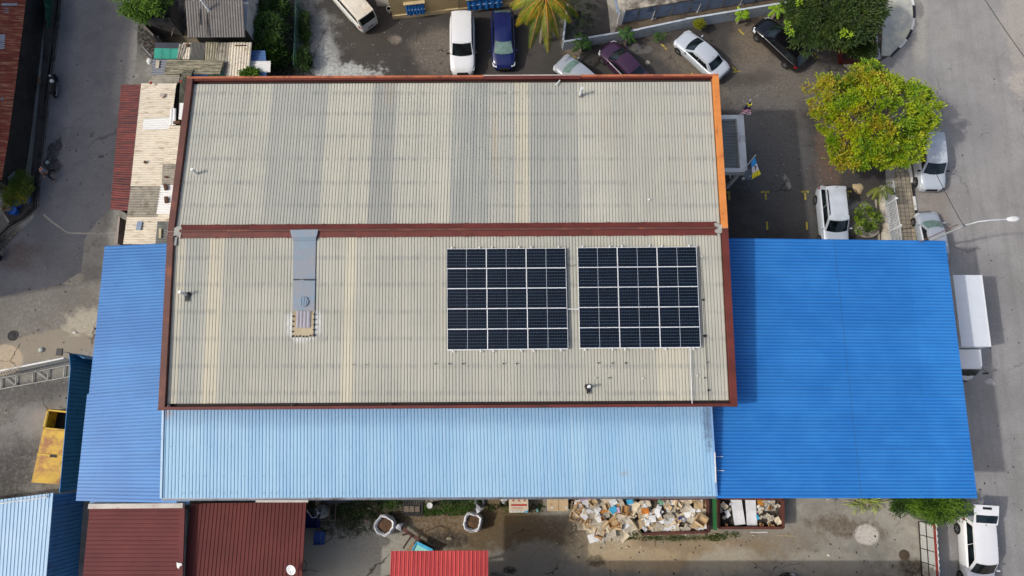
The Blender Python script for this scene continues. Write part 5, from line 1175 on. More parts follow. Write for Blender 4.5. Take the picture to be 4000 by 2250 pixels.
tgo = part('tailgate', mb, pW, tg, 50)
part('tailgate_window', MB().quad(tgp(-.86, .08, .005), tgp(.86, .08, .005), tgp(.92, .48, .012), tgp(-.92, .48, .012)), m_glass, tgo)
pl = part('number_plate', MB().slab([tgp(-.36, .78, .03), tgp(.36, .78, .03), tgp(.36, .9, .03), tgp(-.36, .9, .03)], .02), m_plate, tgo)
mb = MB()
# black car whose hood corner shows at the bottom edge
car((3096, 2296), (2936, 2364), 'parked_hatchback', 'dark car just entering the frame at the bottom edge in shade', 'hatch', pK, L=4.0)
# box truck
tk = thing('box_truck', 'white box truck parked on the road beside the blue canopy', 'truck', (0, 0, 0))
mTW = mat('truck_white', C(228, 232, 236), .45, var=.03, local=True, dirt=C(196, 198, 200), dirt_amt=.25); Lb, Wb_, Hb = 4.7, 1.9, 3.1
part('cargo_box', MB().box((0, -.75, .75+(Hb-.75)/2), (Wb_, Lb, Hb-.75)), mTW, tk)
part('roof_sheet', MB().corr((-Wb_/2+.02, -.75-Lb/2+.02, Hb+.01), (-Wb_/2+.02, -.75+Lb/2-.02, Hb+.01), (Wb_/2-.02, -.75+Lb/2-.02, Hb+.01), (Wb_/2-.02, -.75-Lb/2+.02, Hb+.01), .3, [(0, 0), (.46, 0), (.5, .006), (.54, 0)]), mat('truck_roof', C(224, 230, 236), .5, var=.03, local=True), tk)
for s_ in (-1, 1): part('roof_edge', MB().bar((s_*(Wb_/2-.02), -.75-Lb/2, Hb+.01), (s_*(Wb_/2-.02), -.75+Lb/2, Hb+.01), .05, .04), pW, tk)
cab = MB(); secs = [(1.66, .92, 2.26), (1.70, .93, 2.32), (2.72, .90, 2.30), (2.92, .87, 2.2), (3.32, .86, 1.42), (3.48, .83, 1.1), (3.54, .78, .8), (3.54, .78, .4)]
for y, wx, z in secs: cab.v += [(-wx, y, .4), (-wx-.03, y, min(1.0, z)), (-wx+.1*(z > 1.3), y, z-.05), (-wx+.22, y, z), (wx-.22, y, z), (wx-.1*(z > 1.3), y, z-.05), (wx+.03, y, min(1.0, z)), (wx, y, .4)]
for i in range(len(secs)-1):
    for k in range(7): cab.f.append((i*8+k, i*8+k+1, i*8+k+9, i*8+k+8)); cab.m.append(0)
cab.f += [tuple(range(8)), tuple(reversed(range(56, 64)))]; cab.m += [0, 0]
cb = part('cab', cab, pW, tk, 40)
part('windscreen', MB().slab([(-.72, 2.97, 2.16), (.72, 2.97, 2.16), (.8, 3.33, 1.46), (-.8, 3.33, 1.46)], .02), m_glass, tk)
part('wiper', MB().tube([(-.4, 3.36, 1.47), (.2, 3.3, 1.56)], .012, 4), m_plastic, tk)
for s_ in (-1, 1):
    part('side_window', MB().box((s_*.955, 2.4, 1.6), (.02, .7, .55)), m_glass, tk)
    mm = part('mirror', MB().box((s_*1.26, 3.2, 1.8), (.24, .1, .3)), m_plastic, tk); part('mirror_arm', MB().tube([(s_*.88, 2.95, 2.1), (s_*1.15, 3.12, 2.05), (s_*1.24, 3.2, 1.9)], .018, 6), m_plastic, mm)
    for yy in (2.6, -1.6): part('wheel', MB().lathe([(.2, s_*.62), (.36, s_*.62), (.38, s_*.68), (.38, s_*.86), (.35, s_*.9), (.2, s_*.9)], (0, yy, .38), 20, 'X'), m_tyre, tk, 40)
    part('headlight', MB().box((s_*.6, 3.56, .72), (.26, .05, .16)), m_head, tk)
part('front_bumper', MB().box((0, 3.6, .48), (1.55, .12, .18)), m_plastic, tk); part('chassis', MB().box((0, -.2, .6), (.7, 5.4, .2)), m_plastic, tk)
f_, r_ = P(3862, 1490, .8), P(3740, 1088, 3.0)
f1, r1 = P(3801, 1353, Hb), P(3775, 1080, Hb)
c1, c2 = (P(3725, 1080, Hb)+P(3832, 1080, Hb))/2, (P(3755, 1348, Hb)+P(3869, 1348, Hb))/2
d = (c2-c1); tk.rotation_euler = (0, 0, math.atan2(d.y, d.x)-math.pi/2); u_ = d.normalized(); cc = (c1+c2)/2+u_*.75
tk.location = (cc.x, cc.y, .012); W[tk.name] = Vector((cc.x, cc.y, 0))
# motorcycle
def make_moto(label):
    e = thing('motorcycle', label, 'motorcycle')
    for y in (.62, -.62): 
        w_ = part('wheel', MB().lathe([(.2, -.04), (.27, -.045), (.3, 0), (.27, .045), (.2, .04)], (0, y, .3), 20, 'X'), m_tyre, e, 40); part('hub', MB().lathe([(.19, 0), (.04, .03), (.04, -.03)], (0, y, .3), 12, 'X'), m_rim, w_)
    b = MB(); 
    for (y, w_, z, zz) in ((.42, .05, .75, .55), (.3, .12, .82, .45), (.1, .13, .72, .35), (-.1, .14, .80, .35), (-.4, .15, .82, .45), (-.72, .11, .84, .62), (-.86, .04, .84, .74)): b.v += [(-w_, y, zz), (-w_, y, z-.06), (-w_*.6, y, z), (w_*.6, y, z), (w_, y, z-.06), (w_, y, zz)]
    for i in range(6):
        for k in range(6): b.f.append((i*6+k, i*6+(k+1) % 6, i*6+6+(k+1) % 6, i*6+6+k)); b.m.append(0)
    b.f += [tuple(range(6)), tuple(reversed(range(36, 42)))]; b.m += [0, 0]; part('body', b, pK, e, 50)
    part('seat', MB().slab([(-.13, .02, .86), (.13, .02, .86), (.14, -.45, .88), (.08, -.78, .9), (-.08, -.78, .9), (-.14, -.45, .88)], .08), m_plastic, e, 30)
    part('fork', MB().tube([(0, .62, .3), (0, .42, .95)], .04, 8), m_rim, e)
    part('handlebar', MB().tube([(-.34, .28, 1.0), (-.2, .38, 1.02), (0, .4, .98), (.2, .38, 1.02), (.34, .28, 1.0)], .02, 8), m_plastic, e)
    for s_ in (-1, 1): part('mirror', MB().box((s_*.3, .42, 1.12), (.12, .04, .08)), m_plastic, e); part('footrest', MB().tube([(s_*.1, 0, .32), (s_*.28, 0, .32)], .02, 6), m_plastic, e)
    part('headlight', MB().lathe([(.01, .09), (.07, .07), (.09, 0), (.05, -.08)], (0, .5, .9), 12, 'Y'), m_head, e, 40)
    part('front_mudguard', MB().tube([(0, .92, .42), (0, .76, .6), (0, .56, .62), (0, .38, .5)], .07, 8), pK, e, 50)
    part('exhaust', MB().tube([(.14, .05, .28), (.17, -.4, .3), (.18, -.85, .42)], [.03, .05, .05], 8), m_rim, e, 40)
    return e
mo = make_moto('black motorcycle standing on the drain edge by the rusty row')
place(mo, (216, 300), (214, 375), .3)
m2 = copy_tree(mo, label='dark motorcycle cut by the left edge beyond the lane corner'); place(m2, (-4, 1010), (-14, 935), .3)
for o in (mo, m2): o['group'] = 'motorcycles by the lane'
solo('helmet', MB().lathe([(.02, .24), (.1, .21), (.135, .12), (.13, .03), (.1, 0)], P(206, 319, .95), 14), m_pvc, 'white helmet resting on the motorcycle seat', 'helmet', smooth=60)
# ================= VEGETATION =================
def leafmat(name, c1, c2, c3=None, s3=.5, rough=.55, nscale=.9, west=0):
    s = NT(name); s.pos(True); r = s.n('NewGeometry').outputs['Random Per Island']
    c = s.mix(s.ramp(s.noise(nscale, 3, .6), .38, .62), c1, c2)
    if c3:
        k = s.noise(nscale*.9, 4, .7, stretch=(1.1, .9, 1.3))
        if west: k = s.math('SUBTRACT', k, s.math('MULTIPLY', s.math('ADD', s.sep()[0], .6), .014))    # the side towards the yard has turned
        c = s.mix(s.ramp(k, .5, .62, 0, s3), c, c3)
    c = s.mix(s.ramp(r, 0, 1, 0, .45), c, tuple(x*.45 for x in c1[:3])+(1,))
    c = s.mix(s.ramp(r, .75, 1, 0, .4), c, tuple(min(.8, x*1.5) for x in c2[:3])+(1,))
    s.col(c); s.rough(rough); s.b.inputs['Specular IOR Level'].default_value = .3
    try: s.b.inputs['Transmission Weight'].default_value = 0
    except Exception: pass
    return s.m
def bark(): return mat('bark', C(150, 140, 124), .9, var=.2, scale=3, local=True, dirt=C(60, 50, 42))
def leaf(mb, p, d, up_, L, w_, r_):
    """one pointed leaf from p along d"""
    s_ = d.cross(up_)
    if s_.length < 1e-3: s_ = Vector((1, 0, 0))
    s_.normalize(); n0 = len(mb.v); m = p+d*L*.45+up_*L*.08
    mb.v += [tuple(p), tuple(m+s_*w_/2), tuple(p+d*L-up_*L*.1), tuple(m-s_*w_/2)]
    mb.f.append((n0, n0+1, n0+2, n0+3)); mb.m.append(0)
def crown(c, rad, nclump, nleaf, L, w_, seed, clump_r=.45, flat=.75, lobes=5, lob=.28, droop=0.1, shell=.55, cull=None):
    """leaf clumps spread through an uneven crown; returns mesh and clump centres"""
    r_ = random.Random(seed); mb = MB(); cs = []; ph = [(r_.uniform(0, 6.28), r_.uniform(2, 5), r_.uniform(0, 6.28)) for _ in range(lobes)]
    tries = 0
    while len(cs) < nclump and tries < nclump*20:
        tries += 1
        v = Vector((r_.gauss(0, 1), r_.gauss(0, 1), r_.gauss(0, 1))).normalized()
        if v.z < -.35: continue
        az = math.atan2(v.y, v.x); k = 1+lob*sum(math.sin(f*az+a)*math.cos(2*v.z+b) for a, f, b in ph)/lobes*2
        q = shell+(1-shell)*r_.random()**.6
        p = Vector((v.x*rad[0]*k*q, v.y*rad[1]*k*q, v.z*rad[2]*(k*.5+.5)*q)); cs.append(p+c)
    for p in cs:
        out = (p-c); out.z *= .6; out = out.normalized() if out.length > 1e-3 else Vector((0, 0, 1)); cr = clump_r*r_.uniform(.6, 1.3)
        for _ in range(nleaf):
            o = Vector((r_.gauss(0, 1), r_.gauss(0, 1), r_.gauss(0, 1)*flat))*cr*.55
            d = (o.normalized()*.8+out*.5+Vector((r_.uniform(-.4, .4), r_.uniform(-.4, .4), -droop+r_.uniform(-.2, .35)))).normalized()
            up_ = (Vector((0, 0, 1))+Vector((r_.uniform(-.5, .5), r_.uniform(-.5, .5), 0))).normalized()
            leaf(mb, p+o*.8, d, up_, L*r_.uniform(.7, 1.3), w_*r_.uniform(.8, 1.2), r_)
    return mb, cs
def limbs(base, c, cs, r0, seed, nmain=9, every=3):
    r_ = random.Random(seed); mb = MB(); fork = base.lerp(c, .45)
    mb.tube([base, base.lerp(fork, .5)+Vector((.06, .04, 0)), fork], [r0, r0*.85, r0*.7], 10)
    mains = []
    for k in range(nmain):
        t = cs[r_.randrange(len(cs))]; m = fork.lerp(t, .55)+Vector((r_.uniform(-.2, .2), r_.uniform(-.2, .2), -.1)); mb.tube([fork, fork.lerp(m, .5)+Vector((0, 0, .1)), m, m.lerp(t, .7)], [r0*.5, r0*.4, r0*.28, r0*.12], 6); mains.append(m)
    for i in range(0, len(cs), every):
        t = cs[i]; m = min(mains, key=lambda q: (q-t).length); mb.tube([m, m.lerp(t, .6)+Vector((0, 0, .08)), t], [r0*.2, r0*.14, r0*.08], 4, cap=False)
    return mb
def tree(name, label, c, rad, base, mleaf, seed, cat='tree', r0=.16, nclump=260, nleaf=42, L=.2, w_=.09, group=None, **kw):
    o = thing(name, label, cat, base, 0, group); mb, cs = crown(Vector(c), rad, nclump, nleaf, L, w_, seed, **kw)
    mb.open = True; part('crown', mb, mleaf, o); part('trunk', limbs(Vector(base), Vector(c), cs, r0, seed+1), bark(), o, 50); return o
ml_yg = leafmat('yellow_green_leaves', C(92, 130, 8), C(160, 176, 18), C(180, 134, 40), .6, nscale=.75, west=1)
ml_dk = leafmat('dark_green_leaves', C(44, 66, 24), C(66, 88, 34), C(96, 108, 50), .4)
ml_mid = leafmat('mid_green_leaves', C(70, 104, 24), C(104, 142, 40), None)
ml_bush = leafmat('bush_leaves', C(34, 54, 20), C(70, 104, 34), None, nscale=1.3)
ml_lit = leafmat('lime_leaves', C(110, 150, 20), C(160, 190, 36), None)
c_ = P(3408, 462, 3.9)
tree('broadleaf_tree', 'large round tree with yellow-green and orange leaves beside the east road', c_, (3.85, 3.75, 1.9), Vector((c_.x-.1, c_.y-.3, 0)), ml_yg, 11, nclump=400, nleaf=78, L=.17, w_=.10, clump_r=.38, lob=.34, lobes=9, r0=.2, shell=.55, droop=-.15, flat=.6)
c_ = P(3250, 32, 4.0)
tree('broadleaf_tree', 'wide dark green tree overhanging the black hatchback at the top edge', c_, (3.45, 3.0, 1.9), Vector((c_.x+.4, c_.y+.6, 0)), ml_dk, 21, nclump=440, nleaf=62, L=.25, w_=.08, clump_r=.42, r0=.22, lob=.26, lobes=8, droop=.0, shell=.5)
c_ = P(3365, 175, 2.2)
tree('shrub', 'dark green shrub in the red planter below the wide dark tree', c_, (.95, 1.1, .8), Vector((c_.x, c_.y, 0)), ml_dk, 31, cat='shrub', nclump=90, nleaf=50, L=.2, w_=.07, clump_r=.35, r0=.06)
for i, (x, y) in enumerate(((3298, 130), (3310, 140), (3078, 92), (3084, 125), (3300, 188), (3125, 15))):
    c_ = P(x, y, 5.0 if y < 160 else 3.2); mb, cs = crown(c_, (.18, .16, .1), 3, 14, .17, .07, 60+i, clump_r=.16)
    mb.open = True; part('young_leaves', mb, ml_lit, bpy.data.objects['broadleaf_tree.001'])
c_ = P(560, 18, 3.2)
tree('broadleaf_tree', 'bright green tree top over the lane at the upper edge', P(556, -22, 3.2), (1.9, 1.9, 1.1), Vector((P(556, -22, 3.2).x, P(556, -22, 3.2).y, 0)), ml_mid, 41, nclump=150, nleaf=46, L=.18, w_=.09, clump_r=.4, r0=.12)
for i, (x, y, rx, ry, h, lb, ml) in enumerate((
    (1050, 118, 1.25, 1.2, 2.0, 'round leafy bush beside the grey house wall', ml_bush), (1040, 190, .8, .7, 1.3, 'light green bush drooping beside the blue and white lean-to', ml_mid),
    (1095, 215, .7, .6, .8, 'low dark bush between the lean-to and the mesh fence', ml_bush), (1085, 30, .9, 1.0, 1.5, 'bushy undergrowth near the top edge west of the mesh fence', ml_bush), (1185, 235, .4, .6, .5, 'weedy plant at the foot of the mesh fence', ml_bush),
    (1000, 60, .7, 1.2, 1.6, 'dark bush against the white house wall', ml_bush), (1190, 110, .25, 1.2, .4, 'creeper growing along the mesh fence', ml_bush))):
    c_ = P(x, y, h); tree('bush', lb, c_, (rx, ry, .7), Vector((c_.x, c_.y, 0)), ml, 70+i*3, cat='bush', nclump=int(60*rx*ry)+24, nleaf=40, L=.16, w_=.08, clump_r=.34, r0=.05, group='bushes by the mesh fence')
c_ = P(978, 293, 2.6); tree('bush', 'fresh green potted bush on the shed edge at the north eave', c_, (.6, .38, .35), Vector((c_.x, c_.y, 0)), ml_mid, 101, cat='bush', nclump=60, nleaf=40, L=.14, w_=.09, clump_r=.2, r0=.03)
# banana-like palm leaves near the top
def palm(name, label, base, h, nf, L, mleaf, seed, r0=.09, droop=.5, az0=0, az1=360, w_=.32, leaflets=26, group=None, cat='palm', lw=.045, el=(.1, .9), rib=None):
    r_ = random.Random(seed); base = Vector(base); o = thing(name, label, cat, base, 0, group); top = base+Vector((r_.uniform(-.1, .1), r_.uniform(-.1, .1), h))
    part('trunk', MB().tube([base, base.lerp(top, .5)+Vector((.05, .03, 0)), top], [r0*1.2, r0, r0*.8], 10), bark(), o, 50)
    for k in range(nf):
        az = R(az0+(az1-az0)*(k+.5*r_.random())/nf); e_ = r_.uniform(*el); Lk = L*r_.uniform(.8, 1.12); mb = MB(); pts = []
        for i in range(9):
            t = i/8; hr = Lk*(t*math.cos(e_)*(1-.15*t)); z = Lk*(t*math.sin(e_)-droop*t*t)
            pts.append(top+Vector((math.cos(az)*hr, math.sin(az)*hr, z)))
        side = Vector((-math.sin(az), math.cos(az), 0))
        if not rib: mb.tube(pts, [.03*(1-i/9.5)*max(.5, L/3) for i in range(9)], 4, cap=False)
        for i in range(leaflets):
            t = .12+.86*i/leaflets; x = t*8; i0 = min(int(x), 7); p = pts[i0].lerp(pts[i0+1], x-i0); fw = (pts[i0+1]-pts[i0]).normalized()
            ll = w_*L*math.sin(math.pi*min(1, .18+t*.8))**.7*r_.uniform(.85, 1.1)
            for s_ in (-1, 1):
                d = (side*s_*.75+fw*.75+Vector((0, 0, -.45-r_.uniform(0, .3)))).normalized(); leaf(mb, p, d, Vector((0, 0, 1)), ll, lw, r_)
        mb.open = True; fr = part('frond', mb, mleaf, o)
        if rib: part('midrib', MB().tube([p+Vector((0, 0, .02)) for p in pts], [.04*(1-i/9.5) for i in range(9)], 5), rib, fr)
    return o
ml_coco = leafmat('coconut_leaves', C(78, 98, 16), C(132, 138, 28), C(184, 148, 34), .6, nscale=.8)
ml_pal = leafmat('palm_leaves', C(48, 84, 30), C(84, 124, 44), None)
b_ = P(2128, -12, 5.6)
palm('coconut_palm', 'tall coconut palm with yellowing fronds at the top edge beside the navy hatchback', (b_.x, b_.y, 0), 5.6, 16, 3.3, ml_coco, 5, r0=.15, droop=.75, az0=0, az1=360, w_=.26, leaflets=84, lw=.032, el=(.05, .6), rib=mat('orange_midrib', C(206, 140, 36), .6, local=True))
palm('small_palm', 'dark green young palm behind the west end of the low wall', P(2268, 200), 1.1, 9, 1.15, ml_pal, 6, w_=.3, leaflets=18, lw=.05, group='young palms along the low wall')
palm('small_palm', 'green young palm in front of the low wall beside the plum sedan', P(2442, 175), 1.3, 8, .95, ml_pal, 8, w_=.3, leaflets=18, lw=.05, group='young palms along the low wall')
palm('small_palm', 'yellow-green young palm in front of the low wall above the yellow dash', P(2880, 90), 1.2, 8, .95, ml_lit, 9, w_=.3, leaflets=16, lw=.06, group='young palms along the low wall')
palm('small_palm', 'yellow-green young palm beside the dark tree and the black hatchback', P(3016, 72), 1.3, 7, .95, ml_lit, 10, w_=.3, leaflets=16, lw=.06, group='young palms along the low wall')
palm('small_palm', 'feathery palm beneath the yellow-green tree by the white fence', P(3392, 765), 1.9, 8, 1.6, leafmat('feathery_leaves', C(70, 92, 20), C(122, 132, 34)), 12, w_=.2, leaflets=34, lw=.022, az0=-160, az1=40)
palm('small_palm', 'spiky palm in the dark garden west of the mesh fence near the top', P(1060, 60), 1.6, 7, 1.0, ml_bush, 13, w_=.28, leaflets=18, lw=.05)
palm('banana_plant', 'yellow-leaved plant at the top edge beside the grey house', P(1080, 8), 1.5, 6, 1.1, ml_coco, 14, w_=.2, leaflets=14, lw=.07, cat='plant')
c_ = P(2732, 94, .9); tree('topiary_bush', 'small round clipped yellow-green bush against the low wall', c_, (.36, .34, .34), P(2732, 112), leafmat('clipped_leaves', C(104, 112, 16), C(140, 142, 26)), 121, cat='bush', nclump=110, nleaf=30, L=.07, w_=.05, clump_r=.12, r0=.03, lob=.05)
c_ = P(2577, 143, .5); tree('weed', 'sparse green weed at the wall foot between the yellow dash and the silver sedan', c_, (.32, .3, .25), P(2577, 150), ml_pal, 122, cat='weed', nclump=12, nleaf=18, L=.13, w_=.06, clump_r=.16, r0=.015)
# red tiled planter and gate at the north-east corner
pl = thing('red_planter', 'dark red planter box below the dark green tree', 'planter', P(3330, 190)); m_redp = mat('dark_red_tile', C(90, 26, 24), .5, dirt=C(50, 18, 18))
a, b, c, d = P(3282, 128, .5), P(3400, 128, .5), P(3392, 232, .5), P(3290, 236, .5)
for p0, p1 in ((a, b), (b, c), (c, d), (d, a)): part('side', MB().bar(p0-Vector((0, 0, .25)), p1-Vector((0, 0, .25)), .12, .5), m_redp, pl)
part('soil', MB().slab([p_-Vector((0, 0, .1)) for p_ in (a, b, c, d)], .05), mat('soil', C(56, 44, 34), .95), pl)
g_ = thing('corner_gate', 'small white barred gate leaning on a steel channel beside the red pillar', 'gate', P(3420, 220))
part('channel', MB().bar(P(3425, 188, .9), P(3380, 236, .7), .16, .1), mat('galvanised', C(140, 156, 166), .5, .3), g_)
q = [P(3432, 188, .95), P(3438, 228, .9), P(3410, 228, .9), P(3408, 206, .9)]
for i in range(4): part('frame_bar', MB().bar(q[i], q[(i+1) % 4], .05, .05), m_pvc, g_)
for k in range(1, 6): part('bar', MB().bar(q[3].lerp(q[2], k/6), q[0].lerp(q[1], k/6), .015, .015), m_alu, g_)
for k in range(1, 5): part('bar', MB().bar(q[3].lerp(q[0], k/5), q[2].lerp(q[1], k/5), .015, .015), m_alu, g_)
solo('red_pillar', MB().slab([P(3400, 150, 1.4), P(3422, 150, 1.4), P(3424, 186, 1.4), P(3404, 186, 1.4)], 1.4), mat('red_board', C(150, 24, 26), .6), 'bright red rectangular pillar between the tree and the corner gate', 'pillar')
solo('gate_post', MB().tube([P(3424, 140, 1.2), P(3427, 186, 1.2)], .05, 8), m_pvc, 'thin white rail beside the red pillar', 'rail')
tag(part('rubble_strip', MB().slab([p_+Vector((0, 0, .05)) for p_ in PG((3420, 20), (3462, 10), (3452, 100), (3446, 160), (3428, 180), (3424, 100))], .05), mat('rubble', C(124, 108, 92), .95, dirt=C(60, 50, 44), dirt_amt=.8, dscale=3, bump=.05)), kind='structure')
# mesh panel fence on the east boundary
fe = thing('white_mesh_fence', 'white mesh panel fence on a low plinth beside the east pavement', 'fence', P(3470, 850))
m_fen = mat('white_fence_paint', C(214, 218, 222), .5, local=False)
fb = [(3448, 735), (3456, 802), (3472, 905), (3484, 1010)]
part('plinth', MB().slab([P(3440, 725, .3), P(3462, 725, .3), P(3494, 1010, .3), P(3455, 1010, .3)], .3), mat('limewashed_plinth', C(216, 208, 190), .85, dirt=C(160, 150, 130)), fe)
Hf = 1.75
for i, (a, b) in enumerate(zip(fb, fb[1:])):
    A_, B_ = P(*a, .3), P(*b, .3); A_ = A_.lerp(B_, .03 if i else 0); pn = thing('x', 'x', 'x'); bpy.data.objects.remove(pn)
    zz = lambda p_, z: Vector((p_.x, p_.y, z))
    mb = MB(); mb.bar(zz(A_, .4), zz(B_, .4), .04, .04); mb.bar(zz(A_, Hf), zz(B_, Hf), .04, .04); n = 11
    for k in range(n+1): p_ = A_.lerp(B_.lerp(A_, .04), k/n); mb.bar(zz(p_, .4), zz(p_, Hf), .022, .022)
    for k in range(1, 8): mb.bar(zz(A_, .4+k*(Hf-.4)/8), zz(B_, .4+k*(Hf-.4)/8), .02, .022)
    part('mesh_panel', mb, m_fen, fe)
for a in fb[1:]:
    p_ = P(*a, .3); part('post', MB().tube([Vector((p_.x, p_.y, 0)), Vector((p_.x, p_.y, Hf+.1))], .05, 10), m_fen, fe, 40); part('post_cap', MB().lathe([(.09, 0), (.09, .06), (.02, .1)], (p_.x, p_.y, Hf+.1), 10), m_fen, fe, 40)
tag(part('fence_kerb', MB().bar(P(3420, 780, .06), P(3440, 1010, .06), .1, .12), m_conc), kind='structure')
# round planter shrub
c_ = P(3384, 856, 1.0); tree('shrub', 'leafy shrub with bright tips in the round concrete planter', c_, (1.0, .95, .5), Vector((c_.x, c_.y, .1)), leafmat('planter_leaves', C(36, 58, 20), C(124, 152, 30), None, nscale=2.2), 131, cat='shrub', nclump=44, nleaf=30, L=.15, w_=.085, clump_r=.2, r0=.05)
q_ = P(3378, 880); mb = MB(); mb.lathe([(.8, 0), (.98, .12), (1.0, .3), (.88, .3), (.82, .2), (.01, .2)], q_, 28); solo('round_planter', mb, m_conc, 'low round concrete planter bowl around the bright tipped shrub', 'planter', smooth=40)
q_ = P(3352, 735); mb = MB(); mb.lathe([(.40, 0), (.36, .04), (.3, .09), (.15, .12), (.01, .12)], q_, 15, jit=.13); solo('stone_mound', mb, mat('pale_mound', C(190, 170, 132), .9, bump=.03), 'pale rough earth mound beside the feathery palm', 'mound', smooth=40)
# shrubs at the south-east
c_ = P(3655, 1972, 1.6); tree('shrub', 'dense green shrub beneath the south edge of the blue canopy by the road', c_, (1.6, .9, .8), Vector((c_.x, c_.y, 0)), leafmat('oleander_leaves', C(52, 84, 22), C(104, 138, 36), None, nscale=1.2), 141, cat='shrub', nclump=150, nleaf=50, L=.2, w_=.055, clump_r=.4, r0=.06)
c_ = P(3560, 1965, 1.1); tree('shrub', 'lower dark shrub under the canopy edge beside the spiky plant', c_, (1.3, .6, .5), Vector((c_.x, c_.y, 0)), ml_bush, 145, cat='shrub', nclump=90, nleaf=44, L=.16, w_=.06, clump_r=.34, r0=.05)
q_ = P(3385, 1962); o = thing('spiky_plant', 'spiky pale green strap-leaved plant under the blue canopy edge', 'plant', q_); r_ = random.Random(9); mb = MB()
for k in range(54):
    b_ = q_+Vector((r_.uniform(-.9, .9), r_.uniform(-.15, .2), .1)); az = r_.uniform(0, 6.28); L_ = r_.uniform(.5, .95); pts = [b_+Vector((math.cos(az)*L_*t, math.sin(az)*L_*t, .7*t*L_*2-1.1*L_*t*t)) for t in (0, .33, .66, 1)]
    sd_ = Vector((-math.sin(az), math.cos(az), 0))*.025; n0 = len(mb.v)
    for p_ in pts: mb.v += [tuple(p_-sd_), tuple(p_+sd_)]
    for i in range(3): mb.f.append((n0+2*i, n0+2*i+1, n0+2*i+3, n0+2*i+2)); mb.m.append(0)
mb.open = True; part('strap_leaves', mb, leafmat('pandan_leaves', C(124, 142, 60), C(168, 178, 100)), o); part('root_crown', MB().lathe([(.3, 0), (.25, .15), (.02, .2)], q_, 10), bark(), o)
# weeds and grass in the south yard: uncountable
def tufts(spots, n, seed, L=.16):
    r_ = random.Random(seed); mb = MB()
    for (px, py, rx, ry, dens) in spots:
        c_ = P(px, py)
        for _ in range(int(n*dens)):
            a_ = r_.uniform(0, 6.28); q = math.sqrt(r_.random()); p_ = c_+Vector((math.cos(a_)*rx*q, math.sin(a_)*ry*q, .01))
            if r_.random() < .35*q*q*2: continue
            for k in range(3):
                d = Vector((r_.uniform(-1, 1), r_.uniform(-1, 1), r_.uniform(.3, 1.2))).normalized(); leaf(mb, p_, d, Vector((0, 0, 1)), L*r_.uniform(.5, 1.3), .035, r_)
    mb.open = True; return mb
tag(part('weeds', tufts([(1400, 1965, 3.2, 1.0, 1.0), (1380, 2040, 2.8, 1.0, .7), (1540, 1962, 1.2, .4, .4), (1800, 1965, 1.6, .5, .9), (1690, 1985, 1.0, .5, .3), (1660, 2002, 1.4, .25, .3), (1780, 1995, 1.0, .3, .3), (2010, 1985, 2.6, .35, .4)], 900, 51), ml_bush), kind='stuff')
tag(part('moss_strip', tufts([(2600, 2102, 2.8, .15, .4), (2460, 2090, .6, .3, .3), (2790, 2098, .8, .25, .4), (2850, 2088, .8, .2, .2)], 700, 52, .1), leafmat('mossy_grass', C(58, 76, 26), C(84, 100, 40))), kind='stuff')
tag(part('yard_weeds', tufts([(1070, 240, 2.2, 1.2, .25), (1150, 100, 1.0, 5.0, .3), (2250, 60, 1.6, 2.0, .8), (1200, 250, .4, .6, .3), (1010, 20, 1.0, 2.0, .4), (3424, 60, .5, 2.5, .2)], 900, 53), ml_bush), kind='stuff')
# chain-link fence in the north yard
fe = thing('chain_link_fence', 'green chain-link fence west of the white-stained yard', 'fence', P(1170, 150)); m_cl = mat('green_wire', C(60, 110, 100), .6)
A_, B_ = P(1188, -80), P(1172, 296); zz = lambda p_, z: Vector((p_.x, p_.y, z)); hF = 1.7
for k in range(6): p_ = A_.lerp(B_, k/5); part('post', MB().tube([zz(p_, 0), zz(p_, hF)], .03, 8), m_cl, fe)
mb = MB(); n = 70
for k in range(-8, n): 
    for s_ in (0, 1):
        a, b = (k, k+8) if s_ == 0 else (k+8, k); ta, tb = a/n, b/n
        if min(ta, tb) < 0 or max(ta, tb) > 1: continue
        mb.bar(zz(A_.lerp(B_, ta), .05), zz(A_.lerp(B_, tb), hF), .008, .008)
part('wire_mesh', mb, m_cl, fe); part('top_wire', MB().bar(zz(A_, hF), zz(B_, hF), .02, .02), m_cl, fe)
# potted plants and hoops beside it
for i, (x, y) in enumerate(((1188, 62), (1192, 120), (1170, 165), (1196, 205))):
    p_ = P(x, y); mb = MB(); mb.lathe([(.12, 0), (.17, .28), (.15, .28), (.02, .22)], p_, 12); solo('plant_pot', mb, m_dconc, 'grey plant pot by the chain-link fence, %s from the top edge' % ('first', 'second', 'third', 'fourth')[i], 'pot', 'plant pots by the chain-link fence', smooth=40)
palm('spiky_pot_plant', 'yellowish spiky plant beside the chain-link fence', P(1182, 195), .4, 9, .5, ml_coco, 15, r0=.03, w_=.12, leaflets=6, lw=.06, cat='plant', droop=.3)
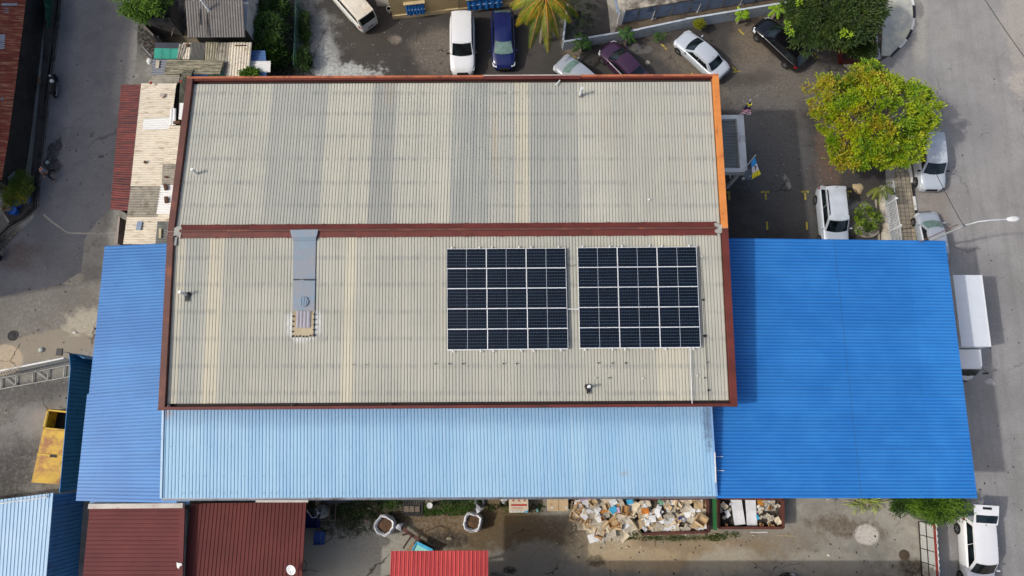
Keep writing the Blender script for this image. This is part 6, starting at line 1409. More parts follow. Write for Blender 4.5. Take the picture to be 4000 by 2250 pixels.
# plants, tubs and drums at the western corner
c_ = P(78, 722, 1.1); tree('bush', 'feathery green bush in the shaded west corner behind the blue tubs', c_, (.6, .9, .5), Vector((c_.x, c_.y, 0)), leafmat('shade_green_leaves', C(74, 100, 28), C(112, 126, 44)), 151, cat='bush', nclump=60, nleaf=44, L=.16, w_=.04, clump_r=.3, r0=.04)
c_ = P(55, 768, 1.1); tree('bush', 'yellowish bush in the west corner above the straw hat tub', c_, (.75, .6, .4), Vector((c_.x, c_.y, 0)), ml_coco, 155, cat='bush', nclump=40, nleaf=40, L=.16, w_=.04, clump_r=.3, r0=.04)
m_tub = mat('blue_plastic', C(30, 104, 196), .5, local=True, var=.05)
for i, (x, y, r_, lb, m) in enumerate(((112, 783, .30, 'bright blue tub at the bend of the western drain', m_tub), (76, 802, .28, 'darker blue tub between the other two blue tubs', mat('dark_blue_plastic', C(34, 70, 168), .5, local=True)), (62, 828, .33, 'blue tub beside the round straw basket', m_tub), (44, 818, .28, 'round straw basket beside the blue tub', mat('straw', C(176, 146, 104), .9, var=.2, scale=6)), (58, 790, .3, 'brown earthen tub behind the blue tubs', m_brick))):
    p_ = P(x, y); hh = .45 if i != 3 else .6; mb = MB(); mb.lathe([(r_*.8, 0), (r_, hh), (r_*1.04, hh), (r_*.94, hh-.03), (r_*.85, .3), (.01, .28)], p_, 20, jit=.03 if i == 3 else 0)
    solo('tub', mb, m, lb, 'tub' if i != 3 else 'basket', 'tubs at the western corner', smooth=40)
solo('tin_awning', MB().slab([P(8, 712, 1.6), P(56, 668, 1.7), P(58, 700, 1.4), P(42, 712, 1.4)], .04), mat('dull_tin', C(110, 118, 126), .6), 'small grey tin awning above the shaded bushes', 'awning')
solo('white_tank', MB().lathe([(.5, 0), (.5, 1.1), (.4, 1.2), (.02, 1.22)], P(-5, 765), 16), m_creamw, 'pale tank cut by the left edge beside the bushes', 'tank', smooth=40)
solo('wood_piece', MB().bar(P(152, 305, .15), P(155, 325, .15), .2, .06), mat('tan_wood', C(150, 112, 80), .8), 'small tan board on the walkway beside the motorcycle', 'board')
solo('white_rail', MB().bar(P(2, 812, .4), P(34, 868, .4), .1, .06), m_conc, 'pale slanting rail at the western corner below the tubs', 'rail')
# ================= PROPS IN THE SOUTH YARD =================
def bulk_bag(x, y, r, label, seed, flap_dir):
    p = P(x, y); o = thing('bulk_bag', label, 'bag', p, 0, 'white bulk bags of soil'); m_bag = mat('woven_bag', C(232, 235, 240), .7, var=.06, scale=3, dirt=C(176, 180, 186), dirt_amt=.4, dscale=3)
    r_ = random.Random(seed); mb = MB(); n = 28; hs_ = [0, .3, .65, .9, .98, .86, .62]; rs = [.86, 1.04, 1.06, 1.0, .90, .74, .72]
    ph = [r_.uniform(0, 6) for _ in range(4)]; base = len(mb.v)
    for h, q in zip(hs_, rs):
        for k in range(n):
            a = 2*math.pi*k/n; w_ = 1+.07*math.sin(4*a+ph[0])*(h+.2)+.035*math.sin(9*a+ph[1]+h*5)+.02*math.sin(17*a+ph[2])
            sq = 1/max(abs(math.cos(a)), abs(math.sin(a)))**.12
            mb.v.append((p.x+math.cos(a)*r*q*w_*sq*.95, p.y+math.sin(a)*r*q*w_*sq*.95, p.z+h+(.05*math.sin(5*a+ph[3]) if h > .8 else 0)))
    for i in range(len(hs_)-1):
        for k in range(n): mb.f.append((base+i*n+k, base+i*n+(k+1) % n, base+(i+1)*n+(k+1) % n, base+(i+1)*n+k)); mb.m.append(0)
    part('sack', mb, m_bag, o, 50)
    mb = MB(); mb.lathe([(r*.84, .66), (r*.55, .74), (r*.2, .80), (.01, .81)], p, 20, jit=.06); part('soil', mb, mat('bag_soil', C(96, 72, 52), .95, var=.25, scale=2, bump=.03), o, 50)
    for k in range(3):
        a = r_.uniform(0, 6.28); c_ = p+Vector((math.cos(a)*r*.95, math.sin(a)*r*.95, .92)); part('loop', MB().tube([c_+Vector((math.sin(a)*.15*t, -math.cos(a)*.15*t, .16*(1-t*t))) for t in (-1, -.5, 0, .5, 1)], .018, 5), m_bag, o)
    a = flap_dir; mb = MB(); e_ = Vector((math.cos(a), math.sin(a), 0)); s_ = Vector((-e_.y, e_.x, 0)); b_ = p+e_*r*.95+Vector((0, 0, .8))
    mb.slab([b_, b_+e_*.25+s_*.22, b_+e_*.5+s_*.28+Vector((0, 0, -.25)), b_+e_*.42+Vector((0, 0, -.12)), b_+e_*.46-s_*.25+Vector((0, 0, -.25)), b_+e_*.2-s_*.12], .03); part('flap', mb, m_bag, o)
bulk_bag(1511, 2046, .66, 'open white bulk bag of soil with a torn flap, nearer the brown roofs', 1, -.15); bulk_bag(1849, 2034, .62, 'open white bulk bag of soil standing alone on the brown earth', 2, 1.1)
# cement mixer
p = P(1272, 1995); o = thing('cement_mixer', 'grey cement mixer drum on a frame at the edge of the pale blue roof', 'cement mixer', p); m_drum = mat('drum_metal', C(140, 150, 156), .6, .3, dirt=C(90, 84, 78), dirt_amt=.6, dscale=3)
ax = Vector((-.55, -.15, .8)).normalized(); q = Vector((0, 0, 1)).rotation_difference(ax); mb = MB(); mb.lathe([(.18, -.35), (.38, -.2), (.44, .05), (.42, .25), (.31, .45), (.34, .47), (.28, .43), (.37, .2), (.05, -.1)], (0, 0, 0), 22); mb.v = [tuple(q @ Vector(v)+p+Vector((.05, .05, .85))) for v in mb.v]; part('drum', mb, m_drum, o, 40)
mb = MB(); c_ = p+Vector((.05, .05, .85))+ax*.4
for k in range(3): a = k*2.09; mb.bar(c_, c_+(q @ Vector((math.cos(a)*.3, math.sin(a)*.3, 0))), .05, .03)
mb.lathe([(.08, 0), (.08, .06), (.01, .07)], c_, 10); part('mixing_blade', mb, m_alu, o)
part('tipping_lever', MB().tube([c_+Vector((-.1, -.25, 0)), c_+Vector((-.35, -.3, .05)), c_+Vector((-.7, .15, .1)), c_+Vector((-1.0, .35, .05))], .025, 6), m_alu, o)
m_rf = mat('rusty_frame', C(132, 112, 100), .8); 
for a_, b_ in (((-.5, -.55, .35), (.75, -.55, .35)), ((-.5, .5, .35), (.75, .5, .35)), ((-.5, -.55, .35), (-.5, .5, .35)), ((.35, -.55, .4), (.35, .5, .4)), ((.75, -.55, .4), (.75, .5, .4)), ((-.5, -.55, 0), (-.5, -.55, .35)), ((.75, -.55, 0), (.75, -.55, .35)), ((.75, .5, 0), (.75, .5, .35)), ((-.5, .5, 0), (-.5, .5, .35)), ((.35, .1, .4), (.1, .05, .7))): part('frame_bar', MB().bar(p+Vector(a_), p+Vector(b_), .05, .05), m_rf, o)
p = P(1248, 1962); solo('concrete_kerb', MB().bar(p+Vector((0, -.15, .3)), p+Vector((0, .3, .3)), .2, .6), m_conc, 'pale concrete stub above the cement mixer', 'stub')
solo('board', MB().slab([P(1256, 1945, .5), P(1400, 1945, .5), P(1330, 1966, .45), P(1252, 1970, .45)], .05), mat('dull_lilac_board', C(84, 82, 92), .85), 'dull grey board lying above the cement mixer', 'board')
# blue trolley and blue bin
m_tb = mat('trolley_blue', C(40, 76, 150), .6, dirt=C(26, 44, 84), dirt_amt=.5)
p = P(1250, 2098); o = thing('hand_trolley', 'blue metal hand trolley with black handle beside the dark brown roof', 'trolley', p)
part('tray', MB().box((p.x, p.y, .35), (.62, .82, .04)), m_tb, o)
for s_ in (-1, 1): part('tray_side', MB().box((p.x, p.y+s_*.4, .44), (.64, .03, .16)), m_tb, o)
part('tray_side', MB().box((p.x+.36, p.y, .46), (.16, .8, .03)), m_tb, o)
part('tray_divider', MB().box((p.x+.17, p.y, .39), (.03, .76, .06)), mat('pale_edge', C(120, 146, 196), .5), o)
for s_ in (-1, 1): part('handle', MB().tube([p+Vector((.4, s_*.35, .4)), p+Vector((.95, s_*.3+.35, .8))], .025, 6), m_plastic, o)
part('handle', MB().tube([p+Vector((.95, .05, .8)), p+Vector((.95, .65, .8))], .025, 6), m_plastic, o)
for s_ in (-1, 1): part('wheel', MB().lathe([(.04, -.03), (.14, -.03), (.14, .03), (.04, .03)], (p.x+.2, p.y+s_*.3, .14), 12, 'Y'), m_tyre, o)
a, b, c, d = P(1190, 2016, .7), P(1240, 2018, .7), P(1238, 2062, .7), P(1186, 2062, .7); o = thing('blue_bin', 'dark blue open bin partly under the dark brown roof', 'bin', P(1215, 2040)); mdb = mat('deep_blue_plastic', C(22, 34, 110), .5)
for p0, p1 in ((a, b), (b, c), (c, d), (d, a)): part('side', MB().bar(p0-Vector((0, 0, .35)), p1-Vector((0, 0, .35)), .04, .7), mdb, o)
part('floor', MB().slab([v-Vector((0, 0, .5)) for v in (a, b, c, d)], .04), mdb, o)
# pallet, pavers, bucket, tyre, crate
p = P(1614, 1978); o = thing('black_pallet', 'black plastic pallet at the pale blue roof edge', 'pallet', p)
for k in range(9): part('slat', MB().box((p.x-.6+k*.15, p.y, .13), (.09, 1.2, .03)), m_plastic, o)
for k in (-.55, 0, .55): part('bearer', MB().box((p.x, p.y+k, .06), (1.3, .1, .1)), m_plastic, o)
for i, x in enumerate((1588, 1609, 1631)):
    q_ = P(x, 1988, .16); solo('paving_tile', MB().slab([q_+Vector(v) for v in ((-.16, -.18, .05), (.16, -.18, .05), (.15, .18, .05), (-.15, .18, .05))], .05), mat('brown_tile', C(112, 100, 88), .8, dirt=C(88, 76, 64)), 'square brown tile on the black pallet, %s of three' % ('west', 'middle', 'east')[i], 'tile', 'tiles on the black pallet')
o = thing('bucket', 'white lidded bucket on the grass between pallet and weeds', 'bucket', P(1681, 1972)); part('body', MB().lathe([(.13, 0), (.17, .4), (.18, .4), (.18, .43)], P(1681, 1972), 18), m_pvc, o, 40); part('lid', MB().lathe([(.19, .43), (.19, .46), (.16, .45), (.01, .45)], P(1681, 1972), 18), m_pvc, o, 40)
q_ = P(1875, 1960, .12); mb = MB(); R1, R2 = .27, .1; n = 28; k_ = 10; qt = Vector((0, 0, 1)).rotation_difference(Vector((.35, .2, .9)).normalized())
for i in range(n):
    for j in range(k_): a, b = 2*math.pi*i/n, 2*math.pi*j/k_; mb.v.append(tuple(qt @ Vector(((R1+R2*math.cos(b))*math.cos(a), (R1+R2*math.cos(b))*math.sin(a), R2*math.sin(b)))+q_+Vector((0, 0, .12))))
for i in range(n):
    for j in range(k_): mb.f.append((i*k_+j, ((i+1) % n)*k_+j, ((i+1) % n)*k_+(j+1) % k_, i*k_+(j+1) % k_)); mb.m.append(0)
solo('old_tyre', mb, mat('faded_rubber', C(96, 98, 100), .9, dirt=C(60, 60, 60)), 'old grey tyre lying on the weeds above the lone bulk bag', 'tyre', smooth=50)
o = thing('green_crate', 'small green wire crate beside the wrapped cardboard bale', 'crate', P(1964, 1970)); mg = mat('crate_green', C(70, 78, 44), .7); a, b, c, d = P(1952, 1961, .3), P(1976, 1961, .3), P(1977, 1980, .3), P(1953, 1980, .3)
for p0, p1 in ((a, b), (b, c), (c, d), (d, a)): part('side', MB().bar(p0-Vector((0, 0, .12)), p1-Vector((0, 0, .12)), .025, .26), mg, o)
part('base', MB().slab([v-Vector((0, 0, .24)) for v in (a, b, c, d)], .02), mg, o)
q_ = P(1968, 1953); solo('foil_bundle', MB().lathe([(.08, .22), (.2, .18), (.22, .08), (.14, 0)], q_, 9, jit=.15), mat('foil_white', C(190, 192, 196), .4), 'crumpled pale bundle above the green crate', 'bundle', smooth=30)
for (x, y, dx, dy, c_, lb) in ((1432, 2033, 18, 10, (150, 130, 108), 'buff block in the weeds beside the torn bulk bag'), (1412, 2058, 24, 8, (150, 146, 130), 'pale scrap below the buff block in the weeds'), (1444, 1986, 14, 6, (170, 160, 150), 'pale scrap in the weeds under the roof edge'), (1755, 2103, 26, 14, (140, 134, 110), 'pale flat stone east of the steel mesh sheet'), (2449, 2137, 18, 10, (196, 182, 150), 'buff stone below the cardboard heap'),
    (1550, 1972, 5, 8, (150, 130, 110), 'small buff stone near the black pallet'), (3232, 1951, 7, 4, (220, 220, 216), 'white scrap on the concrete under the canopy edge'), (3236, 2168, 12, 9, (230, 230, 226), 'white crumpled paper in the yard west of the manhole'), (293, 1300, 18, 8, (214, 208, 196), 'white scrap beside the blue lean-to in the west yard'), (163, 1367, 16, 18, (200, 206, 196), 'pale crumpled bag on the concrete north of the floodlight'), (375, 1285, 14, 10, (50, 50, 50), 'dark lump against the blue lean-to'),
    (187, 636, 12, 14, (170, 186, 178), 'pale rounded bag on the dark puddle behind the walker'), (2944, 2092, 14, 8, (180, 172, 150), 'small pale stone south of the second skip'), (2790, 2086, 9, 5, (210, 204, 186), 'white chip beside the green post'), (2477, 2080, 12, 6, (214, 206, 180), 'white chip on the moss beside the skip ramp')):
    a, b = P(x-dx/2, y-dy/2), P(x+dx/2, y+dy/2); w_, h_ = abs(b.x-a.x), abs(a.y-b.y); m_ = (a+b)/2
    mb = MB(); mb.lathe([(.5, 0), (.52, .5), (.3, .9), (.02, 1.0)], (0, 0, 0), 8, jit=.12); mb.v = [(m_.x+v[0]*w_, m_.y+v[1]*h_, .01+v[2]*min(w_, h_)*.6) for v in mb.v]; solo('rubble_piece', mb, mat('rubble_%d_%d_%d' % c_, C(*c_), .9), lb, 'rubble', smooth=30)
# scrap planks and turquoise frame
m_plk = mat('dark_timber', C(64, 48, 40), .9, var=.25); m_plk2 = mat('tan_timber', C(150, 122, 84), .9, var=.2)
for i, (x0, y0, x1, y1, w_, h, m, lb) in enumerate(((1562, 2058, 1695, 2148, .2, .5, mat('red_brown_beam', C(92, 56, 48), .8), 'long red-brown beam slanting past the turquoise frame'), (1572, 2090, 1604, 2082, .12, .7, m_plk, 'short dark plank at the top of the scrap stack'), (1575, 2142, 1612, 2086, .12, .6, m_plk, 'dark plank on the west side of the scrap stack'), (1592, 2150, 1616, 2122, .1, .6, m_plk2, 'tan plank beside the turquoise frame, west one'), (1602, 2152, 1624, 2126, .08, .62, m_plk2, 'tan plank beside the turquoise frame, east one'), (1634, 2108, 1690, 2146, .16, .55, m_mard, 'dark maroon strip behind the turquoise frame'))):
    solo('plank', MB().bar(P(x0, y0, h), P(x1, y1, h), w_, .05), m, lb, 'plank')
m_tq = mat('turquoise_paint', C(60, 170, 214), .5); m_mint = mat('mint_panel', C(140, 212, 200), .6)
o = thing('turquoise_frame', 'turquoise framed mint panel lying by the red canopy', 'panel', P(1650, 2140)); zf = .75; q_ = [P(1627, 2119, zf), P(1690, 2150, zf), P(1660, 2190, zf), P(1600, 2170, zf)]
part('panel', MB().slab(q_, .04), m_mint, o); part('frame', MB().bar(q_[0]+Vector((0, 0, .05)), q_[1]+Vector((0, 0, .05)), .18, .07), m_tq, o); part('frame', MB().bar(q_[0]+Vector((0, 0, .05)), q_[3]+Vector((0, 0, .05)), .08, .07), m_tq, o)
o = thing('steel_mesh_sheet', 'thin rusty wire frame sheet lying on soil with a painted shadow', 'mesh sheet', P(1700, 2080)); q_ = [P(1660, 2078, .12), P(1714, 2054, .12), P(1750, 2068, .12), P(1740, 2106, .12)]
for i in range(3): part('frame_bar', MB().bar(q_[i], q_[i+1], .03, .03), m_mard, o)
# cardboard bales
m_card = mat('cardboard', C(204, 178, 138), .85, var=.1, local=True, dirt=C(150, 120, 86)); m_card2 = mat('pale_cardboard', C(216, 202, 176), .85, var=.1, local=True); m_card3 = mat('brown_cardboard', C(178, 136, 88), .85, var=.1, local=True)
m_redt2 = mat('red_tape', C(190, 40, 40), .6); m_paper = mat('white_paper', C(226, 228, 230), .7, local=True); m_gcard = mat('grey_cardboard', C(190, 182, 164), .85, var=.12, local=True)
def bale(x0, y0, x1, y1, h, label, m, deco):
    a, b = P(x0, y0, h), P(x1, y1, h); o = thing('cardboard_bale', label, 'bale', ((a.x+b.x)/2, (a.y+b.y)/2, 0)); cx, cy, w_, d_ = (a.x+b.x)/2, (a.y+b.y)/2, abs(b.x-a.x), abs(a.y-b.y); r_ = random.Random(int(x0))
    for k in range(6): part('layer', MB().box((cx+r_.uniform(-.03, .03), cy+r_.uniform(-.04, .04), h*(k+.5)/6), (w_*r_.uniform(.94, 1.02), d_*r_.uniform(.92, 1.02), h/6-.01), r_.uniform(-.03, .03)), m if k % 2 else m_card2, o)
    deco(o, cx, cy, w_, d_, h); return o
def deco1(o, cx, cy, w_, d_, h):
    part('red_band', MB().box((cx, cy-d_*.08, h+.012), (w_*.82, .11, .012)), m_redt2, o); part('red_band', MB().box((cx-.1, cy-d_*.24, h+.012), (w_*.6, .025, .012)), m_redt2, o)
    for k in (-1, 0, 1): part('printed_mark', MB().box((cx+k*w_*.3, cy+d_*.16, h+.012), (.14, .12, .01)), mat('faded_red_print', C(196, 120, 100), .8), o)
    for k in range(5): part('white_scrap', MB().box((cx-w_*.4+k*w_*.2, cy-d_*.42, h+.02), (.16, .09, .02), k*.3), m_paper, o)
    part('blue_label', MB().box((cx+w_*.4, cy-d_*.43, h+.04), (.2, .1, .02)), m_tq, o)
def deco2(o, cx, cy, w_, d_, h):
    part('flap', MB().box((cx+w_*.02, cy, h+.012), (.02, d_*.9, .02)), m_card3, o); part('flap', MB().box((cx, cy+d_*.05, h+.02), (w_*.5, .03, .02)), m_card2, o)
    part('white_label', MB().box((cx-w_*.3, cy-d_*.3, h+.02), (.16, .1, .02)), m_paper, o); part('white_label', MB().box((cx+w_*.44, cy-d_*.3, h+.02), (.1, .14, .02)), m_paper, o)
bale(1990, 1930, 2064, 2004, 1.0, 'flattened cardboard bale with red tape stripe at the roof edge', m_card2, deco1); bale(2140, 1930, 2218, 1996, .9, 'plain tan cardboard bale beside the heap', m_card, deco2)
solo('dark_sack', MB().lathe([(.3, 0), (.34, .3), (.2, .5), (.02, .5)], P(2232, 1968), 10, jit=.15), mat('dark_sack', C(70, 62, 54), .9), 'dark upright bundle beside the plain tan bale', 'bundle', smooth=40)
solo('teal_bottle', MB().tube([P(2099, 1984, .1), P(2101, 2000, .1)], [.07, .09], 10), mat('teal_plastic', C(90, 156, 150), .4), 'small teal plastic bottle between the two bales', 'bottle', smooth=40)
# skips
m_skip = mat('rusty_skip_steel', C(96, 52, 42), .8, var=.2, dirt=C(64, 40, 34), dirt_amt=.6, dscale=2)
def skip(tl, tr, br, bl_, h, label, open_west=False):
    q = [P(*v, h) for v in (tl, tr, br, bl_)]; o = thing('skip', label, 'skip', (sum(v.x for v in q)/4, sum(v.y for v in q)/4, 0)); z = Vector((0, 0, h/2))
    names = ['side_wall', 'end_wall', 'side_wall', 'end_wall']
    for i in range(4):
        if open_west and i == 3: continue
        a, b = q[i], q[(i+1) % 4]; part(names[i], MB().bar(a-z, b-z, .08, h-.02), m_skip, o); part('top_rim', MB().bar(a, b, .16, .1), m_skip, o)
    part('floor', MB().slab([v-Vector((0, 0, h-.12)) for v in q], .08), m_skip, o)
    for i in (0, 2):
        a, b = q[i], q[(i+1) % 4]
        for k in range(1, 6): t = a.lerp(b, k/6); n_ = (b-a).normalized().cross(Vector((0, 0, 1))); t = t+n_*.07*(1 if i == 2 else 1); part('rib', MB().bar((t.x, t.y, .05), (t.x, t.y, h-.06), .07, .06), m_skip, o)
    return q
s1 = skip((2500, 1950), (2764, 1946), (2766, 2078), (2514, 2086), 1.25, 'rusty brown skip full of cardboard and paper', True)
part('ramp_door', MB().bar(P(2470, 2030, .9), P(2508, 2090, .6), .08, .9), mat('mossy_door', C(84, 78, 50), .85, dirt=C(60, 76, 34)), bpy.data.objects['skip'])
s2 = skip((2808, 1946), (3058, 1950), (3060, 2062), (2808, 2062), 1.25, 'rusty brown skip holding white sheets under the blue canopy edge')
solo('green_beam', MB().bar(P(2790, 1925, 1.9), P(2793, 2070, 1.9), .2, .2), mat('green_paint', C(30, 104, 48), .6, dirt=C(24, 70, 36)), 'green painted steel beam standing between the two skips', 'beam')
for (x0, y0, x1, y1, rz, m, lb, z) in ((2856, 1930, 2906, 2050, .1, m_paper, 'long white sheet lying slanted in the second skip', 1.0), (2910, 1930, 2958, 2054, 0, m_paper, 'second white sheet beside the slanted one in the second skip', .95), (2980, 1930, 3030, 1995, 0, mat('mottled_panel', C(190, 184, 170), .8, local=True, dirt=C(120, 110, 100), dirt_amt=.6), 'mottled pale panel in the far corner of the second skip', .9),
    (2980, 2005, 3030, 2050, .0, mat('dark_panel', C(70, 60, 54), .85, local=True, dirt=C(120, 110, 100)), 'dark stained panel in the near corner of the second skip', .85), (2958, 1950, 2982, 1976, .1, mat('orange_scrap', C(186, 130, 50), .8, local=True), 'orange-brown scrap of card in the second skip', 1.02), (2955, 2012, 2966, 2030, .4, m_tq, 'small light blue scrap in the second skip', 1.0), (2814, 1935, 2850, 2052, 0, m_black, 'black plastic liner along the west side of the second skip', .8)):
    a, b = P(x0, y0, z), P(x1, y1, z); solo('sheet', MB().box(((a.x+b.x)/2, (a.y+b.y)/2, z), (b.x-a.x, a.y-b.y, .04), rz), m, lb, 'sheet')
solo('skip_rubbish', MB().box((P(2935, 1995, .5).x, P(2935, 1995, .5).y, .55), (4.0, 1.7, .4)), mat('wet_rubbish', C(88, 82, 74), .9, dirt=C(40, 38, 36), dirt_amt=.8, dscale=3, bump=.03), 'layer of wet grey rubbish filling the second skip', 'rubbish', kind='stuff')
solo('paper_mulch', MB().box((P(2640, 2015, .5).x, P(2640, 2015, .5).y, .5), (4.2, 1.95, .7)), mat('mulch', C(120, 108, 88), .9, var=.3, scale=3, dirt=C(60, 52, 44), dirt_amt=.8, dscale=3, bump=.04), 'layer of shredded paper filling the first skip', 'rubbish', kind='stuff')
# ---- loose boxes, sheets and papers, each its own object
r_ = random.Random(77)
def flatsheet(m, w_, d_, bend, name='cardboard_sheet'):
    mb = MB(); nx, ny = 4, 4
    for j in range(ny+1):
        for i in range(nx+1): u, v = i/nx-.5, j/ny-.5; mb.v.append((u*w_, v*d_, .02+bend*(abs(u)*.5+.3*math.sin(u*7+v*5))*.5))
    for j in range(ny):
        for i in range(nx): a = j*(nx+1)+i; mb.f.append((a, a+1, a+nx+2, a+nx+1)); mb.m.append(0)
    n0 = len(mb.v); mb.v += [(x, y, z-.015) for x, y, z in mb.v]
    for f in list(mb.f): mb.f.append(tuple(reversed([i+n0 for i in f]))); mb.m.append(0)
    return mb
def openbox(m, w_, d_, h):
    mb = MB(); t = .02
    mb.box((0, 0, t/2), (w_, d_, t))
    for (x, y, a, b) in ((0, d_/2, w_, t), (0, -d_/2, w_, t), (w_/2, 0, t, d_-t), (-w_/2, 0, t, d_-t)): mb.box((x, y, h/2), (a, b, h-.002))
    mb.box((0, d_/2+w_*.12, h-.01), (w_, w_*.25, .012), 0, (-.5, 0)); mb.box((0, -d_/2-w_*.12, h-.01), (w_, w_*.25, .012), 0, (.6, 0)); return mb
def foldedpaper(w_, d_): 
    mb = MB(); mb.box((-w_*.24, 0, .05), (w_*.52, d_, .02), 0, (0, -.25)); mb.box((w_*.24, 0, .05), (w_*.52, d_, .02), 0, (0, .25)); return mb
kinds = [('cardboard_sheet', 'crumpled tan cardboard sheet', m_card, lambda: flatsheet(m_card, .55, .42, .12)), ('cardboard_sheet', 'crumpled pale cardboard sheet', m_card2, lambda: flatsheet(m_card2, .6, .45, .16)), ('cardboard_sheet', 'weathered grey cardboard sheet', m_gcard, lambda: flatsheet(m_gcard, .5, .4, .2)),
         ('cardboard_box', 'open brown cardboard box', m_card3, lambda: openbox(m_card3, .36, .28, .22)), ('cardboard_box', 'open tan cardboard box', m_card, lambda: openbox(m_card, .4, .3, .2)), ('paper_bundle', 'folded white paper bundle', m_paper, lambda: foldedpaper(.4, .3)), ('cardboard_sheet', 'flat white card', m_paper, lambda: flatsheet(m_paper, .42, .3, .05))]
protos = {}
def litter(px, py, h, ki, sc, rz, where):
    nm, lb, m, fn = kinds[ki]
    full = '%s %s' % (lb, where[0]); key = ki
    if key not in protos:
        me_o = part(nm, fn(), m); protos[key] = me_o; o = me_o
    else: o = protos[key].copy(); COL.objects.link(o)
    p = P(px, py, h); o.location = p; o.rotation_euler = (r_.uniform(-.3, .3), r_.uniform(-.3, .3), rz); o.scale = (sc, sc*r_.uniform(.75, 1.15), 1)
    o['label'] = full; o['category'] = {'cardboard_sheet': 'cardboard', 'cardboard_box': 'box', 'paper_bundle': 'paper'}[nm]; o['group'] = 'loose cardboard and paper '+where[1]
wh1 = ('in the loose heap beside the tan bale', 'in the heap'); wh2 = ('lying inside the paper-filled skip', 'in the skip')
for i in range(95):
    u = r_.random(); x = 2240+u*235; ym = 1945; yM = 2035+min(1, u*2)*30 if x < 2300 else 2085+20*math.sin(u*5)
    y = ym+(yM-ym)*r_.random()**.9; h = max(.05, .9-(y-1945)/150*.75+r_.uniform(-.1, .15))*(.6 if x < 2280 else 1)
    litter(x, y, h, r_.choice([0, 1, 1, 1, 2, 2, 2, 3, 4, 5, 6, 6]), r_.uniform(.6, 1.7), r_.uniform(0, 3.14), wh1)
for i in range(105):
    x = r_.uniform(2500, 2755); y = r_.uniform(1950, 2074); h = .95+r_.uniform(-.08, .22)
    litter(x, y, h, r_.choice([0, 1, 1, 2, 2, 2, 4, 5, 5, 6, 6, 6]), r_.uniform(.65, 1.4), r_.uniform(0, 3.14), wh2)
for (x, y, dx, dy, h, m, lb, rz) in ((2262, 2010, 46, 36, .12, m_card, 'flat tan cardboard sheet at the west foot of the heap', .05), (2298, 2018, 30, 30, .12, m_card3, 'brown cardboard sheet at the south-west foot of the heap', .1), (2240, 2028, 0, 0, .1, m_paper, '', 0), (2325, 2030, 22, 12, .2, m_paper, 'white card on the heap edge above the small white box', 0), (2395, 1962, 30, 24, 1.1, m_paper, 'large white sheet on the heap at the roof edge', .5), (2460, 1960, 26, 18, 1.1, m_tq, 'bright blue carton near the roof edge between heap and skip', .1), (2396, 1990, 30, 26, 1.0, m_tq, 'crumpled bright blue plastic in the heap', .7),
    (2362, 1996, 34, 12, .9, mat('orange_tube', C(186, 122, 52), .7, local=True), 'orange-brown curved carton in the heap', .4), (2520, 1996, 30, 22, 1.3, mat('orange_carton', C(206, 124, 40), .7, local=True), 'orange carton at the west end of the skip', .1), (2580, 1962, 24, 14, 1.3, mat('green_cloth', C(110, 164, 128), .8, local=True), 'pale green cloth in the skip near the roof edge', -.5), (2655, 2024, 14, 10, 1.3, mat('blue_scrap', C(30, 60, 130), .7, local=True), 'small dark blue scrap in the skip', .5),
    (2735, 2030, 42, 30, 1.35, m_card, 'large open tan carton in the south-east corner of the skip', -.6), (2415, 1992, 12, 22, 1.05, mat('lilac_bag', C(206, 176, 206), .7, local=True), 'lilac paper bag in the heap', 0), (2290, 1948, 50, 10, 1.0, mat('pink_scrap', C(196, 150, 180), .7, local=True), 'pink wrapping at the top of the heap', .1), (2440, 2052, 34, 26, .35, m_paper, 'white panel leaning beside the skip door', .6), (2344, 2040, 14, 12, .2, m_paper, 'small white box at the south edge of the heap', .5)):
    if not lb: continue
    a, b = P(x-dx/2, y-dy/2, h), P(x+dx/2, y+dy/2, h); w_, d_ = b.x-a.x, a.y-b.y
    if 'open tan carton' in lb: mb = openbox(m, w_, d_, .35)
    else: mb = flatsheet(m, w_, d_, .1)
    o = part('carton' if 'cart' in lb else 'scrap_sheet', mb, m); o.location = ((a.x+b.x)/2, (a.y+b.y)/2, h); o.rotation_euler = (0, 0, rz); tag(o, lb, 'carton' if 'cart' in lb else 'scrap')
wh3 = ('among the white sheets inside the second skip', 'in the second skip')
for i in range(34):
    x = r_.choice([r_.uniform(2815, 2856), r_.uniform(2955, 3048), r_.uniform(2955, 3048)]); y = r_.uniform(1952, 2052); litter(x, y, 1.0+r_.uniform(-.05, .06), r_.choice([2, 2, 3, 6, 1]), r_.uniform(.35, .8), r_.uniform(0, 3.14), wh3)
wh4 = ('trodden flat on the ground below the heap', 'on the ground')
for i in range(22): litter(r_.gauss(2385, 38), r_.gauss(2082, 18), .05, r_.choice([1, 2, 2, 6]), r_.uniform(.5, 1.2), r_.uniform(0, 3.14), wh4)
